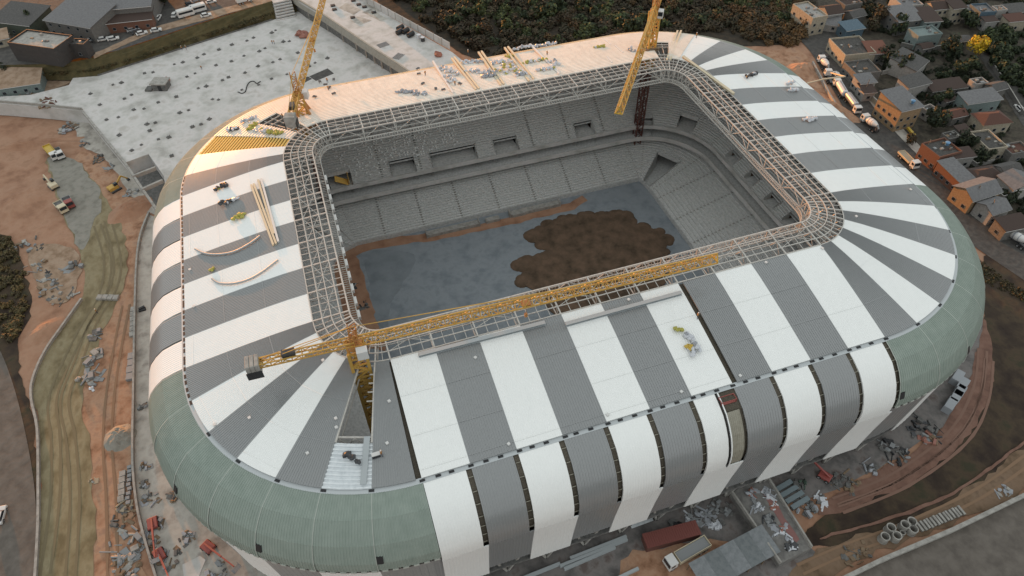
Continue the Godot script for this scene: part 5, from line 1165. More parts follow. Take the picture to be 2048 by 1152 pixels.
	var spots := [["dark round tree between the orange roof and the pale house", Vector3(164.7, 0, -62.6), 7, 4.2, "dark_round"], ["dark tree right of the orange tiled roof", Vector3(164.4, 0, -68.6), 6, 3.4, "dark_round"], ["green tree left of the pale aqua house", Vector3(184.3, 0, -86.4), 8, 3.4, "dark_green"],
		["dark tree in front of the tall ochre house's right side", Vector3(151.7, 0, -28.2), 7, 3.6, "dark_round"], ["small round tree beside the red-brown hip roof house", Vector3(164.4, 0, -29.4), 4.5, 2.0, "dark_round"], ["dark tree behind the small round tree by the hip roof", Vector3(165.0, 0, -39.1), 6, 2.8, "dark_green"],
		["dark tree under the yellow flowering tree", Vector3(187.2, 0, -52.8), 7, 4.0, "dark_green"], ["wide dark tree left of the yellow flowering tree", Vector3(189.7, 0, -63.5), 8, 4.4, "dark_round"], ["dark tree between the villa and the brown wall shed", Vector3(175.6, 0, -51.3), 5, 2.6, "dark_green"],
		["brown leafless-looking tree behind the blue shed", Vector3(181.9, 0, -96.3), 8, 4.2, "brown"], ["brown tree right of the blue shed", Vector3(175.2, 0, -91.5), 6, 3.0, "brown"], ["tall dark green tree above the yellow flowering tree", Vector3(215.0, 0, -82.2), 7, 4.0, "dark_green"],
		["green tree right of the yellow flowering tree", Vector3(203.1, 0, -54.8), 8, 4.2, "dark_green"], ["rounded dark tree below the green wood at right", Vector3(196.3, 0, -43.9), 8, 4.0, "dark_green"], ["dark tree beside the roofless concrete house", Vector3(153.1, 0, -15.0), 6, 3.0, "dark_round"],
		["dark tree in the yard below the roofless concrete house", Vector3(153.5, 0, -7.7), 5, 2.8, "dark_round"], ["dark shrubby tree behind the ochre gabled house", Vector3(144.9, 0, 11.6), 5, 2.6, "dark_round"], ["small tree by the tall ochre house's street corner", Vector3(138.0, 0, -23.3), 4, 2.2, "brown"],
		["dark tree behind the factory at the top left", Vector3(-95.3, 10.0, -192.8), 8, 4.6, "dark_round"], ["second dark tree by the upper road bus stop", Vector3(-88.4, 10.0, -197.1), 8, 4.4, "brown"], ["green tree in the factory yard, top left", Vector3(-143.1, 10.0, -189.6), 7, 2.6, "dark_green"], ["small dark tree beside the brick-fronted workshop", Vector3(-122.5, 10.0, -179.2), 4, 1.5, "dark_round"],
		["lone bush beside the depot at the left edge", Vector3(-151.7, 6.0, -162.3), 4, 2.2, "dark_round"], ["tree at the top of the street beside the white garage", Vector3(152.3, 0, -102.4), 7, 3.6, "brown"]]
	for s in spots: tree("tree", s[0], s[1], s[2], s[3], s[4], "garden and street trees")

# ---------------------------------------------------------------- tower cranes
func lattice(mb: MB, a: Vector3, b: Vector3, w: float, h: float, seg: int, t: float, tri := false) -> void:
	var d := (b - a).normalized()
	var up := Vector3.UP if absf(d.y) < .95 else Vector3(0, 0, 1)
	var r := d.cross(up).normalized() * w / 2
	var u := r.cross(d).normalized() * h / 2
	var cs := [r - u, -r - u, u] if tri else [r - u, -r - u, -r + u, r + u]
	for c in cs: mb.bar(a + c, b + c, t)
	for i in seg:
		var p := a.lerp(b, float(i) / seg); var q := a.lerp(b, (i + 1.0) / seg)
		for k in cs.size():
			var c0: Vector3 = cs[k]; var c1: Vector3 = cs[(k + 1) % cs.size()]
			if i % 2 == 0: mb.bar(p + c0, q + c1, t * .6)
			else: mb.bar(p + c1, q + c0, t * .6)
			mb.bar(p + c0, p + c1, t * .5)

func crane(label: String, foot: Vector3, y_rust: float, y_jib: float, dir: Vector3, jib: float, back: float, top: float, cab_side: float, mast_w := 2.2) -> Node3D:
	var o := thing("tower_crane", label, "crane", foot, 0, "yellow tower cranes")
	var ye: Material = M.crane_yellow
	var j := y_jib - foot.y
	var yr := y_rust - foot.y
	var mb := MB.new(); lattice(mb, Vector3.ZERO, Vector3(0, yr, 0), 2.0, 2.0, int(yr / 2), .32); part(o, "lower_mast", mb, M.rust_red)
	mb = MB.new(); lattice(mb, Vector3(0, yr, 0), Vector3(0, j - 1.2, 0), mast_w, mast_w, int((j - yr) / 1.8), .42 if mast_w < 2.5 else .55); part(o, "mast", mb, ye)
	mb = MB.new(); mb.at(0, 0, 0, 4.5, .8, 4.5); part(o, "foundation", mb, M.dark_concrete)
	mb = MB.new(); mb.tube(Vector3(0, j - 1.2, 0), Vector3(0, j - .3, 0), 1.35, 1.35, 14); part(o, "slewing_ring", mb, M.crane_orange)
	var f := dir.normalized(); var r := f.cross(Vector3.UP).normalized()
	mb = MB.new(); lattice(mb, Vector3(0, j + .5, 0), f * jib + Vector3(0, j + .5, 0), 1.7, 1.8, int(jib / 1.6), .24, true); part(o, "jib", mb, ye)
	mb = MB.new(); lattice(mb, Vector3(0, j + .2, 0), -f * back + Vector3(0, j + .2, 0), 1.5, .9, int(back / 1.6), .2); part(o, "counter_jib", mb, ye)
	mb = MB.new(); lattice(mb, Vector3(0, j + .2, 0), Vector3(0, j + top, 0) + f * .3, 1.3, 1.3, 4, .2); part(o, "tower_head", mb, M.crane_orange)
	mb = MB.new()
	for s in [-1, 1]:
		mb.bar(Vector3(0, j + top, 0), f * jib * .55 + Vector3(0, j + 1.3, 0) + r * .1 * s, .09)
		mb.bar(Vector3(0, j + top, 0), -f * back * .9 + Vector3(0, j + .7, 0) + r * .5 * s, .1)
	part(o, "tie_rods", mb, ye)
	var turn := atan2(-f.z, f.x)
	var cw := Node3D.new(); cw.name = "counterweight"; o.add_child(cw); cw.position = -f * (back - .6) + Vector3(0, j - .5, 0); cw.rotation.y = turn
	for k in 3:
		mb = MB.new(); mb.chamfer(-.75 + k * .75, -1.2, 0, .7, 2.9, 2.6, .1); part(cw, "ballast_block", mb, M.wall_concrete)
	mb = MB.new(); mb.at(0, -1.5, 1.38, 2.6, 1.7, .12); mb.at(0, -1.5, -1.38, 2.6, 1.7, .12); part(cw, "ballast_frame", mb, M.black)
	mb = MB.new(); mb.box(Transform3D(Basis(Vector3.UP, turn), -f * back * .62 + Vector3(0, j + .6, 0)), Vector3(2.2, 1.0, 1.1)); part(o, "winch", mb, M.dark_paint)
	mb = MB.new(); mb.box(Transform3D(Basis(Vector3.UP, turn), r * cab_side + f * 1.0 + Vector3(0, j - 1.9, 0)), Vector3(1.9, 2.0, 1.4)); var cab := part(o, "cab", mb, M.white_paint)
	mb = MB.new(); mb.box(Transform3D(Basis(Vector3.UP, turn), r * cab_side + f * 2.0 + Vector3(0, j - 1.2, 0)), Vector3(.1, 1.1, 1.2)); part(cab, "windscreen", mb, M.glass)
	mb = MB.new(); mb.box(Transform3D(Basis(Vector3.UP, turn), f * jib * .45 + Vector3(0, j - .6, 0)), Vector3(1.6, .5, 1.3)); part(o, "trolley", mb, M.crane_orange)
	mb = MB.new(); mb.bar(f * jib * .45 + Vector3(0, j - .6, 0), f * jib * .45 + Vector3(0, j - 3.2, 0), .06); mb.at((f * jib * .45).x, j - 3.9, (f * jib * .45).z, .5, .8, .5); part(o, "hook_block", mb, M.crane_orange)
	mb = MB.new(); mb.bar(f * jib + r * .8 + Vector3(0, j - .25, 0), f * jib - r * .8 + Vector3(0, j - .25, 0), .25); mb.bar(f * jib + r * .7 + Vector3(0, j - .25, 0), f * jib + Vector3(0, j + 1.2, 0), .2); mb.bar(f * jib - r * .7 + Vector3(0, j - .25, 0), f * jib + Vector3(0, j + 1.2, 0), .2)
	part(o, "jib_tip", mb, M.yellow_paint)
	return o

func build_cranes() -> void:
	var m := Vector3(-50.3, 46.0, 38.5)
	var t := Vector3(18.6, 46.0, 40.9)
	crane("yellow tower crane at the near left roof corner, jib along the opening", Vector3(m.x, 0, m.z), 16, 46, t - m, m.distance_to(t), 17.5, 4.0, 2.1, 2.9)
	var c2 := crane("yellow tower crane on the far left roof pointing its jib away", Vector3(-50.3, 0, -46.3), 30, 45, Vector3(12.6, 0, -47.6), 62, 12, 5.5, 1.7)
	# splayed orange legs of its portal frame at roof level
	for s in [[-1, -1], [1, -1], [-1, 1], [1, 1]]:
		beam(c2, "portal_leg", Vector3(s[0] * 3.0, 35.5, s[1] * 3.0), Vector3(s[0] * 1.0, 42, s[1] * 1.0), .5, .5, M.crane_orange)
	beam(c2, "portal_beam", Vector3(-3, 36.5, 3), Vector3(3, 36.5, 3), .4, .5, M.crane_orange)
	beam(c2, "portal_beam", Vector3(-3, 36.5, -3), Vector3(3, 36.5, -3), .4, .5, M.crane_orange)
	var c3 := crane("yellow tower crane at the far right roof corner, jib over the stands", Vector3(48.6, 0, -46.6), 33, 51, Vector3(18.0 - 48.6, 0, -3.6 + 46.6), 53, 14, 6.0, -1.7)
	for s in [-1, 1]: beam(c3, "collar", Vector3(-2.2, 39.5, s * 1.6), Vector3(2.2, 39.5, s * 1.6), .5, .6, M.timber)
	for s in [-1, 1]: beam(c3, "collar", Vector3(s * 1.6, 39.5, -2.2), Vector3(s * 1.6, 39.5, 2.2), .5, .6, M.timber)

# ---------------------------------------------------------------- vehicles
func wheel(o: Node3D, p: Vector3, r: float, w: float) -> void:   # axle along z
	var k := "wheel%.2f" % r
	if not M.has(k):
		var a := MB.new(); a.tube(Vector3(0, 0, -w / 2), Vector3(0, 0, w / 2), r, r, 12)
		var b := MB.new(); b.tube(Vector3(0, 0, -w / 2 - .02), Vector3(0, 0, w / 2 + .02), r * .55, r * .55, 10)
		M[k] = [a.mesh(M.tyre), b.mesh(M.silver_paint)]
	var q := inst(o, "wheel", M[k][0], Transform3D(Basis(), p))
	inst(q, "rim", M[k][1])

func car(label: String, p: Vector3, turn: float, m: Material, grp := "cars on the roads") -> void:
	var o := thing("car", label, "car", p, turn, grp)
	var mb := MB.new()
	mb.chamfer(0, .3, 0, 4.2, .62, 1.72, .12)
	part(o, "body", mb, m)
	mb = MB.new()
	mb.hexa([Vector3(-1.7, .9, .8), Vector3(1.0, .9, .8), Vector3(1.0, .9, -.8), Vector3(-1.7, .9, -.8), Vector3(-1.35, 1.42, .64), Vector3(.35, 1.42, .64), Vector3(.35, 1.42, -.64), Vector3(-1.35, 1.42, -.64)])
	part(o, "windows", mb, M.glass)
	mb = MB.new(); mb.chamfer(-.5, 1.42, 0, 1.75, .07, 1.3, .04); part(o, "roof", mb, m)
	for s in [[1.3, .8], [1.3, -.8], [-1.3, .8], [-1.3, -.8]]: wheel(o, Vector3(s[0], .33, s[1]), .33, .22)
	for s in [-.6, .6]:
		mb = MB.new(); mb.at(2.1, .55, s, .06, .16, .34); part(o, "headlight", mb, M.white_paint)

func truck_base(o: Node3D, l: float, cab: Material) -> void:   # cab at +x
	var mb := MB.new(); mb.at(0, .75, 0, l, .28, 1.0); part(o, "chassis", mb, M.dark_paint)
	mb = MB.new()
	mb.hexa([Vector3(l / 2 - 1.9, .8, 1.2), Vector3(l / 2 + .1, .8, 1.2), Vector3(l / 2 + .1, .8, -1.2), Vector3(l / 2 - 1.9, .8, -1.2), Vector3(l / 2 - 1.85, 2.9, 1.15), Vector3(l / 2 - .1, 2.9, 1.15), Vector3(l / 2 - .1, 2.9, -1.15), Vector3(l / 2 - 1.85, 2.9, -1.15)])
	var c := part(o, "cab", mb, cab)
	mb = MB.new(); mb.hexa([Vector3(l / 2 + .05, 1.75, 1.0), Vector3(l / 2 + .14, 1.75, 1.0), Vector3(l / 2 + .14, 1.75, -1.0), Vector3(l / 2 + .05, 1.75, -1.0), Vector3(l / 2 - .08, 2.65, 1.0), Vector3(l / 2 + .03, 2.65, 1.0), Vector3(l / 2 + .03, 2.65, -1.0), Vector3(l / 2 - .08, 2.65, -1.0)]); part(c, "windscreen", mb, M.glass)
	for s in [-1, 1]:
		mb = MB.new(); mb.at(l / 2 - .75, 1.75, s * 1.19, .9, .75, .06); part(c, "side_window", mb, M.glass)
	for x in [l / 2 - .9, -l / 2 + 2.2, -l / 2 + .95]:
		for s in [-1, 1]: wheel(o, Vector3(x, .52, s * 1.0), .52, .42)

func mixer(label: String, p: Vector3, turn: float) -> void:
	var o := thing("concrete_mixer", label, "truck", p, turn, "concrete mixer trucks")
	truck_base(o, 8.4, M.white_paint)
	var t := Transform3D(Basis(Vector3(0, 0, 1), PI / 2 - .16), Vector3(2.1, 1.75, 0))
	var mb := MB.new(); mb.lathe(t, [Vector2(.01, 0), Vector2(.8, .1), Vector2(1.15, 1.2), Vector2(1.22, 2.4), Vector2(1.05, 3.8), Vector2(.55, 5.3), Vector2(.5, 5.5), Vector2(.01, 5.5)], 14); part(o, "drum", mb, M.white_paint)
	mb = MB.new(); mb.lathe(t, [Vector2(1.19, 1.5), Vector2(1.26, 1.7), Vector2(1.25, 1.95)], 14); mb.lathe(t, [Vector2(1.13, 3.0), Vector2(1.17, 3.15), Vector2(1.12, 3.3)], 14); part(o, "drum_band", mb, M.plastic_grey)
	mb = MB.new(); mb.bar(Vector3(-3.2, 3.0, 0), Vector3(-4.4, 2.0, 0), .6, .12); mb.bar(Vector3(-3.6, 1.0, .4), Vector3(-3.4, 2.7, .3), .12); mb.bar(Vector3(-3.6, 1.0, -.4), Vector3(-3.4, 2.7, -.3), .12); part(o, "chute", mb, M.steel_grey)

func tanker(label: String, p: Vector3, turn: float, m: Material) -> void:
	var o := thing("tank_truck", label, "truck", p, turn)
	truck_base(o, 10.0, M.white_paint)
	var mb := MB.new(); mb.lathe(Transform3D(Basis(Vector3(0, 0, 1), PI / 2), Vector3(2.6, 2.2, 0)), [Vector2(.01, 0), Vector2(1.0, .1), Vector2(1.2, .5), Vector2(1.2, 7.0), Vector2(1.0, 7.4), Vector2(.01, 7.5)], 16); part(o, "tank", mb, m)
	mb = MB.new(); mb.at(-1.1, 3.38, 0, 6.0, .06, .5); part(o, "catwalk", mb, M.steel_grey)

func lorry(label: String, p: Vector3, turn: float, bed: Material, l := 8.6, cab := "white_paint", high := 1.1, cargo: Material = null) -> void:
	var o := thing("lorry", label, "truck", p, turn)
	truck_base(o, l, M[cab])
	var mb := MB.new(); var bl := l - 2.4
	mb.at(-1.2, 1.1, 0, bl, .15, 2.4); part(o, "bed_floor", mb, bed)
	for s in [-1, 1]:
		mb = MB.new(); mb.at(-1.2, 1.252, s * 1.16, bl, high, .1); part(o, "side_board", mb, bed)
	for s in [-1, 1]:
		mb = MB.new(); mb.at(-1.2 + s * (bl / 2 - .05), 1.252, 0, .1, high, 2.2); part(o, "end_board", mb, bed)
	if cargo:
		mb = MB.new(); mb.at(-1.2, 1.255, 0, bl - .3, high * .7, 2.1); part(o, "cargo", mb, cargo)

func bus(label: String, p: Vector3, turn: float, l: float) -> void:
	var o := thing("bus", label, "bus", p, turn, "buses on the upper road")
	var mb := MB.new(); mb.chamfer(0, .4, 0, l, 2.6, 2.4, .2); part(o, "body", mb, M.white_paint)
	for s in [-1, 1]:
		mb = MB.new(); mb.at(0, 1.5, s * 1.19, l - .8, .8, .06); part(o, "side_windows", mb, M.glass)
	mb = MB.new(); mb.at(l / 2 - .01, 1.3, 0, .06, 1.2, 2.1); part(o, "windscreen", mb, M.glass)
	for x in [l / 2 - 1.6, -l / 2 + 1.8]:
		for s in [-1, 1]: wheel(o, Vector3(x, .48, s * 1.02), .48, .35)

func digger(label: String, p: Vector3, turn: float, m: Material) -> void:
	var o := thing("excavator", label, "excavator", p, turn)
	for s in [-1, 1]:
		var t := MB.new(); t.chamfer(0, 0, s * 1.0, 3.4, .8, .5, .25); part(o, "track", t, M.dark_paint)
	var mb := MB.new(); mb.chamfer(-.4, .85, 0, 2.9, 1.1, 2.2, .15); part(o, "body", mb, m)
	mb = MB.new(); mb.chamfer(.55, 1.96, .6, 1.2, .9, .9, .1); part(o, "cab", mb, M.glass)
	mb = MB.new(); mb.bar(Vector3(1.0, 1.5, -.2), Vector3(3.4, 3.4, -.2), .4, .5); mb.bar(Vector3(3.4, 3.4, -.2), Vector3(5.0, 1.4, -.2), .3, .4); part(o, "boom", mb, m)
	mb = MB.new(); mb.chamfer(5.0, .7, -.2, .8, .8, 1.0, .2); part(o, "bucket", mb, M.dark_paint)

func lift(label: String, p: Vector3, turn: float, rise: float) -> void:
	var o := thing("boom_lift", label, "lift", p, turn, "red boom lifts")
	var mb := MB.new(); mb.chamfer(0, .45, 0, 2.6, .7, 2.0, .12); part(o, "chassis", mb, M.red_paint)
	for s in [[.9, .95], [.9, -.95], [-.9, .95], [-.9, -.95]]: wheel(o, Vector3(s[0], .45, s[1]), .45, .35)
	mb = MB.new(); mb.bar(Vector3(-.9, 1.2, 0), Vector3(4.5, 1.2 + rise * .6, 0), .35); mb.bar(Vector3(4.5, 1.2 + rise * .6, 0), Vector3(8.4, 1.2 + rise, 0), .26); part(o, "boom", mb, M.red_paint)
	mb = MB.new(); mb.at(8.9, .7 + rise, 0, 1.0, .12, 1.8)
	for s in [[8.45, .85], [9.35, .85], [8.45, -.85], [9.35, -.85]]: mb.bar(Vector3(s[0], .8 + rise, s[1]), Vector3(s[0], 1.8 + rise, s[1]), .07)
	mb.bar(Vector3(8.45, 1.8 + rise, .85), Vector3(9.35, 1.8 + rise, .85), .07); mb.bar(Vector3(8.45, 1.8 + rise, -.85), Vector3(9.35, 1.8 + rise, -.85), .07)
	part(o, "basket", mb, M.steel_grey)

func face(a: Vector3, b: Vector3) -> float:   # turn that points +x from a to b
	return atan2(-(b.z - a.z), b.x - a.x)

func build_vehicles() -> void:
	# the street
	mixer("white concrete mixer at the upper end of the street queue", Vector3(141.6, 0, -75.1), face(Vector3(140.3, 0, -71.3), Vector3(142.9, 0, -80.2)))
	mixer("white concrete mixer in the middle of the street below the tankers", Vector3(132.6, 0, -36.2), face(Vector3(132.4, 0, -32.8), Vector3(133.0, 0, -40.5)))
	mixer("white concrete mixer at the right edge on the lower street", Vector3(134.8, 0, 25.1), face(Vector3(134.9, 0, 28.4), Vector3(134.2, 0, 21.5)))
	tanker("cement tank truck with a grey-white barrel parked by the kerb", Vector3(136.5, 0, -58.2), face(Vector3(134.5, 0, -52.0), Vector3(139.2, 0, -66.1)), M.plastic_white)
	tanker("shiny silver tank truck behind the cement tank truck", Vector3(134.5, 0, -48.5), face(Vector3(135.3, 0, -53.1), Vector3(133.0, 0, -43.7)), M.silver_paint)
	lorry("flatbed truck with a pale load passing the roof's right edge", Vector3(131.3, 0, -15.5), face(Vector3(131.5, 0, -19.1), Vector3(130.8, 0, -12.0)), M.cream_paint, 8.4, "white_paint", .5, M.pale_timber)
	car("white car driving beside the upper tank truck", Vector3(142.3, 0, -67.9), face(Vector3(141.7, 0, -65.9), Vector3(142.7, 0, -69.7)), M.white_paint)
	car("dark car parked at the top of the street", Vector3(146.6, 0, -80.9), face(Vector3(145.7, 0, -77.6), Vector3(147.5, 0, -83.4)), M.dark_paint)
	car("white van-like car on the back lane at the far right", Vector3(188.7, 0, -27.7), face(Vector3(188.1, 0, -26.3), Vector3(189.2, 0, -29.2)), M.white_paint)
	# concrete pump on the kerb, its boom folded out towards the stadium roof
	var cp := thing("concrete_pump", "concrete pump truck with pale boom reaching over to the roof", "truck", Vector3(137.9, 0, -66.5), face(Vector3(136.7, 0, -63.2), Vector3(139.2, 0, -69.8)))
	truck_base(cp, 7.0, M.white_paint)
	var mb := MB.new()
	var to := cp.transform.affine_inverse()
	var pts := [to * (Vector3(137.9, 0, -66.5) + Vector3(0, 3, 0)), to * Vector3(126.0, 14.0, -48.1), to * Vector3(110.5, 20.0, -41.2), to * Vector3(89.0, 32.0, -25.0)]
	mb.bar(pts[0], pts[1], .4); mb.bar(pts[1], pts[2], .34); mb.bar(pts[2], pts[3], .28)
	part(cp, "boom", mb, M.cream_paint)
	# upper road, top left
	var mats := [M.white_paint, M.silver_paint, M.dark_paint, M.red_paint]
	var cars := [["silver car leftmost in the row behind the warehouse", 186, 82, 0.1, 1], ["dark car second in the row behind the warehouse", 196, 82, .1, 2], ["white car third in the row behind the warehouse", 208, 81, .1, 0], ["white car rightmost in the row behind the warehouse", 228, 80, .1, 0],
		["silver car on the upper road near the brick workshop", 266, 62, .25, 1], ["dark car beside the silver car near the brick workshop", 276, 67, .25, 2], ["white car parked ahead near the road verge", 285, 69, .25, 0], ["pale car farther right before the brick workshop", 288, 57, .25, 1],
		["white van-like car right of the brick workshop", 317, 38, 1.3, 0], ["white car left of the first bus", 350, 32, 1.3, 0], ["white car passing on the road verge below the buses", 413, 33, .2, 0], ["white car on the verge near the workshop", 313, 63, .1, 0],
		["white car at the top edge left of the lorry", 423, 6, .2, 0], ["dark car at the top above the buses", 380, 11, .3, 2], ["silver car at the top beside the dark car", 392, 3, .3, 1], ["white car crossing at the far left of the upper road", 26, 52, 0, 0], ["pale car beyond the warehouse's left corner", 28, 67, .1, 0], ["dark car at the factory gate", 84, 60, 0, 2], ["white car in the factory yard", 84, 43, 1.2, 0]]
	var cpos := [Vector3(-121.4, 10.0, -170.4), Vector3(-119.6, 10.0, -169.7), Vector3(-117.4, 10.0, -169.4), Vector3(-113.8, 10.0, -168.5), Vector3(-107.1, 10.0, -173.6), Vector3(-105.1, 10.0, -170.8), Vector3(-103.5, 10.0, -169.4), Vector3(-103.0, 10.0, -174.3), Vector3(-97.7, 10.0, -180.8), Vector3(-91.4, 10.0, -181.2), Vector3(-79.4, 10.0, -176.4), Vector3(-98.3, 10.0, -170.1), Vector3(-77.0, 10.0, -188.1), Vector3(-85.5, 10.0, -188.8), Vector3(-83.1, 10.0, -191.8), Vector3(-152.5, 10.0, -194.2), Vector3(-151.2, 10.0, -187.3), Vector3(-141.1, 10.0, -186.7), Vector3(-142.0, 10.0, -194.4)]
	for k in cars.size(): car(cars[k][0], cpos[k] + Vector3(0, .02, 0), cars[k][3], mats[cars[k][4]])
	bus("white bus on the upper road, left of two", Vector3(-87.0, 10.0, -179.6), .28, 6.4)
	bus("white bus on the upper road, right of two", Vector3(-82.1, 10.0, -182.0), .28, 6.0)
	lorry("white box lorry on the upper road at the top edge", Vector3(-63.9, 10.0, -183.4), .25, M.white_paint, 6.5, "white_paint", 1.6)
	# left: earthworks
	lorry("yellow dump truck with white cab on the red earth", Vector3(-134.1, 0, -112.3), face(Vector3(-136.3, 0, -116.6), Vector3(-131.6, 0, -106.8)), M.yellow_paint, 7.8, "white_paint", 1.3, M.yellow_paint)
	lorry("small dark truck beside the yellow dump truck", Vector3(-131.8, 0, -111.2), face(Vector3(-132.7, 0, -113.5), Vector3(-130.8, 0, -108.8)), M.steel_grey, 5.5, "white_paint", .8)
	digger("yellow-grey digger on the haul road edge below the dump truck", Vector3(-132.1, 0, -94.0), 2.1, M.cream_paint)
	lorry("flat grey truck on the grey gravel of the haul road", Vector3(-128.3, 0, -81.2), face(Vector3(-129.4, 0, -83.5), Vector3(-126.9, 0, -78.7)), M.cream_paint, 5.6, "cream_paint", .7, M.dark_concrete)
	lorry("small red-cabbed truck next to the flat grey truck", Vector3(-126.3, 0, -82.7), face(Vector3(-127.2, 0, -85.3), Vector3(-125.4, 0, -80.6)), M.steel_grey, 5.0, "red_paint", .8)
	digger("orange digger at the earth heap beside the podium wall", Vector3(-113.3, 0, -86.1), .6, M.crane_yellow)
	car("white car on the highway at the left edge", Vector3(-130.8, 0, 22.2), PI / 2 - .1, M.white_paint)
	# near: yard below the stadium
	lorry("white articulated truck parked in the yard at the bottom", Vector3(2.2, 0, 76.2), face(Vector3(6.6, 0, 75.7), Vector3(-1.7, 0, 77.0)), M.cream_paint, 10.0, "white_paint", 1.2, M.steel_grey)
	lift("red boom lift standing by the bottom left plaza", Vector3(-98.6, 0, 42.0), -1.2, 1.5)
	lift("red boom lift near the shell's lower edge, bottom left", Vector3(-89.2, 0, 43.5), -.9, 1.0)
	lift("red boom lift in the far yard right of the ramp", Vector3(38.8, 0, 70.5), 2.1, 4.0)
	lift("red boom lift folded near the plaza wall", Vector3(-100.0, 0, 34.6), -1.45, .8)

# ---------------------------------------------------------------- things lying on the roof
func sack_pile(label: String, pts: Array, r: float, m: Material, m2: Material, sd: int, category := "sacks") -> void:
	var o := thing("sack_pile", label, category, pts[0], 0, "piles on the bare roof deck")
	var g := RandomNumberGenerator.new(); g.seed = sd
	for p in pts:
		for k in 4:
			var q: Vector3 = p - pts[0] + Vector3(g.randf_range(-r, r) * 1.6, g.randf_range(.0, .45), g.randf_range(-r, r))
			var mb := MB.new(); mb.blob(Vector3(0, .3, 0), Vector3(g.randf_range(.35, .7), g.randf_range(.22, .42), g.randf_range(.3, .5)), 7, .22, sd * 31 + k)
			inst(o, "sack", mb.mesh(m2 if g.randf() < .22 else m), Transform3D(Basis(Vector3.UP, g.randf() * 3), q))

func line_pts(a: Vector3, b: Vector3, k: int) -> Array:
	var o := []
	for i in k: o.append(a.lerp(b, float(i) / maxf(k - 1, 1)))
	return o

func long_beam(called: String, label: String, a: Vector3, b: Vector3, w: float, h: float, m: Material, flange := true, category := "beam", group := "") -> void:
	var o := thing(called, label, category, a, 0, group)
	var up := Vector3(0, h * .5 + .02, 0)
	beam(o, "web", up, b - a + up, w * (.4 if flange else 1.0), h, m)
	if flange:
		beam(o, "flange", up + Vector3(0, h * .5, 0), b - a + up + Vector3(0, h * .5, 0), w, h * .22, m)
		beam(o, "flange", up - Vector3(0, h * .4, 0), b - a + up - Vector3(0, h * .4, 0), w, h * .22, m)

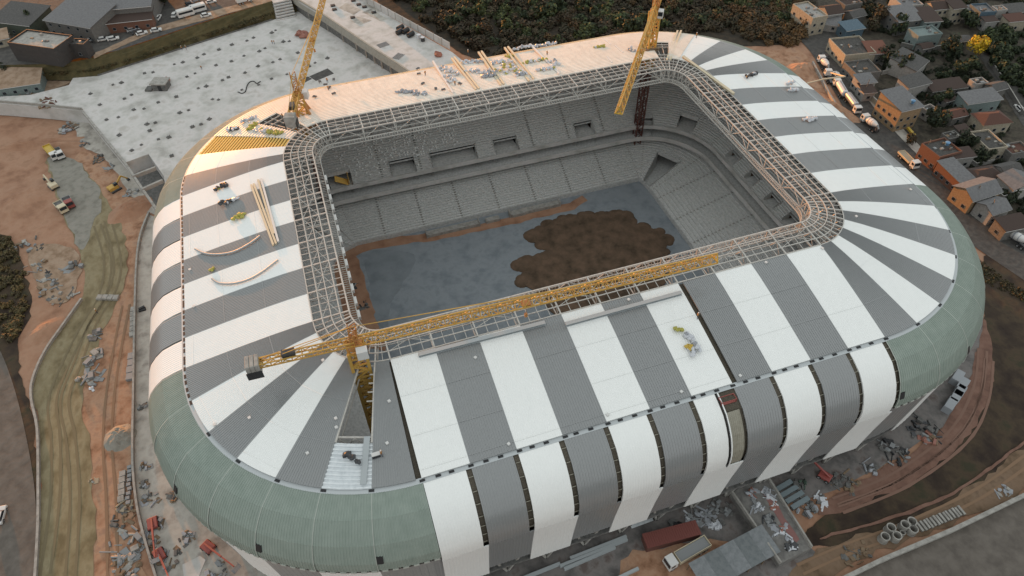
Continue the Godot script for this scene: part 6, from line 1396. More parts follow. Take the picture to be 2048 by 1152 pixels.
func build_roof_things() -> void:
	var cream: Material = M.cream_paint
	# rails and beams on the bare deck
	var rails := [["yellowish steel rail on the deck, left of the pair by the first sacks", Vector3(-5.6, 36.00, -65.4), Vector3(-5.3, 39.91, -40.6)], ["yellowish steel rail on the deck, right of the pair by the first sacks", Vector3(-4.7, 36.00, -65.7), Vector3(-4.4, 39.89, -40.8)], ["yellowish rail over the middle sack piles, left of its pair", Vector3(2.8, 36.00, -66.1), Vector3(1.6, 39.92, -40.4)], ["yellowish rail over the middle sack piles, right of its pair", Vector3(3.8, 36.00, -66.3), Vector3(2.5, 39.90, -40.7)], ["yellowish rail beyond the middle sacks, left of its pair", Vector3(10.9, 36.00, -66.0), Vector3(9.3, 39.99, -39.7)], ["yellowish rail beyond the middle sacks, right of its pair", Vector3(12.0, 36.00, -66.2), Vector3(10.9, 39.94, -40.3)], ["thin pale rail left of all the sack piles on the deck", Vector3(-11.2, 36.00, -65.6), Vector3(-11.5, 39.86, -41.1)], ["thin white rail on the deck right of the sack piles", Vector3(18.7, 36.00, -65.4), Vector3(18.3, 39.93, -40.4)], ["rail on the deck edge beside the far right white stripe, left one", Vector3(64.0, 36.00, -58.0), Vector3(49.0, 40.00, -37.2)], ["rail on the deck edge beside the far right white stripe, right one", Vector3(65.0, 36.00, -57.7), Vector3(49.9, 40.00, -36.9)]]
	for q in rails: long_beam("steel_rail", q[0], q[1], q[2], .55, .4, cream if q[0].begins_with("yellow") or q[0].begins_with("rail") else M.white_paint, true, "rail", "rails laid across the bare deck")
	for q in [["short pale batten lying on the right part of the deck", Vector3(40.5, 36.45, -59.9), Vector3(40.2, 37.56, -54.7)], ["long thin batten right of the short pale batten on the deck", Vector3(40.8, 37.84, -53.3), Vector3(40.3, 39.01, -46.9)], ["thin batten near the opening on the right part of the deck", Vector3(35.0, 39.13, -46.2), Vector3(34.5, 39.79, -41.6)]]:
		long_beam("batten", q[0], q[1], q[2], .4, .2, M.white_paint, false, "batten")
	# sacks and wrapped bundles
	var pw: Material = M.plastic_white; var pg: Material = M.plastic_grey; var yb: Material = M.green_yellow
	sack_pile("row of grey-white wrapped sacks near the opening, leftmost on the deck", line_pts(Vector3(-24.4, 38.83, -47.9), Vector3(-17.8, 39.57, -43.2), 9), .7, pg, pw, 1)
	sack_pile("big heap of white sacks left of the first rail pair", line_pts(Vector3(-9.8, 36.38, -60.3), Vector3(-7.3, 38.00, -52.4), 7) + line_pts(Vector3(-10.2, 38.18, -51.5), Vector3(-9.6, 38.68, -48.8), 3), .9, pw, pg, 2)
	sack_pile("upper row of white sacks between the first two rail pairs", line_pts(Vector3(-2.8, 36.22, -61.0), Vector3(1.6, 36.58, -59.4), 7), .6, pw, pg, 3)
	sack_pile("lower heap of white sacks between the first two rail pairs", line_pts(Vector3(-3.5, 37.72, -53.9), Vector3(1.9, 38.61, -49.2), 9), .8, pw, pg, 4)
	sack_pile("dark grey bundle below the white heap between rails", line_pts(Vector3(-1.0, 38.91, -47.5), Vector3(1.8, 38.95, -47.2), 4), .5, pg, M.plastic_grey, 5)
	sack_pile("white and yellow sack heap before the third rail pair", line_pts(Vector3(7.7, 37.53, -54.8), Vector3(8.5, 38.92, -47.4), 6) + line_pts(Vector3(4.7, 38.42, -50.2), Vector3(6.0, 38.84, -47.9), 3), .9, pw, yb, 6)
	sack_pile("row of white sacks just above the white and yellow heap", line_pts(Vector3(4.0, 37.29, -56.0), Vector3(8.0, 37.17, -56.6), 5), .6, pw, pg, 7)
	sack_pile("grey wrapped bundle beside the third rail pair near the opening", line_pts(Vector3(8.1, 39.40, -44.5), Vector3(10.0, 39.43, -44.3), 4), .6, pg, pw, 8)
	sack_pile("upper white row of sacks right of the third rail pair", line_pts(Vector3(13.5, 36.00, -64.1), Vector3(25.8, 36.00, -62.9), 11), .6, pw, pg, 9)
	sack_pile("middle white row of sacks ending in yellow, right of rails", line_pts(Vector3(12.5, 38.06, -52.1), Vector3(18.2, 38.06, -52.1), 6), .5, pw, yb, 10)
	sack_pile("lower yellow and white row of sacks nearest the opening", line_pts(Vector3(13.7, 39.35, -44.7), Vector3(18.2, 39.33, -44.9), 5), .5, pw, yb, 11)
	sack_pile("loose white sacks around the thin white rail", line_pts(Vector3(19.5, 38.61, -49.2), Vector3(19.7, 39.07, -46.5), 3), .8, pw, pg, 12)
	sack_pile("small heap of yellow bags at the top of the middle rails", line_pts(Vector3(10.1, 36.37, -60.3), Vector3(10.6, 36.65, -59.0), 2), .5, yb, yb, 13)
	sack_pile("yellow bags on the deck beside the right crane jib", line_pts(Vector3(35.1, 37.68, -54.1), Vector3(37.0, 37.70, -54.0), 3), .4, yb, pw, 14)
	sack_pile("pale blue wrapped bundle by the right crane jib", line_pts(Vector3(43.0, 38.79, -48.2), Vector3(43.1, 39.11, -46.3), 2), .5, pg, pw, 15)
	sack_pile("bluish white sacks near the left crane above the battens", line_pts(Vector3(-64.9, 36.92, -50.8), Vector3(-62.5, 37.17, -51.1), 5), .6, pw, pg, 16)
	sack_pile("yellow-green bags above the yellow battens, left heap", line_pts(Vector3(-63.9, 37.87, -45.2), Vector3(-62.8, 37.79, -46.8), 4), .6, yb, yb, 17)
	sack_pile("yellow-green bags above the yellow battens, right heap", line_pts(Vector3(-59.0, 39.08, -40.3), Vector3(-57.0, 39.52, -38.0), 5), .6, yb, yb, 18)
	sack_pile("mixed white sacks between the two yellow-green heaps", line_pts(Vector3(-62.1, 38.32, -43.5), Vector3(-59.7, 38.88, -41.3), 4), .6, pw, yb, 19)
	sack_pile("white offcuts at the left end of the yellow batten bay", line_pts(Vector3(-69.6, 36.57, -48.8), Vector3(-67.3, 37.07, -47.7), 5), .6, pw, M.dark_paint, 20)
	sack_pile("white bags on the far right dark stripe near the edge", line_pts(Vector3(75.8, 37.13, -15.9), Vector3(78.1, 36.68, -16.3), 3), .5, pw, pw, 21)
	sack_pile("white bags at the roof edge above the boom of the pump", line_pts(Vector3(77.4, 36.82, -19.5), Vector3(78.8, 36.55, -20.1), 2), .4, pw, pw, 22)
	sack_pile("white cluster of bags on the fourth right dark stripe", line_pts(Vector3(70.5, 38.11, -1.7), Vector3(72.7, 37.70, -1.8), 4), .6, pw, pw, 23)
	sack_pile("white and blue sacks on the near white stripe beside the open joint", line_pts(Vector3(8.2, 38.32, 50.7), Vector3(8.5, 37.56, 54.7), 5), .6, pw, pg, 24)
	sack_pile("yellow bag on the near white stripe among white sacks", line_pts(Vector3(7.5, 37.86, 53.1), Vector3(7.6, 37.80, 53.5), 2), .4, M.yellow_paint, M.yellow_paint, 25)
	sack_pile("small green-yellow bag on the near white stripe above the sacks", [Vector3(7.6, 38.58, 49.3)], .4, yb, yb, 26)
	sack_pile("dark heap with yellow bags on the upper left white stripe", line_pts(Vector3(-72.6, 37.73, -23.6), Vector3(-70.9, 38.02, -23.4), 3), .6, M.dark_paint, yb, 27)
	sack_pile("dark heap with white bags on the left grey stripe", line_pts(Vector3(-71.7, 37.88, -17.1), Vector3(-69.4, 38.29, -16.9), 4), .6, M.dark_paint, pw, 28)
	sack_pile("yellow bags on the third left white stripe", line_pts(Vector3(-69.2, 38.33, -10.3), Vector3(-68.0, 38.53, -11.1), 3), .5, yb, yb, 29)
	sack_pile("small yellow bag at the inner end of the curved pipe", [Vector3(-75.3, 37.22, 2.8)], .3, yb, M.dark_paint, 30)
	sack_pile("dark tools on the upper right white stripe", line_pts(Vector3(66.6, 38.76, -23.7), Vector3(70.2, 38.16, -25.2), 3), .4, M.dark_paint, pw, 31)
	sack_pile("black bundles on the white metal deck near the crane hole", line_pts(Vector3(-55.7, 37.22, 54.4), Vector3(-54.6, 36.92, 56.3), 3), .3, M.dark_paint, M.dark_paint, 32)
	# scattered dark tools and stands on the deck
	var names := ["left of the sack heaps", "above the grey sack row", "beside the thin pale rail", "under the first rail pair", "between the left crane and the sacks", "at the left crane's foot", "in the middle of the left deck", "by the podium-side deck edge", "right of the left crane", "near the opening left of the rails", "in front of the first heap", "by the far deck edge"]
	var spot := [Vector3(-16.9, 36.71, -58.7), Vector3(-17.5, 38.37, -50.5), Vector3(-15.1, 39.24, -45.4), Vector3(-8.3, 39.19, -45.8), Vector3(-42.6, 36.00, -63.0), Vector3(-41.2, 37.46, -55.2), Vector3(-41.8, 36.34, -60.5), Vector3(-43.9, 36.00, -65.1), Vector3(-46.3, 37.38, -55.5), Vector3(-13.4, 39.48, -43.9), Vector3(-16.3, 36.00, -62.7), Vector3(-40.0, 36.00, -64.9)]
	for k in 12:
		var o := thing("tool_stand", "small dark tool stand on the bare deck " + names[k], "stand", spot[k], k * .7, "tool stands on the bare deck")
		var mb := MB.new(); mb.at(0, .5, 0, 1.1, .12, .7); part(o, "top", mb, M.dark_paint)
		for s in [[-.45, -.25], [.45, -.25], [-.45, .25], [.45, .25]]: beam(o, "leg", Vector3(s[0], 0, s[1]), Vector3(s[0], .5, s[1]), .08, .08, M.steel_grey)
	# curved pipes and the stack of long beams on the left roof
	for q in [["long curved grey pipe on the left grey stripe", [Vector3(-78.6, 36.58, -5.5), Vector3(-76.4, 37.02, -2.8), Vector3(-73.4, 37.57, -0.9), Vector3(-70.2, 38.15, -0.1), Vector3(-67.0, 38.70, -0.8), Vector3(-64.6, 39.08, -2.1)]], ["long curved white pipe on the left white stripe", [Vector3(-75.3, 37.22, 5.6), Vector3(-73.8, 37.50, 7.7), Vector3(-70.8, 38.05, 9.3), Vector3(-67.7, 38.57, 9.6), Vector3(-64.6, 39.08, 8.7), Vector3(-61.6, 39.51, 7.0)]]]:
		var o := thing("curved_pipe", q[0], "pipe", q[1][0])
		var pl := []
		for p in q[1]: pl.append(p - q[1][0] + Vector3(0, .35, 0))
		var cv := Curve3D.new()
		for k in pl.size():
			var tg: Vector3 = (pl[mini(k + 1, pl.size() - 1)] - pl[maxi(k - 1, 0)]) / 6.0
			cv.add_point(pl[k], -tg, tg)
		var ps := []
		for p in cv.tessellate(3, 4): ps.append(p)
		var mb := MB.new(); mb.path(ps, .22, 8); part(o, "tube", mb, M.galvanised)
	var st := [[Vector3(-65.1, 38.99, -20.5), Vector3(-62.1, 39.44, 2.1)], [Vector3(-64.5, 39.08, -20.6), Vector3(-61.5, 39.52, 2.0)], [Vector3(-63.4, 39.25, -21.5), Vector3(-61.6, 39.50, -1.3)], [Vector3(-62.7, 39.35, -21.5), Vector3(-61.0, 39.59, 1.6)]]
	var sl := ["first from the left", "second from the left", "third from the left", "rightmost"]
	for k in 4: long_beam("roof_beam", "long cream beam lying across left roof stripes, " + sl[k], st[k][0], st[k][1], .45, .42, cream if k < 3 else M.white_paint, true, "beam", "long beams on the left roof")
	for q in [["long cream beam leaning across the far right stripes", Vector3(54.3, 39.81, -37.7), Vector3(57.5, 39.97, -15.9), "cream_paint"], ["long grey channel on the near roof, left of two", Vector3(-40.0, 39.93, 40.4), Vector3(-15.9, 39.89, 40.7), "galvanised"], ["long grey channel on the near roof, right of two", Vector3(-12.4, 39.72, 42.2), Vector3(11.7, 39.73, 42.1), "galvanised"]]:
		long_beam("roof_channel", q[0], q[1], q[2], .8, .5, M[q[3]], true, "beam")
	var plank := thing("metal_plank", "long galvanised plank on the white deck below the crane hole", "plank", Vector3(-54.2, 36.19, 60.0))
	beam(plank, "sheet", Vector3(0, .25, 0), Vector3(-51.9, 37.81, 52.5) - Vector3(-54.2, 36.19, 60.0) + Vector3(0, .25, 0), 1.0, .16, M.galvanised)
	# small white caps of roof anchors
	var cap := MB.new(); cap.at(0, 0, 0, .5, .3, .5)
	var cm := cap.mesh(M.white_paint)
	var caps := [Vector3(-70.5, 37.27, 41.9), Vector3(-61.9, 37.10, 51.9), Vector3(-56.5, 39.76, 35.7), Vector3(-56.3, 38.38, 47.6), Vector3(-56.5, 38.10, 49.2), Vector3(-47.0, 38.89, 47.5), Vector3(-49.0, 37.52, 54.6), Vector3(-29.7, 36.30, 60.6), Vector3(-11.7, 36.29, 60.7), Vector3(2.6, 36.32, 60.6), Vector3(1.3, 39.93, 40.4), Vector3(31.6, 39.94, 40.3), Vector3(57.6, 39.74, 34.4), Vector3(-30.4, 39.49, 43.8), Vector3(-79.3, 36.44, 11.2), Vector3(-79.9, 36.32, 0.1), Vector3(-76.5, 36.34, 40.7), Vector3(78.4, 36.62, 28.1), Vector3(44.7, 39.91, 40.5), Vector3(14.3, 36.25, 60.9)]
	for k in caps.size():
		inst(get_node("stadium"), "roof_anchor", cm, Transform3D(Basis(Vector3.UP, .3), caps[k]))
	# red work cradle hanging in the unfinished shell bay
	var cr := thing("work_cradle", "red work cradle hanging at the unfinished shell bay", "cradle", E3(6.74, 36.5 + 2.0, 38.0, 34.6))
	for s in [-1.0, 1.0]:
		beam(cr, "rail", Vector3(-1.5, .9, s * .6), Vector3(1.5, .9, s * .6), .12, .12, M.red_paint); beam(cr, "rail", Vector3(s * 1.5, .9, -.6), Vector3(s * 1.5, .9, .6), .12, .12, M.red_paint)
		beam(cr, "post", Vector3(s * 1.5, 0, .6), Vector3(s * 1.5, .9, .6), .12, .12, M.red_paint); beam(cr, "post", Vector3(s * 1.5, 0, -.6), Vector3(s * 1.5, .9, -.6), .12, .12, M.red_paint)
	beam(cr, "floor", Vector3(-1.5, .05, 0), Vector3(1.5, .05, 0), 1.2, .1, M.red_paint)
	# two pallets by the deck edge of the crane hole
	var pal := thing("pallet_stack", "small pallet with white boards at the edge of the crane hole", "pallet", Vector3(-51.2, 37.15, 56.0))
	for k in 3: beam(pal, "board", Vector3(-.7, .15 + k * .2, 0), Vector3(.7, .15 + k * .2, 0), 1.0 - k * .15, .16, M.white_paint if k == 2 else M.dark_paint)

# ---------------------------------------------------------------- people
var body_mesh: ArrayMesh
func sdf_body() -> ArrayMesh:
	# one continuous figure: tapered capsules joined with a smooth minimum, meshed as surface nets
	var bones := [[Vector3(0, .95, 0), Vector3(0, 1.38, .02), .155, .175], [Vector3(0, 1.38, 0), Vector3(0, 1.52, .02), .075, .065], [Vector3(0, 1.62, .03), Vector3(0, 1.68, .03), .1, .1],
		[Vector3(.1, .92, 0), Vector3(.12, .5, .05), .095, .065], [Vector3(.12, .5, .05), Vector3(.13, .08, -.02), .06, .045], [Vector3(.13, .05, -.02), Vector3(.14, .04, .14), .05, .04],
		[Vector3(-.1, .92, 0), Vector3(-.13, .5, .12), .095, .065], [Vector3(-.13, .5, .12), Vector3(-.13, .08, .1), .06, .045], [Vector3(-.13, .05, .1), Vector3(-.14, .04, .26), .05, .04],
		[Vector3(.19, 1.4, 0), Vector3(.29, 1.13, .04), .06, .048], [Vector3(.29, 1.13, .04), Vector3(.25, .92, .22), .045, .035], [Vector3(-.19, 1.4, 0), Vector3(-.3, 1.14, .02), .06, .048], [Vector3(-.3, 1.14, .02), Vector3(-.24, .96, .22), .045, .035]]
	var s := .05
	var n := Vector3i(18, 38, 14)
	var org := Vector3(-.45, -.06, -.3)
	var f := {}
	for x in n.x + 1:
		for y in n.y + 1:
			for z in n.z + 1:
				var p := org + Vector3(x, y, z) * s
				var d := 9.0
				for b in bones:
					var ab: Vector3 = b[1] - b[0]
					var t := clampf((p - b[0]).dot(ab) / maxf(ab.length_squared(), 1e-6), 0, 1)
					var e: float = p.distance_to(b[0] + ab * t) - lerpf(b[2], b[3], t)
					var h := clampf(.5 + .5 * (d - e) / .05, 0, 1)
					d = lerpf(d, e, h) - .05 * h * (1 - h)
				f[Vector3i(x, y, z)] = d
	var vert := {}
	for x in n.x:
		for y in n.y:
			for z in n.z:
				var acc := Vector3.ZERO; var cnt := 0
				for ea in [[0, 0, 0, 1, 0, 0], [0, 1, 0, 1, 1, 0], [0, 0, 1, 1, 0, 1], [0, 1, 1, 1, 1, 1], [0, 0, 0, 0, 1, 0], [1, 0, 0, 1, 1, 0], [0, 0, 1, 0, 1, 1], [1, 0, 1, 1, 1, 1], [0, 0, 0, 0, 0, 1], [1, 0, 0, 1, 0, 1], [0, 1, 0, 0, 1, 1], [1, 1, 0, 1, 1, 1]]:
					var a := Vector3i(x + ea[0], y + ea[1], z + ea[2]); var b := Vector3i(x + ea[3], y + ea[4], z + ea[5])
					var fa: float = f[a]; var fb: float = f[b]
					if (fa < 0) != (fb < 0):
						acc += Vector3(a).lerp(Vector3(b), fa / (fa - fb)); cnt += 1
				if cnt > 0: vert[Vector3i(x, y, z)] = org + acc / cnt * s
	var v := PackedVector3Array(); var nn := PackedVector3Array(); var cc := PackedColorArray()
	for x in range(1, n.x):
		for y in range(1, n.y):
			for z in range(1, n.z):
				var c := Vector3i(x, y, z)
				for ax in 3:
					var d := Vector3i(1 if ax == 0 else 0, 1 if ax == 1 else 0, 1 if ax == 2 else 0)
					if not f.has(c + d): continue
					var fa: float = f[c]; var fb: float = f[c + d]
					if (fa < 0) == (fb < 0): continue
					var u := Vector3i(1 if ax == 1 else 0, 1 if ax == 2 else 0, 1 if ax == 0 else 0); var w := Vector3i(1 if ax == 2 else 0, 1 if ax == 0 else 0, 1 if ax == 1 else 0)
					var ks := [c, c - u, c - u - w, c - w]
					var q := []
					for k in ks:
						if vert.has(k): q.append(vert[k])
					if q.size() < 4: continue
					if fa < 0: q.reverse()
					var nm: Vector3 = (q[1] - q[0]).cross(q[2] - q[0]).normalized()
					for t in [0, 2, 1, 0, 3, 2]:
						var pt: Vector3 = q[t]
						v.append(pt); nn.append(nm)
						cc.append(Color(.30, .18, .12) if pt.y > 1.5 or (pt.z > .17 and pt.y > .85) else (Color(.36, .18, .06) if pt.y > .95 else Color(.05, .06, .09)))
	var arr := []
	arr.resize(Mesh.ARRAY_MAX)
	arr[Mesh.ARRAY_VERTEX] = v; arr[Mesh.ARRAY_NORMAL] = nn; arr[Mesh.ARRAY_COLOR] = cc
	var am := ArrayMesh.new(); am.add_surface_from_arrays(Mesh.PRIMITIVE_TRIANGLES, arr)
	am.surface_set_material(0, M.leaf)
	return am

func build_people() -> void:
	body_mesh = sdf_body()
	var hat := MB.new(); hat.lathe(Transform3D(Basis(), Vector3(0, 1.68, .03)), [Vector2(.15, 0), Vector2(.13, .03), Vector2(.11, .1), Vector2(.01, .13)], 10)
	var hm := hat.mesh(M.white_paint)
	var who := [["worker standing at the edge of the crane hole deck", Vector3(-50.3, 37.12, 56.3), 1.2], ["worker on the deck left of the first sack heap", Vector3(-15.4, 37.09, -57.0), .4], ["worker on the left deck beside the tool stands", Vector3(-42.3, 36.64, -59.1), 2.0], ["worker near the podium-side edge of the left deck", Vector3(-41.9, 36.00, -64.4), 2.6], ["worker between the first rail pair and the opening", Vector3(-9.7, 39.20, -45.7), .2], ["worker at the far edge of the deck above the sacks", Vector3(-0.4, 36.00, -66.0), 1.0], ["worker beside the row of sacks right of the rails", Vector3(20.3, 37.44, -55.2), 2.2], ["worker on the far right white stripe near the top", Vector3(66.8, 36.54, -51.7), 1.4], ["worker crossing the podium deck near the far bank", Vector3(-90.6, 5.0, -161.9), 1.0], ["second worker crossing the podium deck near the far bank", Vector3(-89.0, 5.0, -161.8), 1.2], ["worker among the dark columns in the podium's middle", Vector3(-83.7, 5.0, -144.1), .3], ["worker standing on the podium near the far steps", Vector3(-56.7, 5.0, -154.8), .3], ["second worker on the podium near the far steps", Vector3(-56.0, 5.0, -154.5), 1.4], ["worker walking on the haul road by the concrete blocks", Vector3(-115.3, 0, -32.3), 2.0], ["worker beside the open joint on the near roof", Vector3(12.1, 38.81, 48.0), .6], ["worker by the left crane's counterweight", Vector3(-55.4, 38.66, -46.2), 2.4]]
	for w in who:
		var o := thing("person", w[0], "person", w[1], w[2], "workers on the site")
		inst(o, "body", body_mesh)
		inst(o, "hard_hat", hm)

# ---------------------------------------------------------------- yards and heaps on the ground
func pallet_row(called: String, label: String, p: Vector3, turn: float, cnt: int, size: Vector3, gap: float, m: Material, category := "stack", group := "stacks on the building site") -> void:
	var o := thing(called, label, category, p, turn, group)
	var g := RandomNumberGenerator.new(); g.seed = hash(label)
	var mb := MB.new(); mb.chamfer(0, 0, 0, size.x, size.y, size.z, .05)
	var ms := mb.mesh(m)
	for k in cnt:
		inst(o, "block", ms, Transform3D(Basis(Vector3.UP, g.randf_range(-.12, .12)), Vector3(g.randf_range(-.2, .2), 0, (k - cnt / 2.0) * (size.z + gap))))

func crate_heap(label: String, p: Vector3, r: float, cnt: int, mats: Array, s := 1.0, category := "materials") -> void:
	var o := thing("material_heap", label, category, p, 0, "heaps of building materials")
	var g := RandomNumberGenerator.new(); g.seed = hash(label)
	for k in cnt:
		var mb := MB.new()
		var sz := Vector3(g.randf_range(.5, 1.7), g.randf_range(.25, .9), g.randf_range(.4, 1.1)) * s
		var kind := g.randi() % 5
		if kind == 0: sz = Vector3(sz.x * 2.0, sz.y * .3, sz.z * .35)
		elif kind == 1: sz = Vector3(sz.x * 1.3, sz.y * .25, sz.z * 1.4)
		if kind == 2: mb.blob(Vector3(0, sz.y * .4, 0), sz * Vector3(.5, .55, .6), 7, .25, k + 3)
		elif kind == 3: mb.tube(Vector3(-sz.x * .6, .22 * s, 0), Vector3(sz.x * .6, .22 * s, 0), .22 * s, .22 * s, 8)
		else: mb.chamfer(0, 0, 0, sz.x, sz.y, sz.z, .04)
		var a := g.randf() * TAU; var q := sqrt(g.randf()) * r
		inst(o, "piece", mb.mesh(mats[g.randi() % mats.size()]), Transform3D(Basis(Vector3.UP, g.randf() * 3), Vector3(cos(a) * q, 0, sin(a) * q)))

func pipe_ring(label: String, p: Vector3, turn: float, r: float, l: float) -> void:
	var o := thing("concrete_pipe", label, "pipe", p, turn, "concrete pipes on the track")
	var mb := MB.new()
	mb.lathe(Transform3D(), [Vector2(r, 0), Vector2(r, l), Vector2(r * .78, l), Vector2(r * .78, 0.02), Vector2(0.01, .02)], 18)
	part(o, "ring", mb, M.wall_concrete)
	mb = MB.new(); mb.lathe(Transform3D(), [Vector2(r * 1.01, 0), Vector2(r * 1.08, 0), Vector2(r * 1.08, .25), Vector2(r * 1.0, .3)], 18)
	part(o, "collar", mb, M.wall_concrete)

func build_yards() -> void:
	var wc: Material = M.wall_concrete
	# retaining walls and barriers on the left
	for q in [["low concrete wall between orange earth and the stadium apron", smooth([Vector2(-102.7, -70.3), Vector2(-104.8, -61.0), Vector2(-105.6, -50.2), Vector2(-105.5, -30.2), Vector2(-104.9, 0.2), Vector2(-104.5, 17.2), Vector2(-103.3, 28.8), Vector2(-101.5, 37.5), Vector2(-98.9, 47.5)], false, 4), .35, 1.0], ["concrete edge barrier along the left side of the haul road", smooth([Vector2(-119.5, -38.8), Vector2(-123.2, -30.8), Vector2(-126.9, -22.5), Vector2(-128.7, -14.1), Vector2(-128.3, -7.8), Vector2(-125.9, 1.7), Vector2(-124.1, 15.7), Vector2(-122.8, 28.0), Vector2(-122.0, 40.2)], false, 4), .4, .8]]:
		var t := thing("site_wall", q[0], "wall"); wall_run(t, "wall", q[1], q[2], 0, q[3], wc); wall_run(t, "coping", q[1], q[2] + .12, q[3], q[3] + .08, wc)
	var t2 := thing("road_wall", "long concrete wall along the near right road", "wall"); wall_run(t2, "wall", [Vector2(23.6, 90.7), Vector2(38.3, 89.7), Vector2(55.9, 89.2), Vector2(78.0, 87.8), Vector2(99.3, 86.0)], .6, 0, 1.4, wc); wall_run(t2, "coping", [Vector2(23.6, 90.7), Vector2(38.3, 89.7), Vector2(55.9, 89.2), Vector2(78.0, 87.8), Vector2(99.3, 86.0)], .8, 1.4, 1.55, wc)
	# heaps of earth
	mound("earth_mound", Vector3(-108.3, 0, -74.2), 9, 6, 2.6, M.red_earth, .6, 3)
	mound("earth_mound", Vector3(-132.7, 0, -118.3), 12, 2.6, 1.0, M.red_earth, -.25, 4)
	mound("earth_mound", Vector3(-142.5, 0, -121.8), 22, 3.0, 1.5, M.red_earth, -.1, 5)
	mound("earth_mound", Vector3(-128.0, 0, -30.6), 7, 4, 1.0, M.red_earth, .6, 7)
	mound("earth_mound", Vector3(-142.0, 0, -91.0), 13, 12, 1.2, M.red_earth, .3, 9)
	mound("gravel_heap", Vector3(-107.8, 0, 10.0), 4.6, 4.4, 1.6, M.grey_gravel, 0, 10, 1.1)
	mound("earth_mound", Vector3(127.3, 0, -50.8), 5, 14, 2.2, M.orange_earth, .35, 13)
	mound("earth_mound", Vector3(132.1, 0, -76.1), 10, 6, 2.0, M.orange_earth, .35, 14)
	# fenced pad with a ring of broken concrete, left
	ground("work_pad", smooth([Vector2(-135.6, -66.1), Vector2(-123.2, -60.7), Vector2(-121.0, -47.3), Vector2(-122.7, -39.9), Vector2(-127.8, -40.7), Vector2(-132.8, -51.3)], true, 4), 0.05, M.pale_earth, .8)
	var dm := [M.dark_concrete, wc, M.steel_grey, M.timber]
	crate_heap("scrap heap at the upper left of the earth work pad", Vector3(-137.6, 0, -67.5), 4.0, 18, dm, 1.1)
	crate_heap("broken concrete along the left rim of the work pad", Vector3(-133.4, 0, -56.7), 3.0, 14, dm, .9)
	crate_heap("steel scrap at the lower left rim of the work pad", Vector3(-129.8, 0, -47.3), 3.4, 18, dm, 1.0)
	crate_heap("concrete rubble along the lower rim of the work pad", Vector3(-124.9, 0, -42.6), 4.0, 18, [wc, M.dark_concrete], .8)
	crate_heap("stack of grey frames at the right rim of the work pad", Vector3(-122.9, 0, -53.7), 2.6, 12, [M.steel_grey, M.dark_concrete], 1.3)
	for q in [["dark flat heap of mats in the work pad's upper part", Vector3(-133.3, 0, -65.3)], ["small dark heap in the work pad's centre", Vector3(-129.1, 0, -53.1)]]:
		crate_heap(q[0], q[1], 1.4, 5, [M.black, M.dark_concrete], .9)
	# blocks along the haul road
	pallet_row("block_row", "pale concrete blocks in a short row on the haul road", Vector3(-112.1, 0, -36.7), 1.2, 4, Vector3(1.6, .8, 1.4), .1, wc)
	crate_heap("upper heap of dark grey panels beside the haul road", Vector3(-115.1, 0, -24.1), 2.0, 9, [M.steel_grey, M.dark_concrete], 1.2)
	crate_heap("wide heap of grey panels beside the haul road, middle one", Vector3(-114.9, 0, -16.7), 2.6, 16, [M.steel_grey, wc], 1.3)
	crate_heap("lower heap of stacked grey kerbs beside the haul road", Vector3(-115.4, 0, -10.3), 3.0, 20, [M.steel_grey, wc], 1.2)
	crate_heap("small white bags below the grey kerb heap", Vector3(-114.7, 0, -6.5), .6, 3, [M.plastic_white], .8)
	pallet_row("panel_stack", "dark panel stack by the apron wall, upper one", Vector3(-106.1, 0, -24.9), 0, 6, Vector3(1.2, .7, 1.6), .2, wc)
	pallet_row("panel_stack", "grey panel stack leaning near the apron wall, middle one", Vector3(-105.9, 0, -9.2), 0, 4, Vector3(1.6, .9, 2.0), .2, M.steel_grey)
	pallet_row("panel_stack", "long pallet of grey slabs on the orange strip", Vector3(-106.7, 0, 24.1), 0, 5, Vector3(1.3, .7, 1.4), .15, wc)
	pallet_row("panel_stack", "white-edged narrow slabs right beside the long pallet", Vector3(-105.2, 0, 23.9), 0, 9, Vector3(.9, .6, .8), .3, M.steel_grey)
	crate_heap("brown formwork heap on the orange strip near the bottom", Vector3(-106.3, 0, 30.2), 3.0, 24, [M.timber, M.dark_concrete, M.pale_timber], 1.1)
	crate_heap("grey slab and block heap at the bottom of the orange strip", Vector3(-105.2, 0, 37.4), 3.6, 34, [wc, M.steel_grey], 1.2)
	crate_heap("tangle of grey beams at the lowest part of the orange strip", Vector3(-104.9, 0, 42.3), 3.0, 26, [wc, M.steel_grey, M.timber], 1.2)
	crate_heap("small orange debris beside the haul road's right edge", Vector3(-112.9, 0, 19.7), .8, 5, [M.pale_timber, wc], .7)
	crate_heap("dark crate alone on the apron near the wall", Vector3(-104.2, 0, -29.8), .5, 2, [M.black], 1.1)
	# plaza at the bottom left
	for q in [["dark heap of pallets on the plaza by the wall", Vector3(-100.9, 0, 28.5), 2.0], ["small dark crate heap on the plaza above the pallets", Vector3(-102.0, 0, 24.4), 1.0], ["dark tarpaulin and crates on the plaza near the wall", Vector3(-102.1, 0, 19.9), 1.0], ["grey stacked crates on the plaza near the shell", Vector3(-95.6, 0, 29.1), 1.6], ["brown formwork stack on the plaza beside the lift", Vector3(-93.3, 0, 39.8), 1.6], ["dark scrap around the red lifts at the bottom", Vector3(-100.9, 0, 38.3), 2.4], ["brown timber frame on the plaza near the bottom", Vector3(-97.0, 0, 42.9), 2.6], ["grey generator boxes at the lower plaza", Vector3(-99.0, 0, 34.5), 1.4], ["dark pallet pile at the very bottom of the plaza", Vector3(-87.9, 0, 49.1), 2.0], ["single dark crate on the apron strip", Vector3(-103.0, 0, 2.7), .8]]:
		crate_heap(q[0], q[1], q[2], int(5 + q[2] * 5), [M.dark_concrete, M.timber, M.steel_grey, M.plastic_grey], .9)
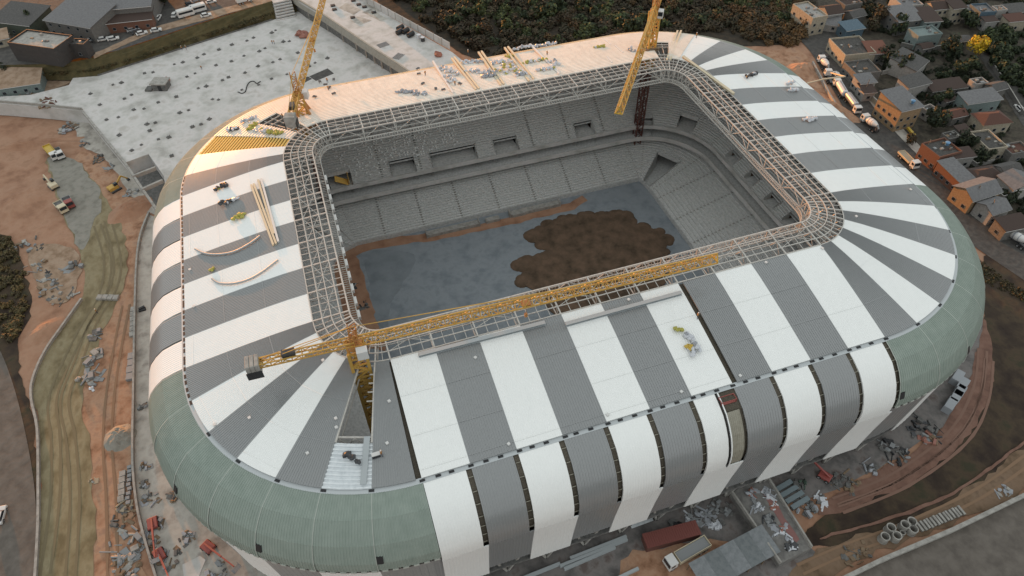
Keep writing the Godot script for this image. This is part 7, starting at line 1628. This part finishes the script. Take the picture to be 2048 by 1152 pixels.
	var pad := MB.new(); pad.slab([Vector2(-94.4, 45.3), Vector2(-91.0, 44.6), Vector2(-89.9, 45.8), Vector2(-91.6, 49.4), Vector2(-94.0, 49.6)], 0, .12)
	var po := thing("concrete_pad", "pale square concrete pad on the bottom left plaza", "pad"); part(po, "slab", pad, M.slab_concrete)
	# near yard
	var rt := thing("site_container", "long rust-red container roof in the near yard", "container", Vector3(0.8, 0, 72.0), face(Vector3(-4.7, 0, 71.7), Vector3(6.3, 0, 72.5)))
	var mb := MB.new(); mb.at(0, 0, 0, 11.5, 2.4, 2.8); part(rt, "wall", mb, M.rust_red)
	mb = MB.new()
	for k in 24: mb.at(-5.6 + k * .48, 2.4, 0, .3, .1, 3.0)
	part(rt, "roof_ribs", mb, M.red_roof)
	mb = MB.new(); mb.at(0, 2.38, 0, 11.7, .06, 3.1); part(rt, "roof", mb, M.red_roof)
	var wr := Vector3(10.2, 3.0, 80.4)
	var wk := thing("site_shed", "long grey corrugated shed roof at the bottom yard beside the ramp", "shed", Vector3(wr.x, 0, wr.z), face(Vector3(2.0, 3.0, 81.3), Vector3(17.7, 3.0, 79.3)))
	for k in 5:
		mb = MB.new(); mb.hexa([Vector3(-9 + k * 3.6, 2.5 + (k % 2) * .12, 3), Vector3(-5.42 + k * 3.6, 2.6 + (k % 2) * .12, 3), Vector3(-5.42 + k * 3.6, 3.1, -3), Vector3(-9 + k * 3.6, 3.0, -3), Vector3(-9 + k * 3.6, 2.62 + (k % 2) * .12, 3), Vector3(-5.42 + k * 3.6, 2.72 + (k % 2) * .12, 3), Vector3(-5.42 + k * 3.6, 3.22, -3), Vector3(-9 + k * 3.6, 3.12, -3)])
		part(wk, "roof_sheet", mb, M.shed_sheet if k % 2 == 0 else M.shed_sheet_dark)
	for k in 6:
		for s in [-2.8, 2.8]: beam(wk, "post", Vector3(-8.8 + k * 3.5, 0, s), Vector3(-8.8 + k * 3.5, 2.5, s), .2, .2, M.timber)
	# ramp up to the stadium
	var rp := thing("access_ramp", "concrete access ramp crossing the near yard to the stadium", "ramp")
	mb = MB.new(); mb.slab([Vector2(17.0, 67.8), Vector2(26.0, 66.6), Vector2(25.9, 83.4), Vector2(18.3, 84.1)], 0, 2.0); part(rp, "deck", mb, M.ramp_concrete)
	wall_run(rp, "side_wall", [Vector2(17.0, 67.8), Vector2(18.3, 84.1)], .35, 1.8, 2.9, wc); wall_run(rp, "side_wall", [Vector2(26.0, 66.6), Vector2(25.9, 83.4)], .35, 1.8, 2.9, wc)
	for q in [["pinkish bag heap at the upper end of the ramp", Vector3(21.3, 2.0, 69.3), 1.2, [M.orange_net, M.plastic_grey]], ["white and grey crates at the left rim of the ramp", Vector3(20.4, 2.0, 71.9), 1.6, [M.plastic_white, M.plastic_grey, M.steel_grey]], ["white crates at the right rim of the ramp", Vector3(24.4, 2.0, 70.7), 1.5, [M.plastic_grey, M.plastic_white]], ["pink wrapped bundle in the middle of the ramp", Vector3(23.7, 2.0, 73.3), .9, [M.orange_net, M.plastic_white]], ["pinkish white sacks at the lower left of the ramp", Vector3(22.0, 2.0, 78.7), 1.8, [M.plastic_white, M.plastic_grey, M.orange_net]], ["dark tools on the lower part of the ramp", Vector3(21.0, 2.0, 75.6), 1.2, [M.dark_paint, M.steel_grey]], ["white sacks near the foot of the ramp", Vector3(22.3, 2.0, 81.5), 1.0, [M.plastic_white, M.dark_paint]]]:
		crate_heap(q[0], q[1], q[2], int(7 + q[2] * 5), q[3], .8)
	var net := thing("safety_net", "faded red safety net laid along the ramp", "net"); mb = MB.new(); mb.slab(ragged([Vector2(23.1, 69.3), Vector2(24.3, 69.2), Vector2(24.6, 74.5), Vector2(24.6, 81.2), Vector2(23.2, 81.8), Vector2(23.0, 75.1)], .25), 2.01, 2.05); part(net, "mesh", mb, M.faded_net)
	# steel members lying in the yard
	for q in [["long pale steel beam along the shell foot, upper of the bundle", Vector3(-20.1, 0, 69.3), Vector3(-7.5, 0, 68.8)], ["long pale steel beam along the shell foot, middle of the bundle", Vector3(-22.6, 0, 70.1), Vector3(-7.6, 0, 69.4)], ["long pale steel beam along the shell foot, lower of the bundle", Vector3(-22.0, 0, 70.9), Vector3(-10.6, 0, 70.1)], ["long pale beam end at the bottom left of the yard", Vector3(-31.0, 0, 70.0), Vector3(-22.4, 0, 69.6)], ["short pale beam at the bottom of the near yard", Vector3(-13.2, 0, 76.0), Vector3(-8.0, 0, 75.5)]]:
		long_beam("steel_beam", q[0], q[1], q[2], .6, .6, M.galvanised, true, "beam", "steel beams in the near yard")
	for k in 4:
		var a := Vector3(-5.7, 0, 67.3) + Vector3(k * .3, .1, -k * .5); var b := Vector3(-0.7, 0, 67.2) + Vector3(k * .3, .1, -k * .5)
		long_beam("curved_sheet", "bowed pale sheet by the shell foot, " + ["first", "second", "third", "fourth"][k] + " of the fan counted from the red container", a, b, .5, .15, M.galv_deck, false, "sheet", "fan of bowed sheets")
	for k in 4:
		var a := Vector3(26.7, 0, 71.9) + Vector3(k * .4, 0, k * 1.5 - 2); var b := Vector3(31.4, 0, 71.1) + Vector3(k * .4, 0, k * 1.5 - 2)
		long_beam("sheet_bundle", "bluish bundle of sheets right of the ramp, " + ["farthest from the viewer", "second farthest", "second nearest", "nearest to the viewer"][k], a, b, 1.0, .7, M.blue_sheet_pack, false, "bundle", "bluish sheet bundles")
	for q in [["white bags and crates beside the red container", Vector3(7.1, 0, 69.9), 1.4, [M.plastic_white, M.steel_grey]], ["grey pallets above the red container", Vector3(9.7, 0, 70.1), 2.2, [M.plastic_grey, M.steel_grey]], ["dark steel frames laid out left of the ramp", Vector3(13.3, 0, 69.7), 3.0, [M.steel_grey, M.dark_concrete]], ["white cube crate by the dark frames", Vector3(10.9, 0, 72.5), .8, [M.plastic_white]], ["dark crates behind the red container", Vector3(2.7, 0, 70.1), 1.4, [M.black, M.dark_concrete]], ["grey mixed materials right of the bluish bundles", Vector3(31.1, 0, 74.8), 2.2, [M.plastic_grey, M.steel_grey, M.dark_concrete]], ["green crate heap behind the bluish bundles", Vector3(32.8, 0, 70.1), 1.4, [M.green_crate, M.dark_concrete]], ["white-topped machine parts near the shell corner", Vector3(34.9, 0, 74.7), 1.4, [M.plastic_white, M.dark_concrete]], ["dark pile of formwork in the right yard", Vector3(57.4, 0, 70.4), 3.6, [M.black, M.dark_concrete, M.steel_grey]], ["black tyre-like pile under the right shell edge", Vector3(67.5, 0, 68.1), 3.8, [M.black, M.dark_paint, M.dark_concrete]], ["grey pallets in the right yard beside the ring road", Vector3(49.8, 0, 71.7), 1.8, [M.plastic_grey, M.dark_concrete]], ["mixed rubble at the corner of the right yard", Vector3(67.0, 0, 70.4), 1.8, [M.steel_grey, M.timber, M.orange_net]], ["long dark timber row at the rim of the near yard", Vector3(42.4, 0, 73.0), 3.0, [M.dark_concrete, M.timber]]]:
		crate_heap(q[0], q[1], q[2], int(6 + q[2] * 6), q[3], 1.0)
	# row of site cabins on the right
	var cl := ["lowest", "second from the front", "third from the front", "fourth from the front", "topmost"]
	var cp := [Vector3(76.8, 0, 64.7), Vector3(79.6, 0, 63.4), Vector3(81.4, 0, 62.5), Vector3(83.6, 0, 61.1), Vector3(84.1, 0, 58.9)]
	for k in 5:
		var c := thing("site_cabin", "white site cabin in the row by the ring road, " + cl[k], "cabin", cp[k], face(Vector3(75.3, 0, 65.5), Vector3(84.8, 0, 60.6)), "white site cabins")
		mb = MB.new(); mb.chamfer(0, 0, 0, 3.8, 2.1, 1.9, .08); part(c, "body", mb, M.cabin_grey)
		mb = MB.new(); mb.at(.8, .1, .96, .8, 1.9, .05); part(c, "door", mb, M.steel_grey)
		mb = MB.new(); mb.at(-.9, 1.1, .96, .9, .7, .05); part(c, "window", mb, M.glass)
	# concrete pipes and kerbs on the track
	var pn := ["leftmost pipe in the back row", "middle pipe of the back row", "rightmost pipe of the back row", "leftmost pipe in the front row", "second pipe of the front row", "small pipe between the rows", "right pipe of the front row"]
	var pq := [Vector3(44.0, 0, 84.9), Vector3(47.1, 0, 85.3), Vector3(48.9, 0, 85.2), Vector3(41.6, 0, 86.1), Vector3(44.0, 0, 86.7), Vector3(45.9, 0, 86.4), Vector3(48.1, 0, 86.6)]
	for k in 7: pipe_ring("big concrete " + pn[k] + " on the track", pq[k], 1.1, .55 if k == 5 else .95, 1.2 if k == 5 else 1.9)
	var a := Vector3(50.5, 0, 86.4); var b := Vector3(61.1, 0, 86.2)
	for k in 14:
		var p: Vector3 = a.lerp(b, k / 13.0)
		var o := thing("kerb_stack", "pale stack of kerbs in the long row by the road wall", "stack", p, face(a, b), "kerb stacks in a row by the road wall")
		mb = MB.new(); mb.chamfer(0, 0, 0, .5, .6 + .1 * (k % 3), 1.9 + .2 * (k % 2), .05); part(o, "kerb", mb, wc)
		mb = MB.new(); mb.at(0, -.1, 0, .6, .1, 1.6); part(o, "bearer", mb, M.timber)
	crate_heap("dark scrap and roots beside the road wall at the bottom", Vector3(33.4, 0, 86.8), 2.2, 16, [M.dark_concrete, M.timber], .9)
	crate_heap("brown rubble between the pipes and the road wall", Vector3(37.1, 0, 86.5), 1.6, 10, [M.dark_concrete, M.timber], .8)
	crate_heap("pale rubble beside the road wall at the right edge", Vector3(73.1, 0, 85.9), 2.0, 14, [wc, M.plastic_grey], .8)
	# street side heaps along the podium wall and earthworks
	crate_heap("dark vegetation-like debris along the side pavement, upper part", Vector3(-130.4, 0, -128.5), 3.0, 18, [M.dark_concrete, M.timber, M.steel_grey], 1.0)
	crate_heap("pale frames at the corner of the side pavement", Vector3(-131.5, 0, -126.6), 1.8, 8, [M.plastic_grey, wc], 1.2)
	crate_heap("grey machine parts beside the side pavement", Vector3(-124.9, 0, -116.2), 1.6, 10, [M.steel_grey, M.dark_concrete], 1.0)
	crate_heap("mixed debris row along the side pavement, middle", Vector3(-119.7, 0, -105.5), 2.2, 14, [M.dark_concrete, M.timber], 1.0)
	crate_heap("mixed debris row along the side pavement, lower", Vector3(-116.3, 0, -99.1), 2.0, 12, [M.dark_concrete, M.steel_grey], .9)
	crate_heap("pale crates by the podium pit at its lower corner", Vector3(-108.6, 0, -82.9), 2.2, 12, [wc, M.steel_grey], 1.0)
	crate_heap("long dark timber pile on the lower court by the parapet", Vector3(-136.4, 5.0, -138.7), 3.6, 22, [M.timber, M.rust_red], 1.0)
	for q in [["pile of planks beside the podium parapet", Vector3(-144.2, 4.0, -146.6), 2.0], ["white sacks on the lower court beside the depot", Vector3(-143.2, 4.0, -149.7), 1.2], ["mixed crates on the lower court near the depot", Vector3(-148.6, 4.0, -147.4), 2.2]]:
		crate_heap(q[0], q[1], q[2], 10, [M.plastic_grey, M.timber, M.steel_grey], .9)
	# dark steel heap on the pitch margin
	crate_heap("dark tools and bars on the red pitch margin at the left", Vector3(-47.3, 0, -11.6), 1.6, 10, [M.black, M.dark_concrete], .8)
	crate_heap("dark bundle on the red pitch margin farther up", Vector3(-48.6, 0, -19.8), 1.0, 6, [M.black, M.steel_grey], .8)
	# machines under the near truss, on the stand front
	crate_heap("dark machinery on the pitch beneath the near roof truss", Vector3(51.4, 0, 4.2), 2.4, 14, [M.black, M.dark_concrete, M.steel_grey], 1.2)
	# yellow beacon-like arm by the excavation at the street
	long_beam("yellow_boom", "bright orange-yellow steel boom beside the street below the ochre house", Vector3(142.9, 0, -30.0) + Vector3(0, 1, 0), Vector3(142.0, 0, -25.4) + Vector3(0, 1, 0), .8, .6, M.yellow_paint, true, "boom")

# ---------------------------------------------------------------- build
func _ready() -> void:
	rng.seed = 7
	jitter.seed = 5
	jitter.frequency = 0.02
	var cam := Camera3D.new()
	cam.name = "camera"
	cam.transform = Transform3D(Basis(Vector3(0.94834, -0.01095, 0.31706), Vector3(0.24045, 0.67675, -0.69584), Vector3(-0.20695, 0.73613, 0.64442)), Vector3(-47, 140, 117.7))
	cam.fov = 45.05
	cam.near = 1.0
	cam.far = 9000
	add_child(cam)
	cam.current = true
	var env := Environment.new()
	env.background_mode = Environment.BG_SKY
	var sky := Sky.new()
	var sm := ProceduralSkyMaterial.new()
	sm.sky_top_color = Color(0.797, 0.815, 0.815)
	sm.sky_horizon_color = Color(0.82, 0.825, 0.825)
	sm.sky_curve = 0.25
	sm.ground_bottom_color = Color(0.25, 0.2, 0.17)
	sm.ground_horizon_color = Color(0.6, 0.55, 0.5)
	sm.sky_energy_multiplier = 1.0
	sky.sky_material = sm
	env.sky = sky
	env.tonemap_mode = Environment.TONE_MAPPER_LINEAR
	env.tonemap_exposure = 1.5
	env.sdfgi_enabled = true
	env.ssao_enabled = true
	env.ssil_enabled = true
	var we := WorldEnvironment.new()
	we.name = "world_environment"
	we.environment = env
	add_child(we)
	var sun := DirectionalLight3D.new()
	sun.name = "sun"
	sun.light_color = Color(1.0, 0.64, 0.30)
	sun.light_energy = 1.6
	sun.light_angular_distance = 1.0
	sun.shadow_enabled = true
	var toward := Vector3(0.30, -0.066, 0.95).normalized()   # low evening light from the far left
	sun.basis = Basis.looking_at(toward, Vector3.UP)
	add_child(sun)
	make_materials()
	grain("galv_deck", [Color(.52, .56, .58), Color(.62, .66, .68), Color(.68, .71, .72)], 8, .4, 0, 30)
	plain("membrane_seam", Color(.40, .43, .39), .8)
	grain("track_earth", [Color(.10, .065, .038), Color(.15, .098, .06), Color(.18, .12, .078), Color(.12, .08, .05)], 40, .95, .8, 39, .012)
	plain("rut_red", Color(.185, .108, .08), .95)
	plain("rut_road", Color(.155, .127, .074), .95)
	plain("rut_orange", Color(.205, .13, .08), .95)
	grain("pitch_gravel_damp", [Color(.142, .165, .184), Color(.178, .203, .222), Color(.20, .225, .243)], 40, .85, 0.3, 37, .01)
	build_stadium()
	grain("pale_red", [Color(0.122, 0.065, 0.047), Color(0.166, 0.090, 0.065), Color(0.194, 0.112, 0.083)], 30, .95, 1.2, 31, .012)
	grain("garden", [Color(0.019, 0.018, 0.012), Color(0.039, 0.032, 0.023), Color(0.063, 0.054, 0.039), Color(0.030, 0.030, 0.018)], 34, .95, 1.2, 32, .014)
	grain("cream_concrete", [Color(.25, .235, .20), Color(.30, .285, .245), Color(.33, .315, .275)], 11, .9, 0, 36)
	plain("cabin_grey", Color(.27, .29, .31), .6)
	build_terrain()
	build_podium()
	build_parking()
	plain("red_roof", Color(.16, .05, .04), .8)
	plain("faded_net", Color(.22, .11, .10), .85)
	plain("green_crate", Color(.05, .08, .06), .7)
	plain("blue_sheet_pack", Color(.16, .20, .215), .5)
	grain("ramp_concrete", [Color(.12, .115, .11), Color(.17, .165, .155), Color(.21, .20, .19)], 14, .9, 0, 33)
	grain("shed_sheet", [Color(.13, .145, .15), Color(.165, .18, .188), Color(.20, .21, .22)], 7, .6, 0, 34)
	grain("shed_sheet_dark", [Color(.10, .115, .12), Color(.13, .145, .15), Color(.15, .165, .17)], 7, .6, 0, 35)
	build_houses()
	build_plants()
	build_cranes()
	build_vehicles()
	build_roof_things()
	build_people()
	build_yards()
